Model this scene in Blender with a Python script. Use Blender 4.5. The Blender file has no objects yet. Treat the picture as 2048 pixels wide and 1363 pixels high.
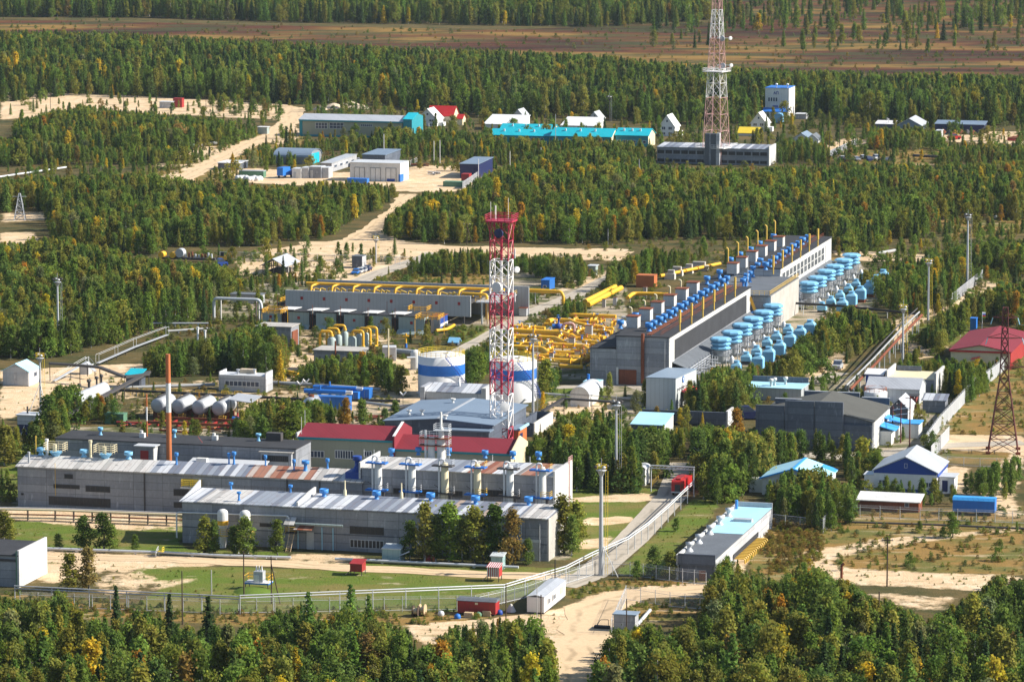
import bpy, math, random
import numpy as np
from mathutils import Vector, Matrix
R = random.Random(7)
sin, cos, pi, rad = math.sin, math.cos, math.pi, math.radians
scene = bpy.context.scene
COL = scene.collection
# ------------------------------------------------------------------ camera
F = 8000.0; YH = -450.0; CX = 1024.0; CY = 681.5
PIT = math.atan((CY - YH) / F); H = cos(PIT) / 0.007
FW = (0, cos(PIT), -sin(PIT)); UP = (0, sin(PIT), cos(PIT))
cam = bpy.data.cameras.new('camera'); camo = bpy.data.objects.new('camera', cam); COL.objects.link(camo)
camo.location = (0, 0, H); camo.rotation_euler = (pi/2 - PIT, 0, 0)
cam.sensor_width = 36; cam.lens = 36 * F / 2048; cam.clip_start = 5; cam.clip_end = 30000
scene.camera = camo
def proj(p):
    x, y, z = p[0], p[1], p[2] - H
    Z = y*FW[1] + z*FW[2]
    return CX + F*x/Z, CY - F*(y*UP[1] + z*UP[2])/Z
def G(px, py, z=0.0):
    u = (px-CX)/F; v = (CY-py)/F
    d = (u, FW[1] + v*UP[1], FW[2] + v*UP[2])
    t = (z - H)/d[2]
    return (d[0]*t, d[1]*t, z)
FOOT = []; ROADS = []
def sc(py): return (py - YH) * 0.007            # pixels per metre at a ground row
TH = rad(14.78)
class Fr:                                        # a local ground frame: x along A, y along B
    def __init__(s, px, py, z=0.0, th=TH):
        s.o = G(px, py, z); s.th = th
        s.A = (cos(th), -sin(th)); s.B = (sin(th), cos(th))
    def w(s, x, y, z=0):
        return (s.o[0]+x*s.A[0]+y*s.B[0], s.o[1]+x*s.A[1]+y*s.B[1], s.o[2]+z)
    def _s(s, p, d, px):
        u = px-CX; z = p[2]-H
        Zo = p[1]*FW[1] + z*FW[2]
        return (u*Zo - F*p[0])/(F*d[0] - u*d[1]*FW[1])
    def ax(s, px, y=0, z=0): return s._s(s.w(0, y, z), s.A, px)
    def by(s, px, x=0, z=0): return s._s(s.w(x, 0, z), s.B, px)
    def h(s, py, x=0, y=0):
        p = s.w(x, y, 0); v = (CY-py)/F
        return (v*(p[1]*FW[1]) - p[1]*UP[1])/(UP[2] - v*FW[2]) + H - s.o[2]
    def l(s, px, py, z=0):
        g = G(px, py, z + s.o[2]); dx = g[0]-s.o[0]; dy = g[1]-s.o[1]
        return dx*s.A[0]+dy*s.A[1], dx*s.B[0]+dy*s.B[1]
# ------------------------------------------------------------------ tags and objects
def tag(o, label=None, cat=None, group=None, kind=None):
    if label: o['label'] = label
    if cat: o['category'] = cat
    if group: o['group'] = group
    if kind: o['kind'] = kind
    return o
def thing(name, label, cat, fr=None, group=None, loc=None, rz=0):
    o = bpy.data.objects.new(name, None); COL.objects.link(o); o.empty_display_size = .5
    if fr is not None: o.location = fr.o; o.rotation_euler = (0, 0, -fr.th)
    if loc is not None: o.location = loc; o.rotation_euler = (0, 0, rz)
    return tag(o, label, cat, group)
class MB:
    def __init__(s): s.v = []; s.f = []; s.m = []; s.s = []
    def add(s, vs, fs, mi=0, sm=False):
        b = len(s.v); s.v += [tuple(v) for v in vs]
        for f in fs: s.f.append([b+i for i in f]); s.m.append(mi); s.s.append(sm)
        return s
    def box(s, x0, x1, y0, y1, z0, z1, mi=0):
        if x1 < x0: x0, x1 = x1, x0
        if y1 < y0: y0, y1 = y1, y0
        vs = [(x0,y0,z0),(x1,y0,z0),(x1,y1,z0),(x0,y1,z0),(x0,y0,z1),(x1,y0,z1),(x1,y1,z1),(x0,y1,z1)]
        return s.add(vs, [(0,3,2,1),(4,5,6,7),(0,1,5,4),(1,2,6,5),(2,3,7,6),(3,0,4,7)], mi)
    def cbox(s, cx, cy, z0, w, d, h, mi=0): return s.box(cx-w/2, cx+w/2, cy-d/2, cy+d/2, z0, z0+h, mi)
    def prism(s, poly, z0, z1, mi=0):            # poly in x,y (counter-clockwise)
        n = len(poly)
        vs = [(x,y,z0) for x,y in poly] + [(x,y,z1) for x,y in poly]
        return s.add(vs, [tuple(range(n-1,-1,-1)), tuple(range(n,2*n))] + [(i,(i+1)%n,n+(i+1)%n,n+i) for i in range(n)], mi)
    def exx(s, poly, x0, x1, mi=0):              # profile in y,z pushed along x
        n = len(poly)
        vs = [(x0,y,z) for y,z in poly] + [(x1,y,z) for y,z in poly]
        return s.add(vs, [tuple(range(n-1,-1,-1)), tuple(range(n,2*n))] + [(i,(i+1)%n,n+(i+1)%n,n+i) for i in range(n)], mi)
    def exy(s, poly, y0, y1, mi=0):              # profile in x,z pushed along y
        n = len(poly)
        vs = [(x,y0,z) for x,z in poly] + [(x,y1,z) for x,z in poly]
        return s.add(vs, [tuple(range(n)), tuple(range(2*n-1,n-1,-1))] + [(i,n+i,n+(i+1)%n,(i+1)%n) for i in range(n)], mi)
    def tube(s, pts, r, n=8, mi=0, caps=True, r1=None):
        pts = [Vector(p) for p in pts]; N = len(pts); vs = []
        for i, p in enumerate(pts):
            d = (pts[min(i+1,N-1)] - pts[max(i-1,0)])
            if d.length < 1e-9: d = Vector((0,0,1))
            d.normalize()
            a = Vector((0,0,1)) if abs(d.z) < .95 else Vector((1,0,0))
            u = d.cross(a).normalized(); w = u.cross(d)
            rr = r if r1 is None else r + (r1-r)*i/(N-1)
            if 0 < i < N-1:
                d0 = (pts[i]-pts[i-1]).normalized(); d1 = (pts[i+1]-pts[i]).normalized()
                c = max(.5, math.sqrt(max(0,(1+d0.dot(d1))/2)))
            for k in range(n):
                t = 2*pi*k/n; vs.append(p + u*(rr*cos(t)) + w*(rr*sin(t)))
        fs = [(i*n+k, (i+1)*n+k, (i+1)*n+(k+1)%n, i*n+(k+1)%n) for i in range(N-1) for k in range(n)]
        s.add(vs, fs, mi, n > 5)
        if caps: s.add(vs[:n], [tuple(range(n))], mi); s.add(vs[-n:], [tuple(range(n-1,-1,-1))], mi)
        return s
    def bend(s, pts, r, rb, n=10, mi=0):         # a pipe with rounded elbows
        P = [Vector(p) for p in pts]; out = [P[0]]
        for i in range(1, len(P)-1):
            a = (P[i-1]-P[i]); b = (P[i+1]-P[i]); q = min(rb, a.length*.48, b.length*.48)
            a = P[i]+a.normalized()*q; b = P[i]+b.normalized()*q
            for k in range(6):
                t = k/5; out.append(a*(1-t)**2 + P[i]*2*t*(1-t) + b*t*t)
        out.append(P[-1])
        return s.tube(out, r, n, mi)
    def lathe(s, c, prof, n=20, mi=0, sm=True):
        vs = [(c[0]+r*cos(2*pi*k/n), c[1]+r*sin(2*pi*k/n), c[2]+z) for r, z in prof for k in range(n)]
        fs = [(i*n+k, i*n+(k+1)%n, (i+1)*n+(k+1)%n, (i+1)*n+k) for i in range(len(prof)-1) for k in range(n)]
        s.add(vs, fs, mi, sm)
        if prof[0][0] > .01: s.add(vs[:n], [tuple(range(n-1,-1,-1))], mi)
        if prof[-1][0] > .01: s.add(vs[-n:], [tuple(range(n))], mi)
        return s
    def quad(s, a, b, c, d, mi=0): return s.add([a,b,c,d], [(0,1,2,3)], mi)
    def slab(s, a, b, c, d, t, mi=0):            # thick sheet through four points, thickness t downwards
        vs = [a,b,c,d] + [(p[0],p[1],p[2]-t) for p in (a,b,c,d)]
        return s.add(vs, [(0,1,2,3),(7,6,5,4),(0,4,5,1),(1,5,6,2),(2,6,7,3),(3,7,4,0)], mi)
    def build(s, name, mats, parent=None, loc=None, rz=None, fr=None):
        me = bpy.data.meshes.new(name); me.from_pydata(s.v, [], s.f)
        if not isinstance(mats, (list, tuple)): mats = [mats]
        for m in mats: me.materials.append(M(m) if isinstance(m, str) else m)
        me.polygons.foreach_set('material_index', s.m); me.polygons.foreach_set('use_smooth', s.s)
        me.update()
        o = bpy.data.objects.new(name, me); COL.objects.link(o)
        if parent is not None: o.parent = parent
        if fr is not None: o.location = fr.o; o.rotation_euler = (0,0,-fr.th)
        if loc is not None: o.location = loc
        if rz is not None: o.rotation_euler = (0,0,rz)
        return o
def dup(root, loc, rz=None, label=None, group=None, tint=None):
    r = root.copy(); COL.objects.link(r); r.location = loc
    if rz is not None: r.rotation_euler = (0,0,rz)
    if label: r['label'] = label
    if group: r['group'] = group
    for ch in root.children:
        c = ch.copy(); COL.objects.link(c); c.parent = r
        for g in ch.children:
            d = g.copy(); COL.objects.link(d); d.parent = c
    return r
# ------------------------------------------------------------------ materials
MATS = {}
class NT:
    def __init__(s, m): s.t = m.node_tree; s.t.nodes.clear()
    def n(s, typ, **kw):
        nd = s.t.nodes.new(typ)
        for k, v in kw.items():
            if k.startswith('i_'):
                key = k[2:]; key = int(key) if key.isdigit() else key.replace('_', ' ')
                if hasattr(v, 'node'): s.t.links.new(v, nd.inputs[key])
                else: nd.inputs[key].default_value = v
            else: setattr(nd, k, v)
        return nd
    def mix(s, a, b, f, mode='MIX'):
        nd = s.t.nodes.new('ShaderNodeMix'); nd.data_type = 'RGBA'; nd.blend_type = mode
        for i, v in ((0, f), (6, a), (7, b)):
            if hasattr(v, 'node'): s.t.links.new(v, nd.inputs[i])
            else: nd.inputs[i].default_value = v if i == 0 else c4(v)
        return nd.outputs[2]
    def math(s, op, a, b=0.0, cl=False):
        nd = s.t.nodes.new('ShaderNodeMath'); nd.operation = op; nd.use_clamp = cl
        for i, v in ((0,a),(1,b)):
            if hasattr(v, 'node'): s.t.links.new(v, nd.inputs[i])
            else: nd.inputs[i].default_value = v
        return nd.outputs[0]
    def ramp(s, fac, stops, interp='LINEAR'):
        nd = s.t.nodes.new('ShaderNodeValToRGB'); cr = nd.color_ramp; cr.interpolation = interp
        while len(cr.elements) < len(stops): cr.elements.new(.5)
        for e, (p, c) in zip(cr.elements, stops): e.position = p; e.color = c4(c)
        s.t.links.new(fac, nd.inputs[0]); return nd.outputs[0]
    def noise(s, vec, scale, detail=3, rough=.55, dim='3D'):
        nd = s.n('ShaderNodeTexNoise', noise_dimensions=dim); nd.inputs['Scale'].default_value = scale
        nd.inputs['Detail'].default_value = detail; nd.inputs['Roughness'].default_value = rough
        if vec is not None: s.t.links.new(vec, nd.inputs['Vector'])
        return nd.outputs[0]
    def mapv(s, vec, scale=(1,1,1), loc=(0,0,0)):
        nd = s.n('ShaderNodeMapping'); nd.inputs['Scale'].default_value = scale; nd.inputs['Location'].default_value = loc
        s.t.links.new(vec, nd.inputs['Vector']); return nd.outputs[0]
    def out(s, col, rough=.6, metal=0.0, bump=None, bs=.2, bd=.05):
        b = s.n('ShaderNodeBsdfPrincipled')
        b.inputs['Specular IOR Level'].default_value = .1 if (not hasattr(rough,'node') and rough > .84) else .4
        for k, v in (('Base Color', col), ('Roughness', rough), ('Metallic', metal)):
            if hasattr(v, 'node'): s.t.links.new(v, b.inputs[k])
            else: b.inputs[k].default_value = c4(v) if k == 'Base Color' else v
        if bump is not None:
            bn = s.n('ShaderNodeBump'); bn.inputs['Strength'].default_value = bs; bn.inputs['Distance'].default_value = bd
            s.t.links.new(bump, bn.inputs['Height']); s.t.links.new(bn.outputs[0], b.inputs['Normal'])
        o = s.n('ShaderNodeOutputMaterial'); s.t.links.new(b.outputs[0], o.inputs[0]); return b
def c4(c): return (c[0], c[1], c[2], 1.0)
def newmat(name):
    m = bpy.data.materials.new(name); m.use_nodes = True; MATS[name] = m; return m, NT(m)
# name: (kind, colour, roughness, metallic, variation)
SPEC = dict(
 panel_grey=('panel',(.265,.28,.31),.55,.0,.25), panel_dark=('panel',(.105,.125,.165),.55,.0,.22), panel_light=('panel',(.50,.51,.53),.5,.0,.2),
 sheet_grey=('corr',(.36,.38,.40),.5,.0,.15), sheet_pale=('corr',(.50,.54,.55),.5,.0,.12), sheet_green=('corr',(.30,.37,.36),.5,.0,.15),
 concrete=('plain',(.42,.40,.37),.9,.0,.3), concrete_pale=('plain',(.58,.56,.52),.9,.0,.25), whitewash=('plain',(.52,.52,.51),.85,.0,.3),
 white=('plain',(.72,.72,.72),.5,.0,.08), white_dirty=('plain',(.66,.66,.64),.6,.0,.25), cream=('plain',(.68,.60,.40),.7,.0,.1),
 beige=('plain',(.36,.36,.27),.7,.0,.12), yellow=('plain',(.78,.42,.025),.5,.0,.2), yellow_pale=('plain',(.70,.46,.08),.5,.0,.2),
 orange=('plain',(.46,.14,.045),.6,.0,.2), red=('plain',(.32,.025,.025),.55,.0,.2), red_bright=('plain',(.46,.02,.02),.5,.0,.15),
 red_tower=('plain',(.40,.025,.06),.5,.0,.15), white_tower=('plain',(.78,.76,.75),.5,.0,.1), pale_red=('plain',(.56,.33,.30),.6,.0,.25),
 red_roof=('corr',(.20,.018,.03),.75,.0,.1), rust=('plain',(.20,.07,.04),.85,.0,.4), brick=('plain',(.24,.05,.04),.8,.0,.25),
 blue=('plain',(.02,.16,.55),.5,.0,.15), blue_deep=('plain',(.015,.06,.30),.55,.0,.15), blue_vent=('plain',(.05,.24,.62),.5,.0,.2), blue_sky=('plain',(.21,.49,.74),.5,.0,.18),
 blue_pale=('plain',(.38,.66,.80),.55,.0,.15), blue_roof=('corr',(.05,.33,.75),.5,.0,.1), blue_cont=('corr',(.02,.13,.42),.5,.0,.15), cyan_roof=('corr',(.01,.40,.50),.45,.0,.1),
 blue_cool=('plain',(.27,.56,.77),.5,.0,.25), grass_mound=('plain',(.10,.155,.025),.95,.0,.35), teal=('plain',(.02,.26,.32),.6,.0,.1), teal_booth=('corr',(.26,.38,.38),.5,.0,.1), green_box=('plain',(.10,.22,.14),.6,.0,.2), green_dark=('plain',(.03,.09,.06),.7,.0,.2),
 tar=('plain',(.05,.052,.058),.85,.0,.35), tar_grey=('plain',(.115,.13,.15),.8,.0,.3), roof_olive=('corr',(.085,.085,.075),.8,.0,.15), roof_slate=('plain',(.17,.23,.31),.6,.0,.12),
 roof_metal=('corr',(.48,.50,.53),.42,.2,.15), roof_blue=('corr',(.25,.32,.40),.45,.1,.12), steel=('plain',(.55,.57,.60),.35,.55,.15), steel_matt=('plain',(.45,.47,.50),.5,.2,.2), galv=('plain',(.60,.62,.64),.5,.2,.12),
 black=('plain',(.02,.02,.022),.7,.0,.3), dark_steel=('plain',(.07,.065,.065),.7,.1,.3), rubber=('plain',(.015,.015,.015),.9,.0,.2),
 wood_pole=('plain',(.09,.065,.05),.9,.0,.3), timber=('plain',(.55,.40,.24),.8,.0,.3), pylon_red=('plain',(.13,.035,.03),.7,.0,.3), grey_pole=('plain',(.40,.40,.40),.7,.0,.2),
 yellow_bright=('plain',(.75,.55,.04),.5,.0,.1), navy=('plain',(.012,.02,.09),.5,.0,.15), dirt=('plain',(.60,.49,.36),.95,.0,.25), insul=('plain',(.36,.37,.37),.6,.1,.25),
 stripe_roof=('stripe',0,.5,.15,0), stripe_old=('stripe',1,.6,.1,0), stripe_rust=('stripe',2,.65,.1,0), redwhite=('rw',0,.5,0,0),
 glass=('glass',(.03,.04,.055),.12,0,0), glass_old=('plain',(.025,.028,.035),.4,.0,.5), wire=('wire',(.5,.52,.54),.5,0,0))
def M(name):
    if name in MATS: return MATS[name]
    kind, col, ro, me, var = SPEC[name]
    m, t = newmat(name)
    tc = t.n('ShaderNodeTexCoord').outputs['Object']
    if kind == 'glass':
        n = t.noise(tc, .9, 2); t.out(t.mix(col, (col[0]*3, col[1]*3, col[2]*3.5), n), ro, 0.0); return m
    if kind == 'wire':
        d = t.n('ShaderNodeBsdfDiffuse'); d.inputs[0].default_value = c4(col)
        tr = t.n('ShaderNodeBsdfTransparent'); mx = t.n('ShaderNodeMixShader')
        nz = t.math('MULTIPLY_ADD', t.noise(tc, .6, 2), .12); 
        mx.inputs[0].default_value = .15
        t.t.links.new(tr.outputs[0], mx.inputs[1]); t.t.links.new(d.outputs[0], mx.inputs[2])
        o = t.n('ShaderNodeOutputMaterial'); t.t.links.new(mx.outputs[0], o.inputs[0]); return m
    sep = t.n('ShaderNodeSeparateXYZ'); t.t.links.new(tc, sep.inputs[0]); X, Y, Z = sep.outputs
    big = t.noise(tc, .23, 4, .6); fine = t.noise(tc, 2.6, 3, .6)
    streak = t.noise(t.mapv(tc, (1.7, 1.7, .10)), 1.0, 4, .65)
    if kind == 'rw':
        k = t.math('FRACT', t.math('MULTIPLY', X, 2.6)); f = t.math('GREATER_THAN', k, .5)
        t.out(t.mix((.75,.73,.72), (.42,.03,.03), f), .5); return m
    if kind == 'stripe':
        k = t.math('FLOOR', t.math('MULTIPLY', t.math('ADD', X, t.math('MULTIPLY', Y, .0)), 1/1.15))
        cv = t.n('ShaderNodeCombineXYZ'); t.t.links.new(k, cv.inputs[0])
        wn = t.n('ShaderNodeTexWhiteNoise', noise_dimensions='3D'); t.t.links.new(cv.outputs[0], wn.inputs['Vector'])
        w = wn.outputs['Value']
        st = [((0,(.20,.22,.27)),(.35,(.30,.33,.38)),(.55,(.60,.62,.65)),(.86,(.66,.68,.70)),(.96,(.45,.34,.26))),
              ((0,(.42,.41,.39)),(.3,(.58,.56,.53)),(.8,(.62,.60,.57)),(.93,(.20,.18,.17))),
              ((0,(.36,.17,.11)),(.4,(.48,.40,.35)),(.55,(.26,.085,.045)),(.8,(.30,.11,.06)),(.95,(.50,.46,.42)))][col]
        base = t.ramp(w, st, 'CONSTANT')
        fx = t.math('FRACT', t.math('MULTIPLY', X, 1/1.15)); seam = t.math('LESS_THAN', fx, .09)
        base = t.mix(base, (.12,.11,.10), t.math('MULTIPLY', seam, .6))
        rs = t.ramp(t.noise(t.mapv(tc, (1.3,.35,.35)), .8, 5, .7), ((.52,(0,0,0)),(.66,(1,1,1))))
        base = t.mix(base, (.22,.10,.06), t.math('MULTIPLY', rs, .22 if col < 2 else .6))
        dk = t.ramp(t.noise(t.mapv(tc, (.5,1.2,1.2)), .9, 5, .75), ((.60,(0,0,0)),(.66,(1,1,1))))
        base = t.mix(base, (.04,.037,.035), t.math('MULTIPLY', dk, .75 if col == 1 else .15))
        t.out(base, ro, me, fine, .1); return m
    v = t.math('ADD', t.math('MULTIPLY', big, 1.2), t.math('MULTIPLY', fine, .8))
    lo = tuple(x*(1-var) for x in col); hi = tuple(min(.9, x*(1+var)) for x in col)
    base = t.ramp(v, ((.70,lo),(1.3,hi))) if False else t.mix(lo, hi, t.math('MULTIPLY_ADD' if False else 'SUBTRACT', v, .5, True))
    dirt = t.ramp(streak, ((.50,(0,0,0)),(.72,(1,1,1))))
    base = t.mix(base, tuple(x*.55+.01 for x in col), t.math('MULTIPLY', dirt, min(.55, var*1.3)))
    bump = fine
    if kind == 'panel':
        cv = t.n('ShaderNodeCombineXYZ'); t.t.links.new(t.math('ADD', X, Y), cv.inputs[0]); t.t.links.new(Z, cv.inputs[1])
        br = t.n('ShaderNodeTexBrick'); t.t.links.new(cv.outputs[0], br.inputs['Vector']); br.offset = 0
        for k2, v2 in (('Scale',1.0),('Mortar Size',.045),('Brick Width',6.0),('Row Height',1.5),('Mortar Smooth',.3)): br.inputs[k2].default_value = v2
        br.inputs['Color1'].default_value = (.76,.77,.80,1); br.inputs['Color2'].default_value = (1.12,1.11,1.09,1); br.inputs['Mortar'].default_value = (.45,.45,.45,1)
        base = t.mix(base, br.outputs['Color'], 1.0, 'MULTIPLY')
        wh = t.ramp(t.noise(t.mapv(tc, (1.1,1.1,.28)), 1.0, 5, .7), ((.56,(0,0,0)),(.70,(1,1,1))))
        base = t.mix(base, tuple(min(.75,x*1.6+.06) for x in col), t.math('MULTIPLY', wh, .6))
        bump = t.noise(tc, .8, 4)
    if kind == 'corr':
        wv = t.math('FRACT', t.math('MULTIPLY', t.math('ADD', X, Y), 1.0)); ln = t.math('LESS_THAN', wv, .14)
        base = t.mix(base, tuple(x*.62 for x in col), t.math('MULTIPLY', ln, .55))
        k = t.math('FLOOR', t.math('MULTIPLY', t.math('ADD', X, Y), .5))
        cv = t.n('ShaderNodeCombineXYZ'); t.t.links.new(k, cv.inputs[0])
        wn = t.n('ShaderNodeTexWhiteNoise', noise_dimensions='3D'); t.t.links.new(cv.outputs[0], wn.inputs['Vector'])
        base = t.mix(base, tuple(min(.9, x*1.25) for x in col), t.math('MULTIPLY', wn.outputs['Value'], .5))
        bump = t.math('SINE', t.math('MULTIPLY', t.math('ADD', X, Y), 2*pi*4))
    t.out(base, ro, me, bump, .12 if kind != 'panel' else .35, .03 if kind != 'panel' else .12)
    return m
def foliage(name):
    m, t = newmat(name)
    a = t.n('ShaderNodeAttribute', attribute_type='INSTANCER', attribute_name='tint').outputs['Color']
    cv = t.n('ShaderNodeAttribute', attribute_type='GEOMETRY', attribute_name='cv').outputs['Color']
    col = t.mix(a, cv, 1.0, 'MULTIPLY')
    d = t.n('ShaderNodeBsdfDiffuse'); tr = t.n('ShaderNodeBsdfTranslucent'); mx = t.n('ShaderNodeMixShader'); mx.inputs[0].default_value = .48
    t.t.links.new(col, d.inputs[0]); t.t.links.new(col, tr.inputs[0])
    t.t.links.new(d.outputs[0], mx.inputs[1]); t.t.links.new(tr.outputs[0], mx.inputs[2])
    o = t.n('ShaderNodeOutputMaterial'); t.t.links.new(mx.outputs[0], o.inputs[0]); return m
FOL = foliage('foliage')
def barkmat(name, a, b, sc_, th):
    m, t = newmat(name); tc = t.n('ShaderNodeTexCoord').outputs['Object']
    n = t.noise(t.mapv(tc, (1,1,.3 if th < .5 else 2.5)), sc_, 3)
    t.out(t.ramp(n, ((th-.04, a),(th+.04, b))), .9); return m
barkmat('birch_bark', (.10,.09,.08), (.55,.53,.50), 1.2, .47)
barkmat('pine_bark', (.055,.04,.03), (.12,.085,.06), 2.0, .5)
# ------------------------------------------------------------------ light
w = bpy.data.worlds.new('World'); scene.world = w; w.use_nodes = True
wt = w.node_tree; bg = wt.nodes['Background']
sky = wt.nodes.new('ShaderNodeTexSky'); sky.sky_type = 'NISHITA'; sky.sun_disc = False
SUN_EL = rad(35); SUN_AZ = rad(92)               # clockwise from +Y
sky.sun_elevation = SUN_EL; sky.sun_rotation = SUN_AZ; sky.air_density = 1.0; sky.dust_density = .6
wt.links.new(sky.outputs[0], bg.inputs[0]); bg.inputs[1].default_value = 0.085
sl = bpy.data.lights.new('sun', 'SUN'); sl.energy = 5.0; sl.angle = rad(.5); sl.color = (1, .93, .82)
so = bpy.data.objects.new('sun', sl); COL.objects.link(so)
sd = Vector((cos(SUN_EL)*sin(SUN_AZ), cos(SUN_EL)*cos(SUN_AZ), sin(SUN_EL)))
so.rotation_euler = sd.to_track_quat('Z', 'Y').to_euler(); so.location = (300, 900, 400)
vs = scene.view_settings; vs.view_transform = 'Standard'; vs.look = 'None'; vs.gamma = 1; vs.exposure = 0.75; vs.use_curve_mapping = False
# ------------------------------------------------------------------ ground
def inpoly(X, Y, poly):
    c = np.zeros(X.shape, bool); n = len(poly)
    for i in range(n):
        x0, y0 = poly[i]; x1, y1 = poly[(i+1) % n]
        if y0 == y1: continue
        k = ((Y < y0) != (Y < y1)) & (X < (x1-x0)*(Y-y0)/(y1-y0) + x0)
        c ^= k
    return c
def band(pts, wid):                              # a strip round a pixel polyline
    return ('band', pts, wid)
# painted cover, in photograph pixels on the ground: sand, lawn, dry grass, grey grit, bog
SAND = [
 [(1095,1420),(1118,1300),(1085,1268),(1000,1258),(850,1290),(812,1250),(1000,1234),(1120,1215),(1180,1188),(1290,1172),(1440,1160),(1440,1190),(1300,1196),(1238,1215),(1228,1255),(1200,1300),(1188,1420)],
 [(80,1100),(330,1108),(520,1120),(540,1127),(200,1140),(100,1170),(60,1160)],
 [(195,1120),(330,1115),(280,1130),(320,1160),(440,1150),(300,1190),(200,1200),(180,1170)],
 [(590,1105),(720,1108),(760,1122),(640,1132),(560,1122)],
 [(0,740),(110,735),(300,725),(290,750),(130,800),(0,842)], [(0,1010),(370,1020),(368,1062),(200,1058),(0,1040)],
 [(230,765),(600,752),(800,745),(990,780),(1050,810),(760,850),(480,868),(330,850),(200,800)],
 [(330,835),(480,840),(560,880),(300,890)],
 [(470,520),(520,500),(600,490),(680,480),(730,470),(800,395),(818,400),(780,455),(800,480),(900,492),(1260,498),(1260,522),(900,512),(820,520),(720,560),(690,575),(640,555),(480,552)],
 [(0,190),(90,185),(250,190),(330,195),(420,200),(560,207),(600,215),(590,262),(540,278),(500,290),(470,310),(430,330),(330,375),(300,360),(410,320),(430,300),(520,270),(560,240),(400,232),(160,222),(60,235),(0,240)],
 [(440,330),(560,340),(700,345),(860,330),(985,332),(975,370),(890,385),(700,378),(500,365),(430,345)],
 [(1880,265),(2048,262),(2048,290),(1880,283)], [(1650,285),(1715,272),(1735,285),(1680,308),(1650,306)], [(430,290),(380,300),(330,325),(300,335),(420,330)],
 [(600,255),(600,275),(560,290),(520,280)], [(0,465),(70,465),(75,485),(0,492)], [(0,425),(95,420),(100,440),(0,445)],
 [(1140,994),(1300,984),(1322,998),(1290,1002),(1140,1003)], [(1170,1036),(1270,1030),(1262,1046),(1165,1052)], [(1160,1080),(1230,1070),(1215,1092),(1165,1100)],
 [(1640,1120),(1700,1135),(1800,1140),(2048,1150),(2048,1185),(1700,1170),(1640,1150)], [(1580,1105),(1760,1075),(2048,1050),(2048,1062),(1750,1095),(1660,1130),(1600,1135)],
 [(1900,1010),(2048,880),(2060,900),(2030,1000),(2048,1040),(1990,1030)], [(1895,868),(2048,870),(2048,905),(1890,900)], [(1905,930),(1940,935),(1935,985),(1850,990)],
 [(980,620),(1090,590),(1180,570),(1260,540),(1240,530),(1160,560),(1060,600)],
 [(1660,500),(1900,512),(2048,520),(2048,530),(1900,525),(1690,520)], [(1840,590),(1900,580),(1960,560),(1990,565),(1920,610),(1850,640)], [(1920,600),(1990,562),(2005,566),(1940,615)],
 [(1620,705),(1680,700),(1700,730),(1640,770),(1610,750)], [(1770,650),(1840,620),(1850,640),(1790,690)], [(1800,680),(1900,690),(1880,710),(1830,720)],
 [(940,680),(1010,640),(1040,660),(980,720)], [(800,760),(860,790),(1000,800),(850,800)], [(1700,1215),(1750,1180),(1920,1195),(1900,1225)],
 [(550,640),(700,640),(800,660),(780,690),(600,700)], [(560,700),(850,720),(840,760),(700,780),(560,760)], [(1420,1130),(1500,1060),(1540,1055),(1480,1150),(1440,1170)], [(1090,800),(1240,800),(1240,870),(1100,880)]]
SW = {1:.8, 2:.5, 3:.6, 6:.5, 7:.5, 9:.85, 16:.7, 20:.75, 21:.7, 22:.7, 34:.5, 35:.5, 5:.7}
LAWN = [
 [(20,1040),(365,1045),(365,1098),(20,1098)], [(290,1128),(700,1140),(1040,1158),(1180,1165),(1010,1200),(940,1222),(440,1225),(260,1215),(330,1170),(250,1150)],
 [(520,1120),(1100,1135),(1190,1130),(1150,1150),(700,1130)], [(100,1090),(580,1105),(580,1118),(100,1098)], [(1240,1138),(1330,1050),(1400,985),(1440,1000),(1420,1040),(1350,1100),(1330,1150),(1240,1150)],
 [(1140,975),(1320,975),(1300,990),(1140,996)], [(1140,1000),(1300,1000),(1275,1035),(1230,1110),(1150,1120)], [(1090,1110),(1190,1080),(1210,1095),(1170,1120)], [(1060,780),(1200,770),(1330,790),(1230,860),(1090,810)],
 [(1060,560),(1180,575),(1260,580),(1180,680),(1060,600)], [(900,640),(1000,640),(960,680),(900,690)], [(1800,640),(1960,660),(1900,690),(1800,690)], [(780,255),(830,255),(830,300),(780,300)], [(0,880),(200,880),(120,1000),(0,1000)]]
DRY = [
 [(1880,760),(2048,700),(2048,870),(1890,870)], [(1500,1040),(2048,1010),(2048,1150),(1700,1140),(1500,1170)], [(1890,900),(2048,905),(2048,930),(1890,925)], [(560,540),(860,540),(1000,560),(990,590),(560,580)],
 [(820,520),(1000,520),(1010,560),(700,575)], [(370,265),(620,262),(620,300),(400,330)], [(400,340),(450,330),(440,365),(260,380),(240,345)], [(850,318),(1000,315),(1000,340),(860,335)], [(1690,290),(1900,285),(1900,330),(1700,330)],
 [(1870,425),(2048,425),(2048,470),(1900,480)], [(1400,500),(1700,515),(1740,560),(1650,550)], [(440,1215),(960,1215),(1000,1235),(800,1255),(440,1250)], [(1130,1165),(1420,1150),(1440,1170),(1200,1185),(1140,1200)], [(0,1185),(440,1220),(440,1245),(0,1230)], [(1240,1210),(1440,1200),(1440,1225),(1260,1250)]]
GRIT = [[(990,540),(1250,560),(1250,760),(1000,760)], [(1400,600),(1700,520),(1780,560),(1680,720),(1430,790)], [(440,560),(990,570),(1000,660),(560,640),(440,640)], [(590,780),(1000,780),(1100,860),(760,900),(590,860)], [(1200,700),(1440,700),(1500,830),(1220,860)], [(1560,760),(1900,740),(1900,920),(1560,900)], [(30,990),(1140,990),(1140,1120),(30,1020)], [(100,850),(600,860),(1050,880),(1050,960),(100,950)]]
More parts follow.
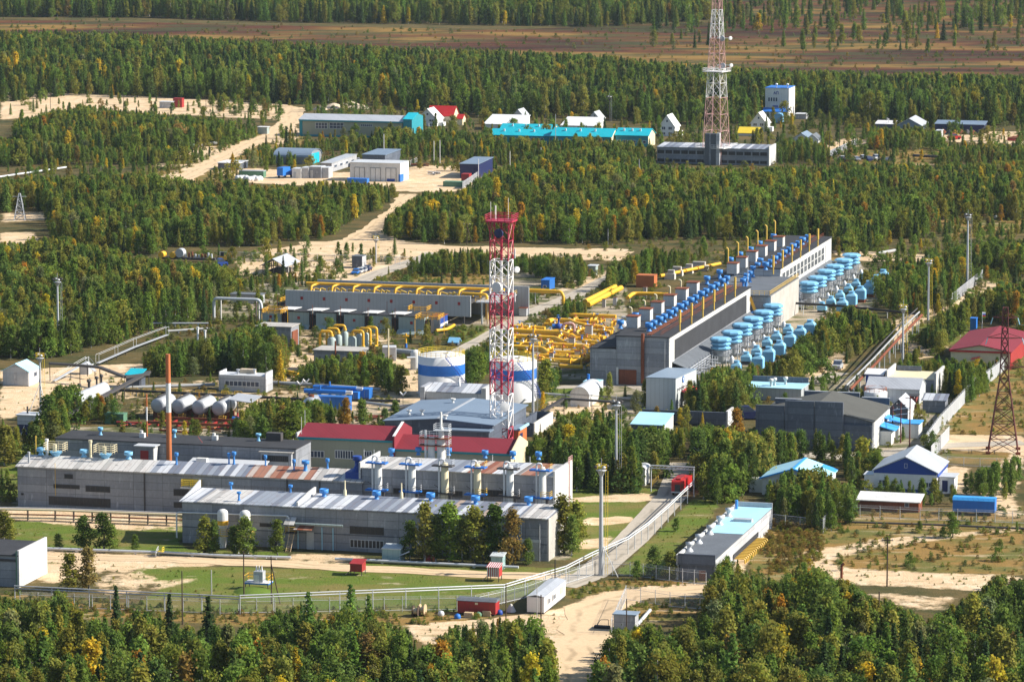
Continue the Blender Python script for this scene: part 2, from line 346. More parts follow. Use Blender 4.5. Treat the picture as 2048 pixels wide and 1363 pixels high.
BOG = [[(-300,30),(0,38),(600,52),(1000,60),(1420,45),(1420,-60),(1100,-60),(1000,-200),(2400,-200),(2400,160),(2048,155),(1400,140),(1000,112),(400,88),(0,70),(-300,64)]]
ys = [-1500, 0, 300, 480]; y = 560.0
while y < 2700: ys.append(y); y += max(1.2, .0022*y)
ys += [2800, 2950, 3150, 3500, 4000, 5000, 7000, 10000, 15000]
xs = [-9000,-4000,-1500,-700,-500] + list(np.arange(-400, 400.1, 1.4)) + [500,700,1500,4000,9000]
XX, YY = np.meshgrid(np.array(xs), np.array(ys)); nx, ny = len(xs), len(ys)
Zc = YY*FW[1] - H*FW[2]; Zc = np.where(Zc < 10, 10, Zc)
PX = CX + F*XX/Zc; PY = CY - F*(YY*UP[1] - H*UP[2])/Zc
far = (YY > 2700) | (YY < 560)
def cover(polys):
    m = np.zeros(XX.shape, np.float32)
    for i, p in enumerate(polys): m = np.maximum(m, inpoly(PX, PY, p)*(SW.get(i, 1.0) if polys is SAND else 1.0))
    m[far] = 0
    for _ in range(2):
        q = m.copy(); q[1:-1,1:-1] = (m[1:-1,1:-1]*2 + m[:-2,1:-1] + m[2:,1:-1] + m[1:-1,:-2] + m[1:-1,2:])/6; m = q
    return m
bogm = cover(BOG); bogm[YY >= 2700] = 1
me = bpy.data.meshes.new('ground')
co = np.stack([XX, YY, np.zeros_like(XX)], -1).reshape(-1, 3).astype(np.float32)
idx = np.arange(nx*ny).reshape(ny, nx)
fc = np.stack([idx[:-1,:-1], idx[:-1,1:], idx[1:,1:], idx[1:,:-1]], -1).reshape(-1, 4)
me.vertices.add(len(co)); me.vertices.foreach_set('co', co.ravel())
me.loops.add(fc.size); me.loops.foreach_set('vertex_index', fc.ravel().astype(np.int32))
me.polygons.add(len(fc)); me.polygons.foreach_set('loop_start', np.arange(0, fc.size, 4, dtype=np.int32))
me.update(calc_edges=True)
for nm, arr in (('sand', cover(SAND)), ('lawn', cover(LAWN)), ('dry', cover(DRY)), ('grit', cover(GRIT)), ('bog', bogm)):
    at = me.attributes.new(nm, 'FLOAT', 'POINT'); at.data.foreach_set('value', arr.ravel().astype(np.float32))
m, t = newmat('ground_cover')
tc = t.n('ShaderNodeTexCoord').outputs['Object']
def att(n): return t.n('ShaderNodeAttribute', attribute_name=n).outputs['Fac']
n1 = t.noise(tc, .045, 6, .62); n2 = t.noise(tc, .35, 5, .65); n3 = t.noise(t.mapv(tc, (.6,1,1), (31,7,0)), .11, 6, .66); n4 = t.noise(tc, 2.5, 3, .6)
def edge(a, n, k, lo, hi): return t.ramp(t.math('ADD', a, t.math('MULTIPLY', t.math('SUBTRACT', n, .5), k)), ((lo,(0,0,0)),(hi,(1,1,1))))
base = t.mix((.055,.06,.022), (.14,.10,.04), t.ramp(n3, ((.38,(0,0,0)),(.62,(1,1,1)))))
base = t.mix(base, (.34,.26,.16), t.ramp(n2, ((.62,(0,0,0)),(.76,(.7,.7,.7)))))
dry = t.mix(t.mix((.33,.195,.06), (.19,.125,.04), n2), (.13,.13,.035), t.ramp(n3, ((.45,(0,0,0)),(.6,(1,1,1)))))
dry = t.mix(dry, (.52,.40,.25), t.ramp(t.noise(t.mapv(tc, (.25,1,1), (3,9,0)), .16, 6, .7), ((.55,(0,0,0)),(.68,(.85,.85,.85)))))
base = t.mix(base, dry, edge(att('dry'), n2, .9, .35, .65))
law = t.mix(t.mix((.075,.125,.016), (.135,.175,.028), n2), (.19,.155,.05), t.ramp(n3, ((.43,(0,0,0)),(.62,(.9,.9,.9)))))
law = t.mix(law, (.46,.37,.25), t.ramp(t.noise(t.mapv(tc, (.5,1,1), (13,2,0)), .2, 6, .72), ((.60,(0,0,0)),(.70,(.8,.8,.8)))))
base = t.mix(base, law, edge(att('lawn'), n2, .8, .4, .6))
gr = t.mix(t.mix((.30,.26,.20), (.44,.36,.26), n2), (.09,.10,.035), t.ramp(n3, ((.45,(0,0,0)),(.58,(1,1,1)))))
base = t.mix(base, gr, edge(att('grit'), n2, .8, .4, .6))
sand = t.mix((.70,.52,.33), (.56,.40,.24), t.ramp(n3, ((.35,(0,0,0)),(.7,(1,1,1)))))
sand = t.mix(sand, (.74,.60,.43), t.ramp(t.noise(t.mapv(tc, (1,.5,1)), .25, 5, .7), ((.5,(0,0,0)),(.7,(1,1,1)))))
sand = t.mix(sand, (.30,.22,.11), t.math('MULTIPLY', t.ramp(t.noise(t.mapv(tc, (.5,1,1), (71,3,0)), .3, 6, .72), ((.53,(0,0,0)),(.68,(1,1,1)))), .75))
sand = t.mix(sand, (.15,.15,.045), t.math('MULTIPLY', t.ramp(t.noise(t.mapv(tc, (.5,1,1), (17,53,0)), .17, 6, .74), ((.58,(0,0,0)),(.66,(1,1,1)))), .8))
base = t.mix(base, sand, edge(att('sand'), t.math('ADD', t.math('MULTIPLY', n2, .5), t.math('MULTIPLY', n1, .5)), 2.0, .42, .62))
bs = t.noise(t.mapv(tc, (.35,1,1), (5,5,0)), .012, 6, .66); bs2 = t.noise(t.mapv(tc, (.3,1,1), (15,45,0)), .04, 6, .7)
bog = t.ramp(bs, ((.40,(.04,.020,.013)),(.47,(.095,.033,.018)),(.52,(.14,.065,.022)),(.57,(.24,.145,.04))))
bog = t.mix(bog, (.055,.06,.022), t.ramp(bs2, ((.48,(0,0,0)),(.57,(.9,.9,.9)))))
base = t.mix(base, bog, edge(att('bog'), n1, .7, .4, .6))
t.out(base, .95, 0, t.math('ADD', n2, n4), .6, .3)
me.materials.append(m)
go = bpy.data.objects.new('ground', me); COL.objects.link(go); tag(go, 'flat taiga ground of sand, grass and brown bog', 'ground', kind='structure')
# roads as sheets of their own
def roadmat(name, a, b, c):
    m, t = newmat(name); tc = t.n('ShaderNodeTexCoord').outputs['Object']
    n = t.noise(tc, .15, 6, .65); n2 = t.noise(tc, 1.5, 4, .6)
    ac = t.math('ADD', t.n('ShaderNodeAttribute', attribute_name='across').outputs['Fac'], t.math('MULTIPLY', t.math('SUBTRACT', t.noise(tc, .06, 3), .5), .9))
    rut = t.ramp(t.math('ABSOLUTE', t.math('SUBTRACT', t.math('ABSOLUTE', ac), .42)), ((.05,(1,1,1)),(.17,(0,0,0))))
    rut = t.math('MULTIPLY', rut, t.ramp(t.noise(tc, .12, 4, .7), ((.42,(0,0,0)),(.6,(.75,.75,.75)))))
    col = t.mix(t.mix(a, b, n), c, t.math('MULTIPLY', t.ramp(n2, ((.5,(0,0,0)),(.7,(1,1,1)))), .4)); col = t.mix(col, tuple(x*.85 for x in c), rut); t.out(col, .95, 0, n2, .4, .08)
roadmat('road_sand', (.70,.53,.34), (.56,.41,.25), (.42,.31,.19)); roadmat('road_slab', (.38,.34,.28), (.50,.44,.36), (.28,.25,.20)); roadmat('road_grit', (.36,.32,.27), (.48,.42,.33), (.24,.22,.18))
def road(name, pts, wid, mat, z=.05):            # pixel polyline, width in metres
    P = [Vector(G(*p)) for p in pts]; Q = [P[0]]; ROADS.append(([(p.x,p.y) for p in P], wid))
    for a, b in zip(P, P[1:]):
        k = max(1, int((b-a).length/4))
        for i in range(1, k+1): Q.append(a.lerp(b, i/k))
    mb = MB(); L = []; N = len(Q)
    for i, p in enumerate(Q):
        d = (Q[min(i+1,N-1)]-Q[max(i-1,0)]).normalized(); nrm = Vector((-d.y, d.x, 0))
        j = R.uniform(-.12,.12)*wid if 'sand' in mat else R.uniform(-.02,.02)*wid; k = R.uniform(-.12,.12)*wid if 'sand' in mat else 0
        L.append((p+nrm*(wid/2+j), p-nrm*(wid/2+k)))
    for i in range(N-1):
        a, b = L[i]; c, d = L[i+1]
        mb.quad((b.x,b.y,z),(d.x,d.y,z),(c.x,c.y,z),(a.x,a.y,z))
    o = mb.build(name, mat); o['kind'] = 'structure'
    at = o.data.attributes.new('across', 'FLOAT', 'POINT'); at.data.foreach_set('value', np.tile(np.array([-1,-1,1,1], np.float32), N-1)); return o
road('dirt_road', [(95,1112),(330,1116),(600,1130),(860,1143),(1000,1150),(1150,1154)], 6, 'road_sand', .05)
road('concrete_road', [(1120,1172),(1180,1150),(1262,1080),(1345,990),(1362,950),(1368,925)], 6.4, 'road_slab', .06)
road('dirt_road', [(690,490),(738,462),(790,425),(812,398),(816,388)], 7, 'road_sand', .05)
road('concrete_road', [(700,570),(760,545),(850,515),(870,505)], 6, 'road_slab', .05)
road('concrete_road', [(905,710),(985,668),(1060,625),(1150,590),(1225,552)], 5, 'road_slab', .06)
road('dirt_road', [(600,488),(720,486),(900,497),(1100,503),(1260,508)], 11, 'road_sand', .045)
road('dirt_road', [(0,520),(2,521)], 2, 'road_sand', .04)
road('dirt_road', [(590,215),(585,240),(545,272),(500,290),(430,325),(345,370)], 8, 'road_sand', .045)
road('dirt_road', [(1150,1400),(1165,1280),(1180,1220),(1260,1190),(1430,1178)], 8, 'road_sand', .05)
road('concrete_road', [(1500,772),(1600,768),(1680,745)], 5, 'road_grit', .05)
road('concrete_road', [(1560,905),(1700,915),(1900,890),(2048,885)], 6, 'road_slab', .05)
road('concrete_road', [(920,640),(760,645),(640,640)], 5, 'road_slab', .05)
road('dirt_road', [(990,765),(1100,775),(1260,768),(1330,790)], 5, 'road_grit', .05)
# ------------------------------------------------------------------ trees
def leafcrown(name, kind, seed, rs):
    r = random.Random(seed); V = []; Fc = []; Cv = []
    def leaf(p, nrm, s, col, asp=1.0):
        nrm = Vector(nrm); nrm.normalize(); a = Vector((r.gauss(0,1), r.gauss(0,1), r.gauss(0,1)))
        u = nrm.cross(a).normalized(); w_ = nrm.cross(u); b = len(V); p = Vector(p)
        V.extend([p+u*s*asp+w_*s*.1, p+w_*s, p-u*s*asp, p-w_*s*r.uniform(.5,1)]); Fc.append((b,b+1,b+2,b+3)); Cv.append(col)
    H0 = 10.0
    if kind in ('birch', 'shrub', 'willow'):
        nc = {'birch': 78, 'shrub': 34, 'willow': 74}[kind]; lean = (r.uniform(-.5,.5), r.uniform(-.5,.5))
        lobes = [r.uniform(.7,1.25) for _ in range(7)]
        for c in range(nc):
            t = {'birch': .10+.9*r.random()**.85, 'shrub': .02+.98*r.random()**1.3, 'willow': .06+.94*r.random()**.9}[kind]; a = r.uniform(0, 2*pi)
            env = {'birch': 1.95*(min(1, (t+.06)/.34)**.8)*(max(.02, 1-(t-.28)/.74) if t > .28 else 1)**.72, 'shrub': 5.2*max(0,1-t*t)**.5, 'willow': 2.9*(min(1,(t+.1)/.35))*max(0,1-((t-.45)/.56)**2 if t > .45 else 1)**.5}[kind]
            env *= lobes[int(a/(2*pi)*7) % 7]*r.uniform(.75,1.12); q = env*r.random()**.42
            cx, cy, cz = q*cos(a)+lean[0]*t, q*sin(a)+lean[1]*t, t*H0*.97
            hue = r.uniform(.7,1.3); col = (hue*r.uniform(.88,1.1), hue, hue*r.uniform(.75,1.1))
            cs = {'birch': .50, 'shrub': .95, 'willow': .62}[kind]
            for k in range(25):
                d = Vector((r.gauss(0,1), r.gauss(0,1), r.gauss(0,.9)))
                p = Vector((cx,cy,cz)) + d*cs*.75
                out = Vector((p.x, p.y, .55)).normalized()*.9 + Vector((r.gauss(0,.6), r.gauss(0,.6), r.gauss(0,.6)))
                f = r.uniform(.8,1.2); leaf(p, out, r.uniform(.14,.28)*(1.9 if kind == 'shrub' else 1.0), tuple(x*f for x in col))
    else:                                        # spruce / larch: whorls of drooping boughs
        levels = 24 if kind == 'spruce' else 20
        for L in range(levels):
            t = .08 + .92*L/(levels-1); rad_ = (2.0 if kind == 'spruce' else 2.1)*(1-t)**(.85 if kind == 'spruce' else .62) + .12
            nb = max(4, int(11*(1-t)+4)); a0 = r.uniform(0,6)
            for b in range(nb):
                a = a0 + 2*pi*b/nb + r.uniform(-.25,.25); rr = rad_*r.uniform(.7,1.15); hue = r.uniform(.65,1.3)
                for k in range(8):
                    q = rr*(k+.6)/8; z = t*H0 - (q*.35 if kind == 'spruce' else q*.05) + r.gauss(0,.12)
                    out = Vector((cos(a)*.5, sin(a)*.5, .9)) + Vector((r.gauss(0,.5), r.gauss(0,.5), r.gauss(0,.4)))
                    f = hue*r.uniform(.8,1.2); leaf((q*cos(a)+r.gauss(0,.12), q*sin(a)+r.gauss(0,.12), z), out, r.uniform(.15,.29), (f*r.uniform(.9,1.1), f, f))
    me = bpy.data.meshes.new(name); me.from_pydata(V, [], Fc)
    at = me.color_attributes.new('cv', 'FLOAT_COLOR', 'CORNER')
    at.data.foreach_set('color', np.repeat(np.array([(c[0],c[1],c[2],1) for c in Cv], np.float32), 4, axis=0).ravel())
    me.materials.append(FOL); return me
def trunkmesh(name, kind, seed):
    r = random.Random(seed); mb = MB()
    if kind == 'shrub':
        for k in range(4):
            a = r.uniform(0,6.3); mb.tube([(0,0,-.1),(.8*cos(a),.8*sin(a),3),(2*cos(a),2*sin(a),6.5)], .12, 5, r1=.04)
    else:
        pts = [(0,0,-.2)] + [(r.uniform(-.12,.12), r.uniform(-.12,.12), z) for z in (2.5,5,7.5)] + [(0,0,9.5)]
        mb.tube(pts, .17, 6, r1=.03)
        for k in range(7 if kind == 'birch' else 6):
            z = r.uniform(2,7.5); a = r.uniform(0,6.3); l = (1-z/10.5)*2.2
            mb.tube([(0,0,z),(l*.6*cos(a),l*.6*sin(a),z+l*.5),(l*cos(a),l*sin(a),z+l*(.9 if kind == 'birch' else .1))], .06, 4, r1=.02)
    me = bpy.data.meshes.new(name); me.from_pydata(mb.v, [], mb.f); me.materials.append(M('birch_bark') if kind in ('birch','willow') else M('pine_bark')); return me
KIND = dict(birch=(['birch']*5, 'birch_tree'), willow=(['willow']*3,'willow_tree'), spruce=(['spruce','spruce','spruce'],'spruce_tree'), larch=(['larch','larch','larch'],'larch_tree'), shrub=(['shrub']*3,'shrub'))
CROWN = {}; TRUNK = {}
for k, (lst, nm) in KIND.items():
    for i, kk in enumerate(lst):
        CROWN[k, i] = leafcrown('crown', kk, 100+i*7+len(k), None); TRUNK[k, i] = trunkmesh('trunk', kk, 50+i+len(k))
TINT = dict(green=(.158,.222,.044), dark=(.110,.165,.040), olive=(.230,.232,.048), yellow=(.48,.36,.036), orange=(.42,.23,.036), fir=(.066,.112,.040), larchg=(.132,.212,.042), rusty=(.24,.175,.055), grey=(.20,.215,.09))
CW = dict(green='green', dark='dark green', olive='olive green', yellow='yellow', orange='orange', fir='dark green', larchg='bright green', rusty='rusty brown', grey='grey green')
TREES = []                                       # (x, y, h, kind, colour, region, w)
def interp(pts, x):
    if x <= pts[0][0]: return pts[0][1]
    for (a, b), (c, d) in zip(pts, pts[1:]):
        if x <= c: return b + (d-b)*(x-a)/(c-a) if c > a else d
    return pts[-1][1]
CLEAR = []                                       # pixel polygons on the ground kept free of trees
def pick(mixw):
    u = R.random()*sum(x[1] for x in mixw)
    for k, wgt in mixw:
        u -= wgt
        if u <= 0: return k
    return mixw[-1][0]
GRID = {}
def wood(region, top, bot, sp, hr, mixk, mixc, x0=None, x1=None, gap=0.0, jt=10):
    xa = min(p[0] for p in top+bot) if x0 is None else x0; xb = max(p[0] for p in top+bot) if x1 is None else x1
    ya = min(p[1] for p in top); yb = max(p[1] for p in bot)
    Y0 = G(0, yb)[1]; Y1 = G(0, ya)[1]
    X0 = min(G(xa, yb)[0], G(xa, ya)[0]); X1 = max(G(xb, yb)[0], G(xb, ya)[0])
    sp *= .9 if sp < 7 else 1
    n = int((X1-X0)*(Y1-Y0)/(sp*sp)*1.8)
    for _ in range(n):
        x = R.uniform(X0, X1); yy = R.uniform(Y0, Y1); px, py = proj((x,yy,0))
        if px < xa or px > xb: continue
        tp = interp(top, px); bt = interp(bot, px)
        if py > bt or py < tp: continue
        cell = (int(x/sp/.8), int(yy/sp/.8))
        gk = (round(sp,1),)+cell
        if gk in GRID: continue
        if gap and math.sin(x*.05+1.3)*math.sin(yy*.021+.4)+.35*math.sin(x*.13+yy*.05) > 1-gap*2: continue
        if any(inpoly(np.array([px]), np.array([py]), c)[0] for c in CLEAR): continue
        hm = (py - tp + R.uniform(-.3,1)*jt)/sc(py)
        h = R.uniform(*hr)*R.choice((.6,.75,.9,1,1,1.15))
        if h > hm: h = hm*R.uniform(.8,1)
        if h < hr[0]*.28: continue
        k = pick(mixk); c = pick(mixc[k]) if isinstance(mixc, dict) else pick(mixc)
        GRID[gk] = 1
        TREES.append((x, yy, h, k, c, region, R.uniform(.78,1.12)))
def tree(px, py, ptop, kind, col, region, wid=1.0):
    TREES.append(G(px, py)[:2] + ((py-ptop)/sc(py), kind, col, region, wid))
MC = dict(birch=[('green',5),('olive',4.5),('dark',2),('yellow',.28),('grey',.35),('rusty',.15)], willow=[('green',5),('olive',3),('dark',2),('grey',.4)], spruce=[('fir',5),('dark',2)], larch=[('larchg',4),('olive',1.2),('dark',2),('yellow',.12)], shrub=[('green',4),('olive',4),('dark',2),('rusty',.3),('yellow',.1)])
MK = [('birch',6),('willow',1.4),('larch',2.8),('spruce',1.0),('shrub',.7)]
MCw = dict(MC); MCw['birch'] = [('green',5),('olive',5),('yellow',.75),('dark',2),('orange',.22),('rusty',.3),('grey',.35)]
wood('the foreground wood left of the sand road', [(-60,1185),(60,1200),(130,1185),(180,1240),(300,1225),(360,1255),(450,1255),(520,1250),(600,1205),(640,1240),(700,1215),(760,1245),(820,1265),(840,1295),(870,1285),(900,1255),(950,1248),(1000,1238),(1060,1236),(1095,1270),(1125,1315),(1126,1345)],
     [(-60,1510),(1040,1510),(1105,1440),(1118,1390),(1124,1345)], 3.2, (7,11.5), [('birch',5),('willow',1.0),('larch',3.6),('spruce',1.8)], MCw, x1=1126)
wood('the foreground wood right of the sand road', [(1186,1335),(1205,1295),(1240,1262),(1290,1250),(1340,1262),(1400,1225),(1430,1130),(1460,1110),(1500,1155),(1560,1160),(1600,1130),(1640,1140),(1690,1165),(1720,1180),(1760,1200),(1800,1205),(1850,1240),(1900,1215),(1950,1185),(1990,1150),(2110,1170)],
     [(1180,1390),(1200,1510),(2110,1510)], 3.2, (7,11.5), [('birch',6),('willow',1.8),('larch',2.6),('spruce',.8)], MCw, x0=1178)
wood('the wood beside the gate road', [(1040,912),(1060,880),(1100,858),(1130,832),(1180,822),(1228,826),(1250,858),(1300,856),(1350,860),(1400,850),(1450,855),(1500,865),(1535,890)],
     [(1040,935),(1100,950),(1135,985),(1290,985),(1330,930),(1392,935),(1400,1000),(1440,1010),(1500,985),(1540,975)], 3.4, (7,10), MK, MC)
wood('the wood below the blue roofed house', [(1525,985),(1560,950),(1600,938),(1640,938),(1690,965),(1715,985)], [(1530,1010),(1560,1045),(1640,1068),(1700,1050),(1715,1012)], 3.2, (6,9.5), MK, MC)
wood('the wood in front of the dark grey shed', [(1500,862),(1530,852),(1560,865),(1620,856),(1690,868),(1730,880),(1760,905)], [(1510,960),(1540,950),(1560,930),(1640,920),(1700,940),(1760,930)], 3.3, (6.5,9.5), MK, MC)
wood('the wood beside the filters', [(1360,765),(1400,742),(1440,732),(1475,738),(1520,728),(1560,722),(1590,694),(1625,660),(1655,632),(1700,616),(1750,632),(1790,655)], [(1362,800),(1395,850),(1490,838),(1500,790),(1590,775),(1635,752),(1665,706),(1720,700),(1800,668)], 3.2, (5.5,8.5), MK, MCw)
wood('the wood behind the light masts', [(1690,560),(1730,540),(1780,550),(1810,520),(1850,515),(1900,505),(1960,490),(2060,480)], [(1690,560),(1740,590),(1790,635),(1850,640),(1900,620),(1930,560),(1990,545),(2060,555)], 3.6, (5,8), MK, MCw)
wood('the wood behind the red roofed house', [(1840,665),(1880,630),(1930,600),(2000,575),(2060,560)], [(1840,690),(1880,715),(1900,690),(1950,648),(2020,645),(2060,690)], 3.4, (6,9), MK, MCw)
wood('the wood in front of the red roofed house', [(1832,735),(1860,718),(1900,722),(1960,727),(2000,720)], [(1840,765),(1900,805),(1960,805),(1995,750)], 3.3, (5.5,8), MK, MC)
wood('the wood left of the pump yard', [(-60,490),(60,487),(110,475),(330,525),(440,530),(478,548),(490,570)], [(-60,715),(110,718),(180,698),(330,662),(420,640),(430,612),(490,590)], 3.9, (6,9.5), MK, MCw)
wood('the middle wood left of the sand track', [(-60,368),(200,352),(350,358),(430,372),(480,362),(520,376),(600,372),(700,366),(790,376),(805,388)], [(-60,425),(90,425),(110,505),(300,512),(370,492),(470,495),(530,492),(640,485),(700,445),(795,400)], 3.9, (6,9), MK, MCw)
wood('the middle wood right of the sand track', [(735,455),(790,420),(830,395),(870,385),(920,388),(960,356),(1010,336),(1080,316),(1150,300),(1200,290),(1250,300),(1310,335),(1400,338),(1500,342),(1600,335),(1680,332),(1760,330),(1850,335),(2060,325)], [(738,470),(790,480),(880,488),(1000,486),(1240,490),(1300,480),(1660,478),(1700,510),(1760,490),(1850,470),(1890,440),(1980,435),(2060,445)], 4.1, (6,9), MK, MCw)
wood('the wood strip behind the gas plant', [(840,515),(880,505),(960,502),(1020,515),(1100,512),(1160,516),(1185,545),(1240,525),(1300,500),(1400,510)], [(845,555),(950,552),(1050,548),(1110,572),(1185,578),(1210,590),(1290,562),(1400,530)], 3.6, (5.5,8), [('birch',4),('willow',2),('larch',2),('spruce',1)], MC)
MF = [('birch',4),('larch',3),('spruce',2.5),('willow',1)]
wood('the far forest', [(-60,66),(200,70),(400,80),(600,90),(800,100),(1000,105),(1200,116),(1400,136),(1600,146),(1800,150),(2060,156)], [(-60,212),(150,190),(300,195),(440,200),(600,210),(740,205),(850,225),(960,235),(1150,235),(1320,248),(1500,250),(1530,228),(1700,240),(1800,265),(1850,255),(2060,250)], 5.4, (8,13), MF, MC)
wood('the far forest', [(-80,-60),(600,-60),(1100,-50),(1300,-30),(1420,-10)], [(-80,34),(300,36),(600,46),(900,50),(1200,55),(1420,40)], 6.5, (9,14), MF, MC, jt=25)
wood('the far forest', [(1200,-60),(2100,-60)], [(1200,60),(1500,62),(2100,60)], 15, (7,14), MF, MC, gap=.32, jt=30)
wood('the far forest', [(1300,30),(2100,20)], [(1300,100),(2100,110)], 24, (5,12), MF, MC, gap=.3, jt=30)
wood('the upper left wood', [(30,245),(160,215),(300,230),(420,240),(500,255),(520,265)], [(30,300),(200,312),(350,305),(480,285),(525,275)], 4.3, (6,9), MK, MCw)
wood('the upper left wood', [(-40,275),(60,285),(200,300),(400,300)], [(-40,335),(100,330),(250,332),(405,328)], 4.3, (6,9), MK, MC)
wood('the village trees', [(550,295),(620,285),(720,278),(775,250),(830,255),(900,265),(960,270),(1000,292)], [(560,318),(700,300),(775,322),(850,318),(990,312)], 5, (5,8), MK, MCw)
wood('the village trees', [(690,275),(770,270)], [(690,290),(770,290)], 5, (4,6), MK, MCw)
wood('the village trees', [(975,272),(1100,282),(1200,278),(1290,292),(1310,300)], [(975,310),(1100,325),(1200,320),(1310,335)], 4.6, (5,7.5), MK, MCw)
wood('the village trees', [(1560,285),(1600,275),(1640,290),(1660,300)], [(1560,330),(1660,330)], 4.8, (5,7.5), MK, MC)
wood('the village trees', [(1740,258),(1800,258),(1870,262)], [(1740,290),(1870,292)], 4.6, (5,7.5), MK, MC)
wood('the village trees', [(1900,290),(2060,290)], [(1900,320),(2060,330)], 5, (4,7), MK, MCw)
wood('the wood around the old boiler sheds', [(410,325),(480,315),(540,305),(600,305)], [(440,328),(560,335),(600,330)], 4.5, (4,6), MK, MC)
wood('the wood beside the silver tanks', [(285,710),(330,690),(420,680),(500,652),(540,645),(565,690)], [(295,755),(400,755),(440,742),(510,752),(560,770),(575,745)], 3.1, (6,9), MK, MC)
wood('the bushes before the gas vessels', [(605,735),(640,712),(700,706),(740,700),(780,720),(800,745)], [(610,770),(640,778),(740,778),(800,790)], 2.9, (4.5,7.5), MK, MCw)
wood('the bushes by the fire road', [(1110,620),(1140,598),(1170,610)], [(1110,640),(1140,642),(1172,640)], 3, (4,6.5), MK, MC)
wood('the birches beside the fence gate', [(1930,955),(1960,940),(2000,925),(2045,915)], [(1935,990),(2015,1002),(2045,960)], 3, (6,9), MK, MC)
wood('the trees by the blue and white building', [(1715,960),(1760,965),(1820,960),(1860,985),(1910,975)], [(1715,985),(1800,1012),(1860,1012),(1910,1012)], 3.4, (4,7), MK, MC)

wood('the trees behind the tarred roof', [(470,835),(520,805),(600,800),(690,815),(760,835)], [(480,892),(595,895),(610,862),(690,850),(765,852)], 3.2, (4.5,7.5), MK, MCw)
wood('the trees round the left mast', [(55,850),(95,795),(130,775),(215,795)], [(60,930),(118,915),(140,850),(230,848)], 3.4, (4.5,8), MK, MCw)
wood('the wood left of the gas vessels', [(500,645),(540,650),(590,690)], [(505,692),(520,700),(600,715)], 3.2, (5,8), MK, MCw)
wood('the trees between the tanks and the fire road', [(925,705),(950,695),(985,690)], [(930,775),(955,775),(985,735)], 3.2, (4.5,7.5), MK, MC)
wood('the trees between the right tank and the hall', [(1076,735),(1100,728),(1120,745)], [(1076,795),(1105,790),(1122,775)], 3.2, (4.5,7), MK, MCw)
wood('the village trees', [(830,285),(900,282),(975,290)], [(830,312),(900,315),(980,318)], 4.2, (4.5,7), MK, MCw)
wood('the village trees', [(985,300),(1100,308),(1310,320)], [(985,330),(1100,335),(1310,345)], 4.0, (5,7.5), MK, MCw)
wood('the village trees', [(1880,296),(2060,296)], [(1880,332),(2060,336)], 4.4, (4.5,7), MK, MCw)
wood('the village trees', [(1740,262),(1880,266)], [(1740,300),(1875,300)], 4.2, (5,8), MK, MCw)
wood('the trees by the gas cooling plant', [(480,560),(560,552),(660,552)], [(480,585),(560,578),(660,572)], 3.6, (4,7), MK, MCw)
wood('the trees by the slanting pipe rack', [(1690,690),(1730,660),(1790,640)], [(1690,730),(1730,700),(1790,672)], 3.3, (5,7.5), MK, MCw)
wood('the trees by the slanting pipe rack', [(1745,765),(1790,735),(1835,700)], [(1745,775),(1800,765),(1838,745)], 3.3, (4.5,7), MK, MC)
wood('the trees round the blue gable building', [(1690,925),(1720,905),(1760,900)], [(1690,975),(1720,970),(1745,950)], 3.2, (5,7.5), MK, MC)

LO = [('birch',5),('larch',2),('shrub',2),('willow',1),('spruce',.7)]
for nm_, xa, xb, ya, yb, sp_, hr_ in (('the sand yard edge in the left middle',430,860,505,560,9,(2.5,6)),('the clearing at the right middle',1650,2055,430,560,7,(3,7)),('the upper left clearing',0,480,285,372,10,(3,7)),('the village outskirts',420,1000,205,345,10,(3,6.5)),('the village outskirts',960,1660,240,330,9,(3,7)),('the village outskirts',1640,2055,245,340,10,(3,6.5)),('the strip behind the filters',1400,1760,500,540,9,(3,6)),('the upper sand strip',0,620,192,245,13,(2.5,6)),('the tank yard',220,780,760,880,11,(2,4.5)),('the left edge meadow',0,120,880,1010,9,(3,6)),('the dry field',1500,2055,1030,1180,17,(1.2,3)),('the pipe plant yards',1560,1900,760,920,10,(3,6)),('the hall forecourt',1060,1440,780,870,10,(3,6)),('the verge round the cooling plant',420,1000,570,690,10,(2.5,5.5)),('the meadow beyond the perimeter wall',1890,2055,560,650,9,(3,7))):
    wood('loose trees '+nm_, [(xa,ya),(xb,ya)], [(xa,yb),(xb,yb)], sp_, hr_, LO, MCw, jt=400)
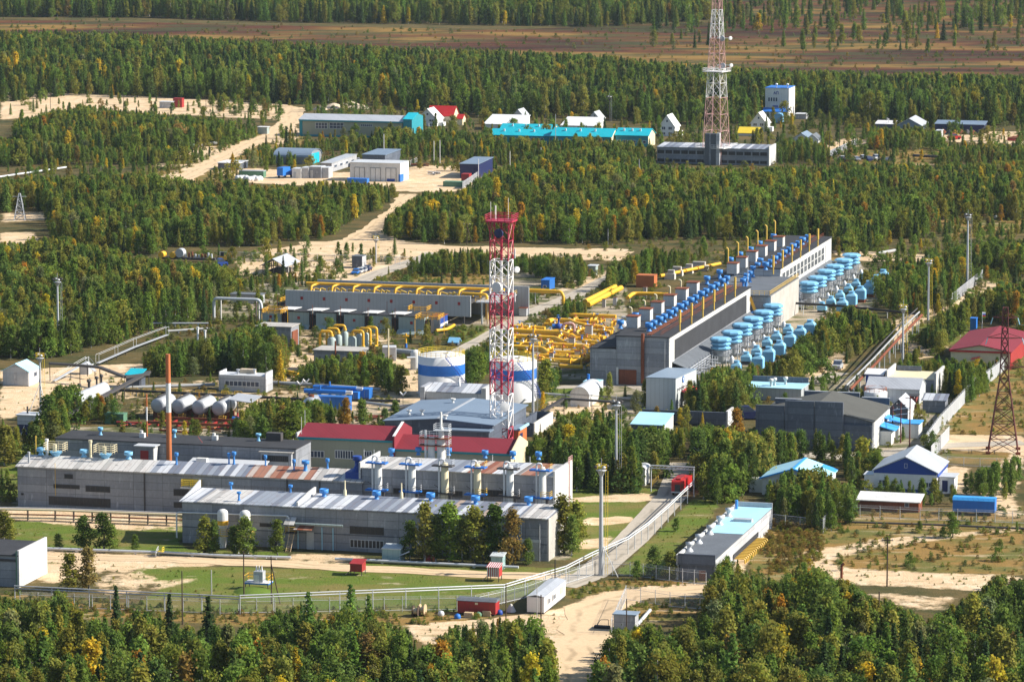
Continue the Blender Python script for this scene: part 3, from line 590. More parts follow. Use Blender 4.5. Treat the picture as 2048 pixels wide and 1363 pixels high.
# ------------------------------------------------------------------ building helpers
ORD = ['first','second','third','fourth','fifth','sixth','seventh','eighth','ninth','tenth','eleventh','twelfth','thirteenth','fourteenth','fifteenth','sixteenth','seventeenth','eighteenth','nineteenth','twentieth']
class B: pass
def bldg(name, label, x0, y0, x1, yt=None, D=None, xr=None, h=None, roof='flat', rise=0.0, wall='panel_grey', rm='tar', cat='building', over=.3, base=None, th=TH, para=0.0, side=None):
    b = B(); fr = b.fr = Fr(x0, y0, th=th); b.W = W = fr.ax(x1)
    b.h = h = fr.h(yt) if h is None else h
    b.D = D = fr.by(xr, x=W) if D is None else D
    b.root = r = thing(name, label, cat, fr); b.roof_kind = roof; FOOT.append((fr, -1, W+1, -1.5, D+1))
    mb = MB()
    if roof == 'flat': mb.box(0, W, 0, D, -.3, h)
    elif roof == 'mono': mb.exx([(0,-.3),(D,-.3),(D,h+rise),(0,h)], 0, W)
    elif roof == 'gx': mb.exx([(0,-.3),(D,-.3),(D,h),(D/2,h+rise),(0,h)], 0, W)
    elif roof == 'gy': mb.exy([(0,-.3),(W,-.3),(W,h),(W/2,h+rise),(0,h)], 0, D)
    elif roof == 'arch':
        pr = [(0,-.3),(D,-.3)] + [(D/2+D/2*cos(a), h+rise*sin(a)) for a in [pi*k/12 for k in range(13)]]
        mb.exx(pr, 0, W)
    elif roof == 'archy':
        pr = [(0,-.3),(W,-.3)] + [(W/2+W/2*cos(a), h+rise*sin(a)) for a in [pi*k/12 for k in range(13)]]
        mb.exy(pr, 0, D)
    b.wall = mb.build('wall', wall, r)
    if side:                                     # right end wall in its own colour, often paler to paint in sunlight
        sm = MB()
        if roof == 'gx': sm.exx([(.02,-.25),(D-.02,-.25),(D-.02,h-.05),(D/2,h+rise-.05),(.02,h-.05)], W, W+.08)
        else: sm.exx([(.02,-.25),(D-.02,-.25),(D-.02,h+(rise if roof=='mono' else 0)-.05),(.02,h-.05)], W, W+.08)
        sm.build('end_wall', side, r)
    mr = MB(); o = over; t = .18
    if roof == 'flat': mr.box(-o, W+o, -o, D+o, h+.003, h+t)
    elif roof == 'mono':
        k = rise/D; mr.slab((-o,-o,h-o*k+t),(W+o,-o,h-o*k+t),(W+o,D+o,h+rise+o*k+t),(-o,D+o,h+rise+o*k+t), t-.005)
    elif roof == 'gx':
        k = rise/(D/2)
        mr.slab((-o,-o,h-o*k+t),(W+o,-o,h-o*k+t),(W+o,D/2,h+rise+t),(-o,D/2,h+rise+t), t-.005)
        mr.slab((-o,D/2,h+rise+t),(W+o,D/2,h+rise+t),(W+o,D+o,h-o*k+t),(-o,D+o,h-o*k+t), t-.005)
    elif roof == 'gy':
        k = rise/(W/2)
        mr.slab((-o,-o,h-o*k+t),(W/2,-o,h+rise+t),(W/2,D+o,h+rise+t),(-o,D+o,h-o*k+t), t-.005)
        mr.slab((W/2,-o,h+rise+t),(W+o,-o,h-o*k+t),(W+o,D+o,h-o*k+t),(W/2,D+o,h+rise+t), t-.005)
    elif roof in ('arch', 'archy'):
        A_ = [pi*k/12 for k in range(13)]; L_ = D if roof == 'arch' else W
        pin = [(L_/2+(L_/2+.02)*cos(a), h+(rise+.02)*sin(a)) for a in A_]; pout = [(L_/2+(L_/2+.2)*cos(a), h+(rise+.2)*sin(a)) for a in A_]
        (mr.exx if roof == 'arch' else mr.exy)(pin + pout[::-1], -o, (W if roof == 'arch' else D)+o)
    b.roof = mr.build('roof', rm, r)
    if para:
        mp = MB(); z = h+t; q = .25
        mp.box(-o,W+o,-o,-o+q,z-.02,z+para); mp.box(-o,W+o,D+o-q,D+o,z-.02,z+para); mp.box(-o,-o+q,-o+q,D+o-q,z-.02,z+para); mp.box(W+o-q,W+o,-o+q,D+o-q,z-.02,z+para)
        mp.build('parapet', wall, r)
    if base: MB().box(-.06, W+.06, -.06, D+.06, -.3, base[1]).build('plinth', base[0], r)
    return b
def win(b, x0, y0, x1, y1, n=2, rows=1, face='F', fm='white', gm='glass', name='window', u=None, z=None):
    fr = b.fr
    if u is None:
        if face == 'F':
            a0, a1 = fr.ax(x0), fr.ax(x1); z1 = fr.h(y0, a0); z0 = fr.h(y1, a0)
        else:
            a0, a1 = fr.by(x0, x=b.W), fr.by(x1, x=b.W); z1 = fr.h(y0, b.W, a0); z0 = fr.h(y1, b.W, a0)
    else: (a0, a1), (z0, z1) = u, z
    mb = MB(); t = min(.12, (a1-a0)/10)
    def bx(p0, p1, q0, q1, d0, d1, mi):
        if face == 'F': mb.box(p0, p1, -d1, -d0, q0, q1, mi)
        else: mb.box(b.W+d0, b.W+d1, p0, p1, q0, q1, mi)
    d = .10 if face == 'R' else .02
    bx(a0+.02, a1-.02, z0+.02, z1-.02, d-.01, d+.03, 1)
    bx(a0, a1, z1-t, z1, d, d+.09, 0); bx(a0, a1, z0, z0+t, d, d+.11, 0)
    for k in range(n+1):
        p = a0 + (a1-a0-t)*k/n; bx(p, p+t, z0+t, z1-t, d, d+.085, 0)
    for k in range(1, rows):
        q = z0+(z1-z0)*k/rows
        for j in range(n):
            p = a0+(a1-a0-t)*j/n+t; bx(p, a0+(a1-a0-t)*(j+1)/n, q-t/2, q+t/2, d, d+.07, 0)
    return mb.build(name, [fm, gm], b.root)
def door(b, x0, y0, x1, y1=None, mat='steel_matt', face='F', name='door'):
    fr = b.fr; mb = MB()
    if face == 'F':
        a0, a1 = fr.ax(x0), fr.ax(x1); z1 = fr.h(y0, a0); mb.box(a0, a1, -.09, -.01, 0, z1); mb.box(a1-.3, a1-.2, -.15, -.09, z1*.45, z1*.5)
    else:
        a0, a1 = fr.by(x0, x=b.W), fr.by(x1, x=b.W); z1 = fr.h(y0, b.W, a0); mb.box(b.W+.06, b.W+.15, a0, a1, 0, z1); mb.box(b.W+.15, b.W+.2, a1-.3, a1-.2, z1*.45, z1*.5)
    return mb.build(name, mat, b.root)
def ventmesh(mb, x, y, z, r=.8, hn=1.0, hd=1.1, mi=0, n=14):
    mb.lathe((x,y,z), [(r*.75,0),(r*.7,.1),(r*.45,.35),(r*.42,hn),(r*.62,hn+.12),(r,hn+.18),(r,hn+hd),(r*.9,hn+hd+.05),(r*.88,hn+hd-.12),(0,hn+hd-.1)], n, mi)
def vent(b, px, py, z=None, r=.8, hn=1.0, hd=1.1, mat='blue_vent', parent=None, yy=None):
    z = b.h+.15 if z is None else z
    x, y = b.fr.l(px, py, z)
    mb = MB(); ventmesh(mb, x, y, z, r, hn, hd); return mb.build('vent', mat, parent or b.roof)
def rail(mb, pts, h=1.1, r=.035, n=2, mi=0, closed=False, step=1.3):
    P = [Vector(p) for p in pts]
    if closed: P.append(P[0])
    for a, b_ in zip(P, P[1:]):
        k = max(1, int((b_-a).length/step))
        for i in range(k+1):
            p = a.lerp(b_, i/k); mb.tube([p, p+Vector((0,0,h))], r, 4, mi, False)
        for j in range(n): mb.tube([a+Vector((0,0,h*(j+1)/n)), b_+Vector((0,0,h*(j+1)/n))], r, 4, mi, False)
def pipe(name, label, pts, r, mat, cat='pipe', posts=None, group=None, rb=1.0, n=10, post_r=.1, post_mat='galv', flange=None):
    """pts: pixel x, pixel y of the point on the GROUND below, height above ground"""
    P = [(lambda g: (g[0], g[1], p[2]))(G(p[0], p[1])) for p in pts]
    o = P[0]; P = [(p[0]-o[0], p[1]-o[1], p[2]) for p in P]
    mb = MB(); mb.bend(P, r, rb, n)
    if flange:
        for a, b_ in zip(P, P[1:]):
            A_, B_ = Vector(a), Vector(b_); L_ = (B_-A_).length
            for k in range(1, int(L_/flange)+1):
                p = A_.lerp(B_, k*flange/L_ if k*flange < L_ else .98); d = (B_-A_).normalized()*.07; mb.tube([p-d, p+d], r*1.45, 10)
    if posts:
        root = thing(name, label, cat, loc=(o[0],o[1],0), group=group); mb.build('pipe', mat, root)
        for a, b_ in zip(P, P[1:]):
            A_, B_ = Vector(a), Vector(b_); L_ = Vector((B_.x-A_.x, B_.y-A_.y, 0)).length; k = max(1, int(L_/posts)) if L_ > posts*.6 else 0
            for i in range(k):
                p = A_.lerp(B_, (i+.5)/k); m2 = MB(); m2.tube([(p.x,p.y,-.2),(p.x,p.y,max(.05,p.z-r))], post_r, 6); m2.box(p.x-.3,p.x+.3,p.y-.08,p.y+.08,p.z-r-.12,p.z-r+.02); m2.build('post', post_mat, root)
        return root
    return tag(mb.build(name, mat, loc=(o[0],o[1],0)), label, cat, group)
# ------------------------------------------------------------------ foreground buildings
b = bldg('concrete_shed', 'grey windowless shed with a bright end wall at the bottom left edge', -140, 1164, 36, yt=1102, xr=90, wall='panel_grey', rm='tar')
MB().box(b.W+.02, b.W+.4, -.3, b.D+.2, -.3, 6.6).build('end_wall', 'whitewash', b.root)  # pale end wall, its sunlit brightness painted into the colour
m2 = MB(); m2.box(b.W-.2, b.W+.015, -.32, -.2, 0, 6.55); m2.build('corner_trim', 'green_box', b.root)
MB().box(0, b.W-.3, -.16, -.02, 4.6, 5.0).build('gutter', 'dark_steel', b.root)
# rear long workshop
b = L2 = bldg('long_workshop', 'long grey panel workshop with a patchy striped metal roof', 36, 1012, 724, yt=932, D=11, roof='gx', rise=1.3, wall='panel_grey', rm='stripe_old', cat='workshop', over=.35)
def roofpatch(b, xa, xb, mat):
    fr = b.fr; a0 = fr.ax(xa, 0, b.h); a1 = fr.ax(xb, 0, b.h); o = .4; D = b.D; t = .24
    if b.roof_kind == 'gx':
        k = b.rise/(D/2); MB().slab((a0,-o,b.h-o*k+t),(a1,-o,b.h-o*k+t),(a1,D/2-.03,b.h+b.rise+t-.01),(a0,D/2-.03,b.h+b.rise+t-.01), .05).build('roof_sheet', mat, b.roof)
    else:
        k = b.rise/D; MB().slab((a0,-o,b.h-o*k+t),(a1,-o,b.h-o*k+t),(a1,D,b.h+b.rise+t),(a0,D,b.h+b.rise+t), .05).build('roof_sheet', mat, b.roof)
b.rise = 1.3
roofpatch(b, 299, 492, 'stripe_roof'); roofpatch(b, 492, 622, 'stripe_rust'); roofpatch(b, 622, 700, 'stripe_old')
for q in [(108,967,160,975,3,1),(172,970,221,982,5,1),(98,991,221,1008,14,1),(130,947,147,956,1,1),(348,977,378,990,2,1),(348,1003,366,1014,1,1),(43,985,48,989,1,1)]:
    win(b, *q[:4], n=q[4], fm='dark_steel', gm='glass_old')
ridge = b.h + b.rise + .2
for px in (82, 168, 257):
    x = b.fr.ax(px, b.D/2, ridge); mb = MB(); ventmesh(mb, x, b.D/2, ridge, .85, .55, .85); mb.build('vent', 'blue_sky', b.roof)
for px, r, h_ in ((353,.4,1.6),(458,.35,1.4),(468,.45,1.7),(531,.32,1.3),(588,.34,1.3),(611,.75,1.2),(655,.4,1.2)):
    y = b.D/2 - R.choice((.2,1.6)); zz = ridge - (b.D/2-y)*b.rise/(b.D/2); x = b.fr.ax(px, y, zz); mb = MB(); ventmesh(mb, x, y, zz-.1, r, h_, .8); mb.build('vent', 'blue_vent', b.roof)
for px, yb, h_, m_, r in ((58,1.5,2.2,'steel_matt',.22),(94,6,3.3,'white',.28),(181,5.6,3.4,'cream',.3),(72,6,3.8,'yellow_pale',.1),(107,6,1.9,'galv',.12)):
    zz = b.h + (yb if yb < b.D/2 else b.D-yb)*b.rise/(b.D/2); x = b.fr.ax(px, yb, zz); mb = MB(); mb.tube([(x,yb,zz),(x,yb,zz+h_)], r, 8); mb.tube([(x,yb,zz+h_-.3),(x,yb,zz+h_+.15)], r*1.35, 8); mb.build('flue', m_, b.roof)
for px in (112, 211):                            # roof fans with white railings
    x = b.fr.ax(px, b.D/2, ridge); mb = MB(); y = b.D/2
    mb.lathe((x,y,ridge-.1), [(.6,0),(1.0,.5),(1.3,.8),(1.3,.95)], 12); mb.build('fan_deck', 'blue_sky', b.roof)
    mb = MB(); rail(mb, [(x-2,y-1.4,ridge+.85),(x+1.9,y-1.4,ridge+.85),(x+1.9,y+1.4,ridge+.85),(x-2,y+1.4,ridge+.85)], 1.7, .05, 4, closed=True); mb.tube([(x-.2,y,ridge+.8),(x-.2,y,ridge+2.2)], .4, 8); mb.build('fan_railing', 'cream', b.roof)
mb = MB(); x = b.fr.ax(385); rail(mb, [(x-1.8,-1.2,5.6),(x+2,-1.2,5.6),(x+2,-.1,5.6),(x-1.8,-.1,5.6)], 1.4, .06, 4, closed=True); mb.build('balcony_railing', 'yellow_bright', b.root)
MB().box(x-2, x+2.2, -1.3, -.02, 5.35, 5.6).build('balcony', 'galv', b.root)
x = b.fr.ax(112); MB().tube([(x,-.15,2.5),(x,-.15,b.h+1)], .05, 5).build('vent_pipe', 'yellow_pale', b.root)
for px in (290, 575, 640): x = b.fr.ax(px); MB().box(x-.12, x+.12, -.2, -.02, 0, b.h-.1).build('downpipe', 'dark_steel', b.root)
# duct house at the junction of the two heights
x = b.fr.ax(706); y = b.D*.3; mb = MB(); mb.box(x-1.8, x+1.7, 1.0, 5.2, b.h-.1, b.h+1.7); mb.lathe((x,3,b.h+1.65),[(1.2,0),(.5,1.0),(.5,2),(.9,2.1),(.9,2.9)],12); mb.build('duct_house', 'blue_deep', b.roof)
# tall section
b = L2R = bldg('tall_workshop', 'tall grey end block of the workshop behind six process columns', 724, 1044.5, 1105, yt=936, D=13, roof='flat', wall='panel_grey', rm='stripe_old', cat='workshop', over=.15)
b.rise = 0; b.roof_kind = 'mono'
roofpatch(b, 815, 925, 'stripe_roof'); roofpatch(b, 935, 985, 'stripe_rust'); roofpatch(b, 985, 1030, 'stripe_roof'); roofpatch(b, 1042, 1075, 'stripe_rust')
MB().box(b.W+.17, b.W+.55, -.4, b.D+.4, -.3, b.h+1.15).build('end_wall', 'whitewash', b.root)
MB().box(-.5, -.16, -.3, b.D, b.h-2, b.h+1.2).build('parapet_wall', 'whitewash', b.root)
win(b, 787, 975, 925, 987, n=20, fm='dark_steel', gm='glass_old'); win(b, 940, 977, 1030, 990, n=12, fm='dark_steel', gm='glass_old'); win(b, 1029, 985, 1041, 997, n=2, fm='dark_steel', gm='glass_old')
mb = MB(); x = b.W+.62; rail(mb, [(x,b.D*.75,b.h+.9),(x,b.D-.2,b.h+.9)], 1.2, .05, 3); y = b.D*.8
mb.tube([(x,y,0),(x,y,b.h+2)], .05, 5); mb.tube([(x,y+.6,0),(x,y+.6,b.h+2)], .05, 5)
for k in range(24): mb.tube([(x,y,.5*k),(x,y+.6,.5*k)], .035, 4)
mb.build('ladder', 'pale_red', b.root)
for px, py in ((783,911),(837,909),(897,910),(970,915),(1026,917),(1077,918)): vent(b, px, py, b.h+.2, .66, .5, .95, 'blue_vent')
for px in (728,748,985,1060): x = b.fr.ax(px,b.D-1,b.h); MB().tube([(x,b.D-1,b.h),(x,b.D-1,b.h+1.6)], .06, 5).build('flue', 'galv', b.roof)
# front workshop
b = L1 = bldg('front_workshop', 'low grey workshop with a pale metal roof behind a row of birches', 365, 1084.5, 1094, yt=1003, D=11, roof='mono', rise=.55, wall='panel_grey', rm='stripe_roof', cat='workshop', over=.3)
b.rise = .55
roofpatch(b, 395, 470, 'stripe_old'); roofpatch(b, 1040, 1092, 'stripe_old')
MB().box(b.W+.02, b.W+.3, .1, b.D-.1, -.3, b.h+.2).build('end_wall', 'concrete', b.root)
mb = MB(); mb.exx([(0,b.h+.1),(b.D+.6,b.h+.6),(b.D+.6,b.h+2.2),(b.D*.6,b.h+1.1)], -.6, -.3); mb.build('gable_parapet', 'galv', b.roof)
x = b.fr.ax(592); mb = MB(); mb.exx([(.3,b.h+.2),(b.D+.4,b.h+.7),(b.D+.4,b.h+1.9),(b.D*.7,b.h+1.7),(.3,b.h+.9)], x, x+.35); mb.build('fire_wall', 'whitewash', b.roof)
MB().box(.02, b.W-.02, -.05, -.01, 3.0, 3.2).build('wall_band', 'panel_dark', b.root)
for q in [(700,1051,768,1066,8,1),(700,1077,768,1094,9,1),(540,1073,555,1090,2,1),(520,1045,545,1052,2,1)]: win(b, *q[:4], n=q[4], fm='steel_matt' if q[1] == 1077 else 'dark_steel', gm='glass_old')
door(b, 614, 1063, 628, mat='steel_matt')
MB().slab((b.fr.ax(594),-2.2,4.0),(b.fr.ax(630),-2.2,4.0),(b.fr.ax(630),-.05,4.5),(b.fr.ax(594),-.05,4.5), .1).build('canopy', 'stripe_rust', b.root)
door(b, 1038, 1078, 1080, mat='whitewash', name='gate')
MB().box(b.fr.ax(1036), b.fr.ax(1082), -.13, -.1, b.fr.h(1078,b.fr.ax(1038))-.4, b.fr.h(1078,b.fr.ax(1038))+.15).build('gate_lintel', 'white', b.root)
for px in (597, 645, 667, 1043, 1080): x = b.fr.ax(px); MB().tube([(x,-.25,0),(x,-.25,b.h*(.55 if px < 1000 else .9))], .1, 6).build('downpipe', 'blue_pale' if px < 1000 else 'steel_matt', b.root)
for px, py, r, hn, hd in ((462,981,.42,1.0,.6),(581,986,.42,1.0,.6),(478,1000,.42,1.1,.5),(648,993,.85,.6,.9),(753,998,.82,.6,1.0),(861,1002,.85,.6,1.0),(951,1008,.85,.6,1.0),(1057,1011,.82,.7,1.0)): vent(b, px, py, b.h+.5, r, hn, hd, 'blue_vent')
for px in (690, 803): x = b.fr.ax(px,b.D-.4,b.h); MB().lathe((x,b.D-.4,b.h+.5), [(.35,0),(.3,1.2),(.14,1.4),(.13,3.0)], 10).build('flue', 'cream', b.roof)
mb = MB(); rail(mb, [(b.fr.ax(425),b.D+.2,b.h+.7),(b.W,b.D+.2,b.h+.7)], .8, .03, 2); mb.build('roof_railing', 'dark_steel', b.roof)
mb = MB(); rail(mb, [(.5,-.2,b.h+.15),(b.W,-.2,b.h+.15)], .5, .025, 1); mb.build('snow_guard', 'steel_matt', b.roof)
# pipe along the wall, dropping at its end
fr = b.fr; mb = MB(); xe = fr.ax(580); mb.bend([(-.9,-.6,1.0),(-.9,-.6,fr.h(1023)),(xe,-.6,fr.h(1030,xe)),(xe,-.6,2.2)], .16, .6); mb.build('wall_pipe', 'galv', b.root)
x0_ = fr.ax(588); x1_ = fr.ax(690); mb = MB(); mb.tube([(x0_,-1.2,4.9),(x1_,-1.2,4.9)], .24, 10); mb.build('insulated_pipe', 'sheet_green', b.root)
# iron stair
st = thing('iron_stair', 'yellow iron stair leaning against the front workshop beside its canopy', 'stair', loc=fr.w(fr.ax(583),-1.6), rz=-TH)
mb = MB(); rail(mb, [(-.6,0,3.2),(1.2,0,3.2),(1.2,1.3,3.2),(-.6,1.3,3.2)], 1.1, .05, 3, closed=True); mb.build('railing', 'yellow_pale', st)
MB().box(-.7,1.3,-.1,1.35,3.0,3.2).build('landing', 'dark_steel', st)
mb = MB(); mb.tube([(-.1,-1.6,0),(.2,-.1,3.1)], .07, 5); mb.tube([(.8,-1.6,0),(1.1,-.1,3.1)], .07, 5)
for k in range(9): t_ = k/9+.05; mb.tube([(-.1+.3*t_,-1.6+1.5*t_,3.1*t_),(.8+.3*t_,-1.6+1.5*t_,3.1*t_)], .05, 4)
mb.build('steps', 'timber', st)
MB().slab((-.9,-.4,4.8),(1.1,-.4,4.8),(1.1,1.4,5.9),(-.9,1.4,5.9), .08).build('canopy', 'stripe_old', st)
# two silos by the workshop wall
for i, (px, lab) in enumerate(((455,'white silo with an orange band, left one by the workshop wall'),(499.5,'white silo with an orange band, right one by the workshop wall'))):
    p = fr.w(fr.ax(px), -2.6); t = thing('silo', lab, 'silo', loc=p, group='silos by the front workshop', rz=-TH)
    MB().lathe((0,0,0), [(1.0,4.2),(1.0,6.6),(.85,6.95),(.5,7.2),(.0,7.28)], 18).build('shell', 'white_dirty', t)
    MB().lathe((0,0,0), [(1.012,4.3),(1.012,5.15)], 18).build('band', 'yellow', t)
    MB().lathe((0,0,0), [(.62,0),(.62,3.2),(1.0,4.2)], 18).build('skirt', 'white_dirty', t)
    mb = MB(); rail(mb, [(-1.4,-1.4,2.6),(1.5,-1.4,2.6),(1.5,.8,2.6)], 1.1, .05, 3); mb.box(-1.4,1.5,-1.4,-1.0,2.4,2.55); mb.build('platform', 'yellow_pale', t)
# six process columns
for i, px in enumerate((760, 827, 892.5, 957, 1022, 1086.5)):
    f2 = L2R.fr; p = f2.w(f2.ax(px), -2.5); top = L2R.h + 3.0
    t = thing('process_column', 'cream process column with blue platforms, %s from the left before the tall workshop' % ORD[i], 'column', loc=p, group='process columns before the tall workshop', rz=-TH)
    mb = MB(); mb.lathe((.45,0,0), [(.95,0),(.95,6.5),(.75,7),(.70,top-1.2),(.5,top-.8),(.2,top-.6)], 14); mb.build('shell', 'cream' if i in (2,3) else 'white_dirty', t)
    mb = MB(); mb.bend([(-.55,-.5,.1),(-.55,-.5,top),(.3,-.2,top),(.4,0,top-1)], .19, .45, 8); mb.build('riser_pipe', 'galv', t)
    for z in (4.0, 6.9, top-1.4):
        dk = MB(); dk.prism([(-1.9,-.9),(2.2,-1.3),(2.3,.6),(-1.8,.7)] if z > 6 else [(.4,-1.2),(2.2,-1.4),(2.3,.6),(.4,.7)], z, z+.25)
        pl = dk.build('platform', 'blue' if i in (0,1,3,5) else 'dark_steel', t)
        mb = MB(); rail(mb, [(.4,-1.1,z+.25),(2.2,-1.3,z+.25),(2.2,.5,z+.25)], 1.1, .04, 3); mb.build('railing', 'yellow_pale' if i in (3,5) else 'steel_matt', pl)
    mb = MB()
    for z in (5.6, 8.7): mb.tube([(.4,0,z-1.2),(1.9,-.9,z-1.6+1.1)], .06, 4); mb.tube([(.4,0,z-1.4),(-1.5,-.6,z-.1)], .06, 4)
    mb.tube([(1.5,-.3,2),(1.5,-.3,7)], .3, 8); mb.build('bracket', 'dark_steel', t)
# tall twin column behind
p = L2R.fr.w(L2R.fr.ax(826), 16); t = thing('twin_column', 'tall pair of white columns rising in front of the dark red roof', 'column', loc=p, rz=-TH)
ht = (1010-868)/9.9
MB().lathe((-.9,0,0), [(.75,0),(.75,ht-.3),(.5,ht)], 14).build('shell', 'white_dirty', t); MB().lathe((1.0,.3,0), [(.85,0),(.85,ht-.5),(.55,ht),(.5,ht+1.6),(.25,ht+2.2),(.2,ht+5)], 14).build('shell', 'white_dirty', t)
for z in (ht-1.6, ht-.2, ht+1.4):
    pl = MB().prism([(-3.2,-1.2),(2.9,-1.2),(2.9,1.3),(-3.2,1.3)] if z < ht else [(-.3,-.9),(2.9,-.9),(2.9,1.2),(-.3,1.2)], z, z+.16).build('platform', 'rust' if z < ht else 'galv', t)
    mb = MB(); rail(mb, [(-3 if z < ht else -.2,-1.0,z+.16),(2.8,-1.0,z+.16),(2.8,1.0,z+.16),(-3 if z < ht else -.2,1.0,z+.16)], 1.1, .045, 3, closed=True); mb.build('railing', 'galv', pl)
mb = MB(); mb.bend([(-1.9,-.6,0),(-1.9,-.6,ht+1.5)], .22, .3, 8); mb.tube([(2.3,-.4,0),(2.3,-.4,ht)], .06, 4); mb.tube([(2.8,-.4,0),(2.8,-.4,ht)], .06, 4)
for k in range(28): mb.tube([(2.3,-.4,.5*k),(2.8,-.4,.5*k)], .03, 4)
mb.build('riser_pipe', 'galv', t)
# black roofed building
b = L3 = bldg('tarred_roof_workshop', 'long low workshop with a black tarred roof behind the chimney', 112, 941, 592, h=6.7, D=10, roof='flat', wall='panel_grey', rm='tar', cat='workshop', over=.2)
fr = b.fr
for px, py, r, hn, hd, m_ in ((201,869,.55,.8,.75,'blue_sky'),(349,874,.5,.9,.7,'blue_sky'),(517,881,.55,.9,.6,'blue_sky')): vent(b, px, py, b.h+.18, r, hn, hd, m_)
for px, py in ((285,874),(430,879)):
    x, y = fr.l(px, py, b.h+.18); mb = MB(); mb.cbox(x,y,b.h+.18,1.1,1.0,.9); mb.tube([(x-.2,y,b.h+1),(x-.2,y,b.h+1.6)], .35, 8); mb.build('fan_unit', 'white_dirty', b.roof)
x, y = fr.l(549, 880, b.h+.18); MB().cbox(x,y,b.h+.18,3.2,1.6,1.6).build('plant_box', 'dark_steel', b.roof)
x, y = fr.l(294, 872, b.h+.18); mb = MB(); mb.tube([(x,y,b.h+.18),(x,y,b.h+3.4)], .17, 8); mb.build('stack', 'orange', b.roof)
mb = MB(); mb.tube([(x,y,b.h+3.4),(x,y,b.h+6.3)], .17, 8); mb.build('stack', 'white', b.roof); MB().tube([(x,y,b.h+6.3),(x,y,b.h+9.0)], .17, 8).build('stack', 'orange', b.roof)
x, y = fr.l(405, 885, b.h+.18); MB().tube([(x,y,b.h+.18),(x-1.0,y,b.h+1.5)], .05, 5).build('bent_pipe', 'red', b.roof)
# roof stair house
x0_, x1_ = fr.ax(275,-1.5,5), fr.ax(311,-1.5,5); sh = MB().box(x0_, x1_, -3, -.3, 2.6, 6.4).build('stair_house', 'panel_grey', b.root)
MB().box(x0_-.2, x1_+.6, -3.3, 0, 6.405, 6.6).build('roof', 'galv', sh); MB().box(x0_+1.2, x0_+2.9, -3.1, -2.99, 2.9, 5.6).build('door', 'red', sh); MB().box(x1_+.01, x1_+.12, -2.9, -.4, 2.6, 6.39).build('end_wall', 'white_dirty', sh)
b = bldg('lean_to_store', 'low white roofed lean-to between the two long workshops', 372, 968, 520, h=3.6, D=5, roof='mono', rise=.8, wall='panel_light', rm='galv', cat='store')
MB().cbox(b.fr.ax(395), 3, 4.2, 2.2, 1.2, .8).build('fan_unit', 'white_dirty', b.roof)
b = bldg('boiler_annex', 'small grey annex with dark windows beside the beige building', 521, 962, 583, h=6.0, D=6, roof='flat', wall='panel_light', rm='concrete', cat='annex')
win(b, 525, 909, 577, 921, n=14, fm='dark_steel', gm='glass_old')
# red roofed beige building
b = RB = bldg('beige_hall', 'beige building with a dark red gable roof and teal corner, upper left section', 599, 936, 785, yt=873, D=12, roof='gx', rise=1.9, wall='beige', rm='red_roof', cat='building', over=.25)
MB().box(-.1, b.fr.ax(609), -.1, -.01, -.2, b.h-.02).build('corner_trim', 'teal', b.root); MB().box(-.25, b.W+.25, -.36, -.26, b.h-.35, b.h+.05).build('eaves_trim', 'teal', b.root)
for q in ((621,900,649,914,4,1),(670,899,707,916,7,1),(728,901,744,913,3,1)): win(b, *q[:4], n=q[4])
mb = MB(); D = b.D; mb.exx([(-.6,.0),(D+.4,0),(D+.4,b.h+.9),(D/2,b.h+b.h*0+3.0),(-.6,b.h+1.0)], b.W+.26, b.W+.6); mb.build('end_wall', 'red_roof', b.root)
mb = MB(); mb.slab((b.W+.2,-.7,b.h+1.15),(b.W+.75,-.7,b.h+1.15),(b.W+.75,D/2,b.h+3.12),(b.W+.2,D/2,b.h+3.12), .12); mb.build('coping', 'white', b.root)
MB().box(-.6, -.26, -.4, D, b.h-.2, b.h+.9).build('parapet', 'whitewash', b.root)
for px, py in ((603,862),(610,848)): x, y = b.fr.l(px, py, b.h+1); MB().tube([(x,y,b.h),(x,y,b.h+4)], .05, 4).build('mast', 'galv', b.roof)
p0 = RB.fr.w(RB.W+.62, 0); q0 = proj(p0)
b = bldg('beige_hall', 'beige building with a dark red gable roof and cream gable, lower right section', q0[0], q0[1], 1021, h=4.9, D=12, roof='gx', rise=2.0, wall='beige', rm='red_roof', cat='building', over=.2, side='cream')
MB().box(-.1, b.W+.2, -.33, -.22, b.h-.35, b.h+.05).build('eaves_trim', 'teal', b.root)
mb = MB(); D = b.D; mb.exx([(-.2,b.h-.2),(D+.2,b.h-.2),(D+.2,b.h+.7),(D/2,b.h+2.9),(-.2,b.h+.8)], b.W+.21, b.W+.5); mb.build('gable_parapet', 'cream', b.root)
# slate blue roofed hall
b = SH = bldg('slate_blue_hall', 'wide hall with a low slate blue roof behind the red roofs', 770, 903, 985, h=6.6, D=28, roof='gy', rise=.9, wall='panel_dark', rm='roof_slate', cat='hall', over=.4)
x = b.W/2; MB().box(x-.3, x+.3, -.4, b.D+.3, b.h+1.0, b.h+1.15).build('ridge_cap', 'steel_matt', b.roof)
for px, py in ((818,829),(844,829),(891,839),(906,806)): vent(b, px, py, b.h+.7, .55, .6, .45, 'white_dirty')
MB().box(b.W*.55, b.W, -3.0, -.02, -.2, 5.6).build('bay', 'panel_dark', b.root); MB().box(b.W*.55-.2, b.W+.3, -3.3, -.01, 5.61, 5.9).build('bay_roof', 'roof_slate', b.root)
b = bldg('striped_roof_pump_house', 'small hall with a silver and blue striped roof in front of the tanks', 852, 822, 963, h=4.4, D=6.5, roof='mono', rise=1.1, wall='panel_light', rm='stripe_roof', cat='pump house', over=.1)
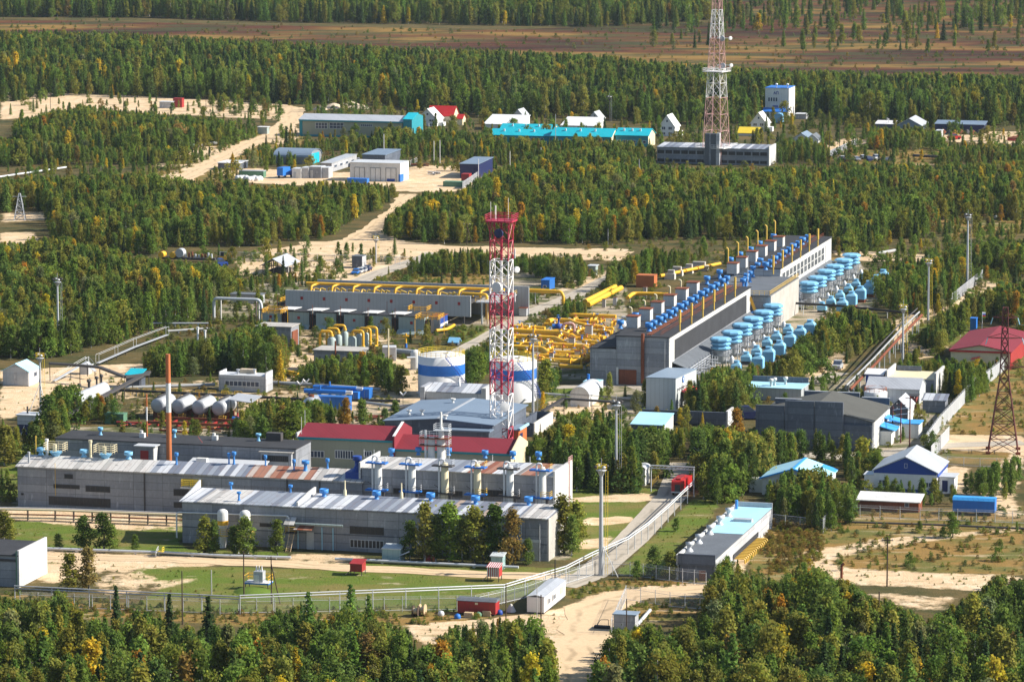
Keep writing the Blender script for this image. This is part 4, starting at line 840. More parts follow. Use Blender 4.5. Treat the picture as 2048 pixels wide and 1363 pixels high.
MB().box(b.W+.12, b.W+1.2, -.6, b.D+.2, -.2, b.h+1.4).build('end_wall', 'whitewash', b.root); MB().box(-1.2, -.12, -.6, b.D+.2, -.2, b.h+1.2).build('end_wall', 'panel_light', b.root)
x = b.fr.ax(908); MB().lathe((x,4.5,b.h+.7), [(.3,0),(.3,1.2),(.2,1.25),(.2,2.4)], 10).build('flue', 'galv', b.roof)
# chimney
g = G(339, 976); t = thing('chimney', 'tall orange chimney with one white band', 'chimney', loc=g); hc = (976-705)/sc(976); z1 = (976-763)/sc(976); z2 = (976-822)/sc(976)
MB().tube([(0,0,-.2),(0,0,z2)], .56, 16, r1=.52).build('lower_shaft', 'orange', t); MB().tube([(0,0,z2),(0,0,z1)], .52, 16, r1=.5).build('white_band', 'white_dirty', t); mb = MB(); mb.tube([(0,0,z1),(0,0,hc)], .5, 16, r1=.47); mb.build('upper_shaft', 'orange', t)
MB().lathe((0,0,0), [(1.2,-.2),(1.2,.5),(.58,.7)], 12).build('footing', 'concrete', t)
# ------------------------------------------------------------------ tanks
def big_tank(px, py, label, b0, b1):
    g = G(px, py); t = thing('storage_tank', label, 'tank', loc=g, group='white tanks with a blue band'); r = 5.4; h = 9.3
    MB().lathe((0,0,0), [(r,-.2),(r,h),(r-.05,h+.02),(r*.5,h+.55),(0,h+.8)], 48).build('shell', 'white', t)
    MB().lathe((0,0,0), [(r+.015,b0),(r+.015,b1)], 48).build('band', 'blue', t)
    pts = [(r*.98*cos(2*pi*k/28), r*.98*sin(2*pi*k/28), h) for k in range(28)]; mb = MB(); rail(mb, pts, 1.2, .045, 3, closed=True); mb.build('railing', 'yellow_bright', t)
    st = MB(); N = 22
    for k in range(N):
        a = rad(-80 + 75*k/N); z = h*(1-k/N)
        p0 = ((r+.1)*cos(a), (r+.1)*sin(a)); p1 = ((r+.95)*cos(a), (r+.95)*sin(a)); a2 = a+rad(75/N); p2 = ((r+.95)*cos(a2), (r+.95)*sin(a2)); p3 = ((r+.1)*cos(a2), (r+.1)*sin(a2))
        st.slab((*p0,z),(*p1,z),(*p2,z),(*p3,z), .12); st.tube([(*p1,z),(*p1,z+1.1)], .035, 4); st.tube([(*p1,z+1.1),(*p2,z+1.1-h/N)], .045, 4); st.tube([(*p1,z),(*p2,z-h/N)], .07, 4)
    st.build('stair', 'blue_deep', t)
    MB().lathe((1.5,-2,h+.4), [(.3,0),(.3,.6),(.45,.7)], 8).build('hatch', 'white_dirty', t)
    for a in (200, 300): mb = MB(); x, y = r*cos(rad(a)), r*sin(rad(a)); mb.tube([(x,y,.8),(x*1.12,y*1.12,.8)], .22, 8); mb.build('nozzle', 'galv', t)
big_tank(883, 789, 'white storage tank with a blue band, the left one of the pair', 5.0, 7.4)
big_tank(1026, 799, 'white storage tank with a blue band, the right one behind the tower', 5.1, 7.5)
# ------------------------------------------------------------------ lattice tower helper
def lattice(mb, w0, w1, z0, z1, n, r=.12, br=.06, mi=0, c0=(0,0), rot=0):
    def cor(z, k):
        w_ = w0 + (w1-w0)*(z-z0)/(z1-z0) if z1 > z0 else w0
        a = rot + pi/4 + k*pi/2; return Vector((w_*.7071*cos(a)+c0[0], w_*.7071*sin(a)+c0[1], z))
    for k in range(4):
        mb.tube([cor(z0,k), cor(z1,k)], r, 6, mi)
        for i in range(n):
            a, b_ = z0+(z1-z0)*i/n, z0+(z1-z0)*(i+1)/n
            mb.tube([cor(a,k), cor(b_,(k+1)%4)], br, 4, mi, False); mb.tube([cor(a,(k+1)%4), cor(b_,k)], br, 4, mi, False); mb.tube([cor(b_,k), cor(b_,(k+1)%4)], br, 4, mi, False)
def dish(mb, p, d, r, dep=.5):
    d = Vector(d).normalized(); a = Vector((0,0,1)); u = d.cross(a).normalized(); w_ = u.cross(d); n = 18; p = Vector(p); vs = []; prof = ((0,-.1),(r*.7,-.02),(r,.15),(r,.15+dep),(r*.6,.2+dep),(0,.25+dep))
    for q, z in prof:
        for k in range(n): vs.append(p + d*z + u*(q*cos(2*pi*k/n)) + w_*(q*sin(2*pi*k/n)))
    mb.add(vs, [(i*n+k, i*n+(k+1)%n, (i+1)*n+(k+1)%n, (i+1)*n+k) for i in range(len(prof)-1) for k in range(n)], 0, False)
g = G(1003, 897); s_ = sc(897); t = thing('radio_tower', 'red and white square lattice tower with a red top platform and dishes', 'tower', loc=g, rz=-TH)
zs = [(897-y)/s_ for y in (897,853,786,719,654,585,517,440)]; W_ = 3.95
for i, (a, b_) in enumerate(zip(zs, zs[1:])):
    mb = MB(); lattice(mb, W_, W_, a, b_, 2, .15, .085); mb.tube([(0,0,a),(0,0,b_)], .26, 8)
    for k in range(int((b_-a)/.6)): mb.tube([(-.35,-.3,a+.6*k),(.35,-.3,a+.6*k)], .05, 4)
    mb.build('tower_section', 'red_tower' if i % 2 == 0 else 'white_tower', t)
zt = zs[-1]; mb = MB(); w2 = 2.9; mb.prism([(-w2,-w2*.8),(-w2*.6,-w2),(w2*.6,-w2),(w2,-w2*.8),(w2,w2*.8),(w2*.6,w2),(-w2*.6,w2),(-w2,w2*.8)], zt, zt+.35)
for sx in (-1,1):
    for sy in (-1,1): mb.tube([(sx*W_/2,sy*W_/2,zt-2.2),(sx*w2*.85,sy*w2*.85,zt)], .12, 5)
pl = mb.build('platform', 'red_tower', t); mb = MB(); rail(mb, [(-w2,-w2,zt+.35),(w2,-w2,zt+.35),(w2,w2,zt+.35),(-w2,w2,zt+.35)], 1.2, .06, 3, closed=True); mb.build('railing', 'red_tower', pl)
for p_, l_, r_ in (((-1.3,0),3.3,.16),((1.5,0),5,.05),((-2.6,1),4,.05)): MB().tube([(*p_,zt+.3),(*p_,zt+l_)], r_, 6).build('whip_antenna', 'white_tower', t)
for px, py, r, m_, d in ((1005,461,.98,'navy',(-.2,-1,0)),(1002,569,1.15,'white',(-.35,-1,0)),(1014,808,1.0,'white',(.5,-1,.05))):
    mb = MB(); dish(mb, ((px-1003)/s_, -W_/2-.3, (897-py)/s_), d, r); mb.build('dish', m_, t)
mb = MB(); z = (897-535)/s_; mb.tube([(W_/2,0,z),(W_/2+1.2,0,z)], .1, 6); dish(mb, (W_/2+1.1,0,z), (1,-.8,0), .65); mb.build('dish', 'white', t)
for px, py in ((1031,503),(1031,590),(983,560)): x = (px-1003)/s_; z = (897-py)/s_; mb = MB(); mb.box(x-.14,x+.14,-.3,-.05,z-1,z+1); mb.tube([(x,0,z),(W_/2*(1 if x > 0 else -1),0,z)], .06, 4); mb.build('panel_antenna', 'white_tower', t)
# little brick house and kiosk at the tower foot
b = bldg('brick_kiosk', 'orange brick kiosk with a blue edged roof at the foot of the tower', 1022, 893, 1037, h=3.6, D=7, roof='flat', wall='orange', rm='roof_slate', cat='kiosk', over=.4); MB().box(b.W+.05,b.W+.5,-.3,b.D+.2,3.65,4.1).build('fascia','blue_pale',b.root); MB().box(b.W+.01,b.W+.1,.8,3.2,.3,2.7).build('door','navy',b.root)
t = thing('walled_pit', 'grey concrete walled yard with a pale right wall beside the tower', 'wall', Fr(1035, 872)); fr = Fr(1035,872); W_ = fr.ax(1066); D_ = fr.by(1103, x=W_); mb = MB(); mb.box(0,W_,0,.3,-.2,3.0); mb.box(0,.3,.3,D_,-.2,3.0); mb.box(.3,W_,D_-.3,D_,-.2,3.0); mb.build('wall','panel_dark',t); MB().box(W_+.01,W_+.35,0,D_,-.2,3.05).build('wall','concrete_pale',t)
mb = MB()
for k in range(9): x = R.uniform(1,W_-1); y = R.uniform(2,D_-2); mb.tube([(x,y,.3),(x+R.uniform(-2,2),y+R.uniform(-2,2),R.uniform(.4,2.2))], .12, 6)
mb.build('scrap','rust',t)
# ------------------------------------------------------------------ compressor hall
hall = B(); fr = hall.fr = Fr(1233, 768); hall.W = W = fr.ax(1337); hall.h = h = 11.4
FOOT.append((fr,-9,fr.ax(1337)+12,-2,260))
root = hall.root = thing('compressor_hall', 'long grey compressor hall with blue vents along its black roof', 'hall', fr)
D1 = fr.by(1500, x=W, z=h); D2 = fr.by(1560, x=W, z=h); D3 = fr.by(1662, x=W, z=h); hall.D = D3
MB().box(0, W, 0, D1, -.3, h).build('wall', 'panel_grey', root)
MB().box(0, W, D2, D3, -.3, h).build('wall', 'panel_light', root)
MB().box(.2, W-.2, D1+.01, D2-.01, -.3, h-2.2).build('link_wall', 'panel_grey', root)
MB().box(-.02, W+.02, -.12, -.01, -.3, h-.02).build('front_cladding', 'panel_grey', root)
mb = MB(); mb.box(-.35, W+.35, -.4, D1+.3, h+.003, h+.25); r1 = mb.build('roof', 'tar', root)
r2 = MB().box(-.35, W+.35, D2-.3, D3+.4, h+.003, h+.25).build('roof', 'tar', root)
MB().box(0, W+5.2, D1+.3, D2-.3, h-2.19, h-1.95).build('roof', 'tar_grey', root)
fr2 = fr
xa = fr.ax(1180) ; MB().box(xa, -.02, .05, D3*.97, -.3, 8.3).build('side_bay_wall', 'panel_grey', root)
MB().slab((xa-.3,-.2,8.35),(-.02,-.2,8.9),(-.02,D3*.97,8.9),(xa-.3,D3*.97,8.35), .2).build('side_bay_roof', 'tar', root)
# stair block on the right between the halves
MB().box(W+.02, W+5.2, D1+1.5, D2-.5, -.3, h-2.2).build('stair_block', 'concrete', root)
MB().box(W+.05, W+5, D1+1.3, D1+1.49, 1, h-2.4).build('stair_block_front', 'panel_grey', root)
# right facade: white frieze, dark glazing, whitewashed lean-to
sd_ = W + .03
MB().box(sd_, sd_+.12, .1, D1-.1, h-1.2, h-.02).build('frieze', 'whitewash', root); MB().box(sd_, sd_+.12, D2+.1, D3-.1, h-1.3, h-.02).build('frieze', 'whitewash', root)
MB().box(sd_, sd_+.12, .1, 5.5, -.2, h-1.22).build('corner_pier', 'white_dirty', root); MB().box(sd_, sd_+.12, D1-5, D1-.1, 5, h-1.22).build('corner_pier', 'whitewash', root); MB().box(sd_, sd_+.12, D3-9, D3-.1, -.2, h-1.32).build('corner_pier', 'whitewash', root)
MB().box(sd_-.02, sd_+.06, 5.6, D1-5.1, 5.5, h-1.23).build('window_strip', 'tar', root)
n = 12
for k in range(n):
    y0 = D2+3+(D3-9-D2-4)*k/n; y1 = y0+(D3-9-D2-4)/n*.72; mb = MB(); mb.box(sd_,sd_+.05,y0,y1,6.4,h-1.6,1)
    mb.box(sd_,sd_+.13,y0,y0+.2,6.4,h-1.6); mb.box(sd_,sd_+.13,y1-.2,y1,6.4,h-1.6); mb.box(sd_,sd_+.13,(y0+y1)/2-.08,(y0+y1)/2+.08,6.4,h-1.6); mb.box(sd_,sd_+.125,y0+.2,y1-.2,8.0,8.15); mb.build('window', ['white_dirty','glass_old'], root)
MB().box(sd_-.01, sd_+.02, D2+.1, D3-9.1, 5.5, h-1.33).build('window_wall', 'whitewash', root)
for y0, y1 in ((3, D1-.5), (D2+.5, D3-2)):
    MB().slab((W+.15,y0,5.3),(W+3.6,y0,4.0),(W+3.6,y1,4.0),(W+.15,y1,5.3), .18).build('lean_to_roof', 'tar_grey', root)
    MB().box(W+.15, W+3.3, y0+.2, y1-.2, -.2, 3.95).build('lean_to_wall', 'panel_dark', root)
    mb = MB()
    for k in range(5): zz = 1+.6*k; mb.tube([(W+3.7,y0,zz),(W+3.7,y1,zz)], R.uniform(.08,.2), 6)
    k = y0
    while k < y1: mb.tube([(W+3.8,k,0),(W+3.8,k,4.2)], .09, 5); mb.tube([(W+3.8,k,R.uniform(1,3)),(W+6.5,k+.4,R.uniform(1,3))], .22, 6); mb.tube([(W+5.5,k+1.5,0),(W+5.5,k+1.5,R.uniform(2,5))], .12, 5); k += 3.1
    mb.build('service_pipework', 'steel_matt', root)
# front: red gate, red downpipe, door frame
x0_, x1_ = fr.ax(1238), fr.ax(1273); MB().box(x0_, x1_, -.25, -.13, 0, fr.h(738, x0_)).build('gate', 'rust', root)
MB().box(x0_-.6, x0_-.15, -.3, -.13, 0, fr.h(738,x0_)+.5).build('gate_post', 'white_dirty', root)
mb = MB(); x = fr.ax(1286); mb.tube([(x,-.55,.6),(x,-.55,h+.9)], .42, 8); mb.build('red_duct', 'rust', root)
mb = MB(); x = fr.ax(1330); mb.tube([(x,-.3,0),(x,-.3,h)], .05, 4); mb.build('downpipe', 'steel_matt', root)
# roof furniture
def roofxy(px, py): return fr.l(px, py, h+.25)
for sec, pts in ((r1, [(1359.6,661),(1383,647),(1405.6,634),(1428,619),(1449.5,606),(1470,593)]), (r2, [(1546.5,548),(1565,536.5),(1583.8,525),(1601,515),(1618.4,503),(1635.6,492.5)])):
    for i, (px, py) in enumerate(pts):
        x, y = roofxy(px, py); mb = MB(); mb.tube([(x,y,h+.2),(x,y,h+3)], .17, 8); mb.tube([(x,y,h+2.2),(x,y,h+5.2)], .3, 10); mb.build('exhaust_pipe', 'yellow_pale', sec)
for sec, pts in ((r1, [(1267,651),(1292,636),(1315,622),(1340,608),(1364,595),(1386,582)]), (r2, [(1466,543),(1484,531),(1504,519),(1523,508),(1541,498),(1558,489)])):
    for px, py in pts:
        x, y = roofxy(px, py+3); sh = MB().box(x-1.35,x+1.35,y-1.6,y+1.6,h+.24,h+2.9).build('vent_shaft', 'whitewash', sec); MB().box(x-1.5,x+1.5,y-1.75,y+1.75,h+2.905,h+3.1).build('cap', 'rust', sh)
for sec, pts in ((r1, [(1243,652),(1273,637),(1290,629),(1318,614),(1341,600),(1416,563)]), (r2, [(1441,550),(1463,525),(1482,514),(1503,504),(1521,492),(1549,478)])):
    for px, py in pts: x, y = roofxy(px-2, py+4); mb = MB(); ventmesh(mb, x, y, h+.2, .85, .9, 1.1); mb.build('vent', 'blue_vent', sec)
for sec, p0, p1, n in ((r1, (1303,657), (1449,567), 8), (r2, (1536,534), (1610,484), 5)):
    for k in range(n):
        f = k/(n-1); 
        for j, (dx, r_) in enumerate(((-5,.95),(5,.8))):
            px, py = p0[0]+(p1[0]-p0[0])*f+dx, p0[1]+(p1[1]-p0[1])*f-dx*.5+2
            x, y = roofxy(px, py); mb = MB(); ventmesh(mb, x, y, h+.2, r_, .8, 1.2); mb.build('vent', 'blue_vent', sec)
for px, py in ((1492,560),(1500,548),(1506,538),(1486,563),(1493,553),(1521,522),(1515,531)): x, y = fr.l(px, py, h+.2); mb = MB(); ventmesh(mb, x, y, h-1.9, .8, 1.9, 1.0); mb.build('vent', 'blue_vent', r2)
for px, py in ((1456,533),(1476,521),(1495,510),(1515,497),(1533,486),(1550,476)):
    x, y = roofxy(px, py); mb = MB(); mb.bend([(x,y,h+.2),(x,y,h+5.0),(x-.5,y,h+5.3)], .22, .3, 8); mb.build('gas_vent_pipe', 'yellow_pale', r2)
for px, py in ((1311,646),(1338,632),(1361,620),(1388,603),(1410,590)):
    x, y = roofxy(px-48, py-8); mb = MB(); mb.bend([(x,y,h+.2),(x,y,h+3.0),(x-.6,y,h+3.2)], .2, .3, 8); mb.build('gas_vent_pipe', 'cream', r1)
mb = MB()
for sec, ya, yb in ((r1, 1, D1), (r2, D2, D3)):
    mb = MB(); xm = W*.56
    for q in (0, .5, 1.0): mb.tube([(xm+q,ya,h+.45),(xm+q,yb,h+.45)], .09, 5)
    k = ya
    while k < yb: mb.box(xm-.1,xm+1.1,k,k+.12,h+.25,h+.4); k += 2.5
    mb.build('roof_pipe_run', 'rust', sec); mb = MB(); rail(mb, [(W*.83,ya,h+.25),(W*.83,yb,h+.25)], 1.0, .04, 2); mb.build('railing', 'rust', sec)
# two stacks and iron stair at the link
mb = MB(); x = W-1; mb.tube([(x,D1+2,h-2),(x,D1+2,h+8)], .08, 5); mb.build('mast', 'galv', root)
mb = MB(); rail(mb, [(W-.5,D1+.8,h-2),(W+5,D1+.8,h-2),(W+5,D2-.6,h-2)], 1.1, .05, 2); mb.build('railing', 'yellow_pale', root)
pl = MB().box(W+.5, W+4.5, D1-1.2, D1+1.2, 5.0, 5.2).build('landing', 'blue', root)
mb = MB(); mb.slab((W+1.4,D1-1.0,5.2),(W+2.2,D1-1.0,5.2),(W+.6,D1-1.0,9.2),(W-.2,D1-1.0,9.2), .15); mb.build('roof_stair', 'yellow_pale', root)
# ------------------------------------------------------------------ air intake filters (stacked blue discs)
fx = [1441, 1464, 1484.5, 1505.5, 1526.5, 1546, 1617.5, 1635, 1652.6, 1669, 1687, 1702.5]
ft = [673.5, 660, 645.5, 632.5, 619.5, 606.5, 562, 551, 538, 528, 516, 506]
proto = None
for i, (px, py) in enumerate(zip(fx, ft)):
    lab = 'sky blue stacked disc air filter, %s from the near end of its row' % ORD[i]
    yb_ = py + 7.4*sc(py+58)
    loc = G(px, yb_)
    if proto is None:
        t = thing('air_filter', lab, 'air filter', loc=loc, group='air filters along the compressor hall', rz=-TH)
        z = 4.4
        for k in range(3):
            MB().lathe((0,0,0), [(1.9,z),(2.5,z+.3),(2.5,z+.62),(1.9,z+.95)] if k < 2 else [(1.9,z),(2.65,z+.25),(2.65,z+.7),(2.2,z+.95),(0,z+1.02)], 8, sm=False).build('filter_disc', 'blue_sky', t); z += 1.0
        MB().lathe((0,0,0), [(1.2,1.0),(1.7,2.0),(1.8,4.0),(1.9,4.4)], 14).build('duct', 'steel_matt', t)
        for sx in (-1,1):
            for sy in (-1,1): MB().tube([(sx*1.7,sy*1.7,-.1),(sx*1.7,sy*1.7,4.4)], .12, 6).build('leg', 'steel_matt', t)
        mb = MB(); rail(mb, [(-1.9,-1.9,3.2),(2.4,-1.9,3.2),(2.4,1.9,3.2)], 1.0, .05, 2); mb.box(-1.9,2.4,-1.95,-1.6,3.05,3.2); mb.build('walkway', 'steel_matt', t)
        mb = MB(); mb.lathe((2.9,-.6,0), [(.55,1.2),(.6,2.4),(.3,2.9),(.1,3.1)], 12); mb.build('cyclone_pot', 'galv', t)
        mb = MB(); mb.bend([(1.2,0,1.6),(2.9,-.6,1.6),(2.9,-.6,.1)], .35, .5, 8); mb.tube([(-1.4,0,1.8),(-4.5,0,2.2)], .8, 10); mb.build('outlet_pipe', 'galv', t); proto = t
    else: dup(proto, loc, None, lab)
# ------------------------------------------------------------------ oil coolers
def cooler(i, px, pyt, wpx, hpx, big):
    global cbig, csm
    s = sc(pyt+hpx); loc = G(px, pyt+hpx)
    lab = ('large' if big else 'small') + ' pale blue louvred cooler, %s from the near end of the %s row' % (ORD[i], 'right hand' if big else 'left hand')
    grp = 'pale blue coolers beside the filters'
    src = cbig if big else csm
    if src is None:
        t = thing('cooler', lab, 'cooler', loc=loc, group=grp, rz=-TH); w_, hh = (1.35, 3.3) if big else (1.15, 1.7)
        MB().box(-w_,w_,-w_,w_,.9 if big else .6,hh).build('housing', 'blue_sky', t)
        mb = MB()
        for k in range(6): z = (.95 if big else .65)+(hh-1.0)*k/6; mb.box(-w_*.9,w_*.9,-w_-.06,-w_-.005,z,z+.14); mb.box(w_+.005,w_+.06,-w_*.9,w_*.9,z,z+.14)
        mb.build('louvres', 'blue_cool', t)
        q = w_*1.0; mb = MB(); vs = [(-q,-q,hh),(q,-q,hh),(q,q,hh),(-q,q,hh),(-w_*.6,-w_*.6,hh+.6),(w_*.6,-w_*.6,hh+.6),(w_*.6,w_*.6,hh+.6),(-w_*.6,w_*.6,hh+.6)]
        mb.add(vs, [(3,2,1,0),(4,5,6,7),(0,1,5,4),(1,2,6,5),(2,3,7,6),(3,0,4,7)]); mb.build('hood', 'blue_cool', t)
        MB().lathe((0,0,0), [(w_*.58,hh+.6),(w_*.64,hh+1.15)], 12).build('fan_ring', 'blue_sky', t)
        MB().box(-w_*.95,w_*.95,-w_*.95,w_*.95,-.1,.88 if big else .58).build('skid', 'dark_steel' if not big else 'rust', t)
        if big: cbig = t
        else: csm = t
    else: dup(src, loc, None, lab)
cbig = csm = None
for i, (px, py) in enumerate([(1516,710),(1537.5,696),(1559,683),(1579.5,666),(1600,653),(1620,640.6),(1684.4,596),(1703,582),(1721,571),(1738,560),(1752.5,548),(1766,537)]): cooler(i, px, py, 23, 33, True)
for i, (px, py) in enumerate([(1473,722),(1492.6,704),(1513,691),(1534,674),(1553,662),(1576,648),(1644,602),(1662,590.5),(1680,579),(1697,566),(1712,556),(1727.6,544)]): cooler(i, px, py, 19, 22, False)
pipe('pipe_rack', 'black pipe rack crossing between the two groups of coolers', [(1582,628,3),(1680,634,3),(1832,650,3)], .3, 'black', 'pipe rack', posts=6, rb=1)
# ------------------------------------------------------------------ cooling plant left of the tower
fr = Fr(571, 637); Wv = fr.ax(941); FOOT.append((fr,-1,Wv+9,-6,26)); t = thing('gas_cooling_plant', 'long grey clad gas cooling plant with yellow headers along its top', 'plant', fr)
MB().box(0, Wv, 0, .5, 2.2, 7.6).build('front_wall', 'sheet_grey', t); MB().box(0, Wv*.78, .52, 2, -.2, 4.5).build('lower_wall', 'panel_dark', t)
Dv = fr.by(621); MB().box(2, Wv+10, Dv, Dv+.5, -.2, 7.8).build('rear_wall', 'sheet_grey', t)
MB().box(.5, Wv, .6, Dv-.1, 5.6, 5.9).build('deck', 'dark_steel', t)
for k in range(8): x = 2+(Wv-4)*k/7; MB().box(x-.2,x+.2,.55,.95,-.2,5.58).build('post', 'dark_steel', t)
mb = MB(); yh = Dv*.55; mb.tube([(2,yh,8.0),(Wv+6,yh,8.0)], .42, 10); mb.build('header_pipe', 'yellow', t)
for k in range(9):
    x = 4+(Wv-4)*k/8; mb = MB(); mb.bend([(x+3,yh,8.0),(x+1,yh-.2,7.9),(x,yh-2,7.6),(x,yh-2.5,6.2)], .32, .8, 8); mb.build('branch_pipe', 'yellow', t)
for k in range(26): x = 3+(Wv-5)*k/25+R.uniform(-.5,.5); mb = MB(); mb.bend([(x,yh-1-R.uniform(0,2),5.9),(x,yh-1.5,6.9+R.uniform(0,.5)),(x+R.uniform(1,2),yh-1.8,6.6)], .22, .5, 6); mb.build('branch_pipe', 'yellow_pale', t)
for k in range(8): x = fr.ax(604)+ (fr.ax(900)-fr.ax(604))*k/6.6; MB().box(x-.35,x+.35,-.08,-.01,5.2,6.0).build('warning_plate', 'red', t)
mb = MB(); mb.bend([(Wv-5,yh-2,7.0),(Wv+2,yh-3,7.0),(Wv+2,yh-3,.5)], .4, .8, 8); mb.build('down_pipe', 'yellow', t)
for k in range(5): x = Wv+.6+R.uniform(0,5); y = R.uniform(1,Dv-2); MB().box(x-.15,x+.15,y-.15,y+.15,-.1,5.5).build('column', 'sheet_pale' if k % 2 else 'timber', t)
MB().box(Wv+.5, Wv+7, 3, Dv-1, 5.5, 5.8).build('side_platform', 'steel_matt', t)
mb = MB(); rail(mb, [(Wv+.5,3,5.8),(Wv+7,3,5.8),(Wv+7,Dv-1,5.8)], 1.1, .05, 2); mb.build('railing', 'yellow_pale', t)
# row of grey-green units with canopies
un = [(520,563),(577,618),(632,672),(688,729),(743,783),(797,849)]
for i, (a, b_) in enumerate(un):
    fr = Fr(a, 653+(a-520)*.046); W_ = fr.ax(b_); t = thing('filter_unit', 'grey green clad filter unit, %s from the left in the front row' % ORD[i], 'unit', fr, 'clad filter units')
    MB().box(0, W_, 0, 3.6, 1.0, 4.3).build('housing', 'sheet_green', t); MB().slab((-.2,-1.8,-.1),(W_+.2,-1.8,-.1),(W_+.2,0,1.0),(-.2,0,1.0), .3).build('skirt', 'sheet_green', t)
    MB().box(-.2, W_+.2, -.2, 3.8, 4.305, 4.5).build('roof', 'tar', t); MB().box(W_*.5-.35, W_*.5+.35, -.08, -.01, 2.4, 3.1).build('warning_plate', 'red', t)
    mb = MB(); mb.tube([(-.8,-.4,0),(-.8,-.4,6.4)], .07, 5); mb.tube([(W_+.5,-.4,0),(W_+.5,-.4,5.2)], .05, 5); mb.build('post', 'rust', t)
    if i < 5: MB().slab((W_-.4,-.6,4.9),(W_+3.6,-.6,4.9),(W_+4.6,3.2,5.1),(W_+.6,3.2,5.1), .12).build('canopy', 'white_dirty', t)
    MB().box(W_+.1, W_+1.6, .3, 3.2, 0, 3.6).build('hatch_box', 'black', t)
bk = [(556,598),(612,652),(668,705),(720,760),(775,820)]
for i, (a, b_) in enumerate(bk):
    fr = Fr(a, 634+(a-560)*.046); W_ = fr.ax(b_); t = thing('filter_unit', 'dark roofed filter unit, %s from the left in the back row' % ORD[i], 'unit', fr, 'clad filter units')
    MB().box(0, W_, 0, 4, 0, 3.6).build('housing', 'panel_dark', t); MB().box(-.3, W_+.8, -.4, 4.3, 3.605, 3.8).build('roof', 'tar', t); MB().slab((W_-1.5,-.8,4.5),(W_+3,-.8,4.5),(W_+4,3.0,4.7),(W_-.5,3.0,4.7), .12).build('canopy', 'white_dirty', t)
    mb = MB(); mb.tube([(0,-.4,0),(0,-.4,5.6)], .08, 5); mb.build('post', 'rust', t)
for (px, py, L_, lab, z) in ((524,628,5,'yellow railing at the left end of the front filter row',4.5),(560,606,5,'yellow railing at the left end of the back filter row',3.9),(830,640,6,'yellow railing at the right end of the front filter row',4.5),(816,622,5,'yellow railing at the right end of the back filter row',3.9)):
    loc = G(px, py+z*sc(py)); mb = MB(); rail(mb, [(0,0,z),(L_,0,z),(L_,6,z),(0,6,z)], 1.2, .06, 3, closed=True); mb.tube([(0,0,0),(0,0,z)], .06, 4); mb.tube([(L_,6,0),(L_,6,z)], .06, 4); tag(mb.build('railing', 'yellow', loc=loc, rz=-TH), lab, 'railing')
fr = Fr(857, 662); t = thing('switch_container', 'blue and white striped container with a rusty red roof', 'container', fr); W_ = fr.ax(880); D_ = fr.by(895, x=W_)
MB().box(0, W_, 0, D_, .3, 3.6).build('body', 'steel_matt', t); MB().box(W_+.01, W_+.06, .2, D_-.1, .4, 3.5).build('side', 'blue_deep', t); MB().box(W_+.07, W_+.1, .2, D_-.1, 1.2, 1.9).build('stripe', 'white', t); MB().box(-.15, W_+.2, -.15, D_+.15, 3.605, 3.75).build('roof', 'rust', t)
pipe('gas_pipe', 'short yellow pipe beside the blue and white container', [(872,667,.8),(895,664,.8),(908,656,.8)], .4, 'yellow', 'pipe', rb=1)
b = bldg('vessel_block', 'grey concrete block with a rusty right end left of the vessels', 513, 694, 582, yt=652, xr=598, wall='panel_grey', rm='concrete', cat='block'); 
MB().box(b.W+.01, b.W+.25, .5, 5, 0, 4.2).build('end_panel', 'rust', b.root)
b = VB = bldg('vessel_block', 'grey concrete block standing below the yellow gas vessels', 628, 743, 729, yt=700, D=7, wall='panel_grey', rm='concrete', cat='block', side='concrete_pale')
MB().tube([(b.fr.ax(672),-.4,3),(b.fr.ax(672),-.4,b.h+2.5)], .2, 6).build('red_duct', 'rust', b.root)
fr = b.fr
for i, (px, py, r, hh, lab) in enumerate(((663.5,700,1.05,3.8,'front left'),(704.6,700,1.05,4.0,'front right'),(677,688,.9,3.0,'middle left'),(690,683,.85,3.2,'rear left'),(719,690,.9,3.4,'middle right'),(732,686,.85,3.2,'rear right'))):
    loc = G(px, py+8); t = thing('gas_vessel', 'grey upright gas vessel with a yellow hoop pipe, %s one of the six' % lab, 'vessel', loc=loc, group='upright gas vessels', rz=-TH)
    MB().lathe((0,0,0), [(r,-.1),(r,hh),(r*.6,hh+.4),(.25,hh+.6)], 16).build('shell', 'sheet_green', t)
    sx = -1 if 'left' in lab else 1; mb = MB(); mb.bend([(0,0,hh+.4),(0,0,hh+1.9),(sx*2.9,-.3,hh+1.9),(sx*2.9,-.3,-.1)], .33, .7, 10); mb.build('hoop_pipe', 'yellow', t); mb = MB(); mb.tube([(0,0,hh+.7),(0,0,hh+1.1)], .5, 10); mb.tube([(sx*2.9,-.3,2),(sx*2.9,-.3,2.3)], .5, 10); mb.build('flange', 'yellow_pale', t)
for (pts, lab, r, m_) in (([(655,704,1),(690,706,1),(740,708,1),(752,700,1)], 'yellow pipe behind the vessel block', .35, 'yellow'), ([(770,708,1),(838,714,1)], 'thick grey insulated pipe running into the left white tank', .75, 'insul'), ([(575,752,.9),(596,756,.9)], 'short yellow pipe end left of the vessel block', .6, 'yellow'), ([(735,755,.9),(760,752,.9)], 'short grey pipe end right of the vessel block', .8, 'insul')): pipe('pipe', lab, pts, r, m_, 'pipe', rb=1.5)
t = thing('white_drum', 'white upright drum beside the left storage tank', 'tank', loc=G(831, 738)); MB().lathe((0,0,0),[(1.2,0),(1.2,4),(.8,4.6),(0,4.8)],16).build('shell','white_dirty',t); MB().tube([(0,-1.1,3),(-2,-1.4,3)],.3,8).build('nozzle','galv',t)
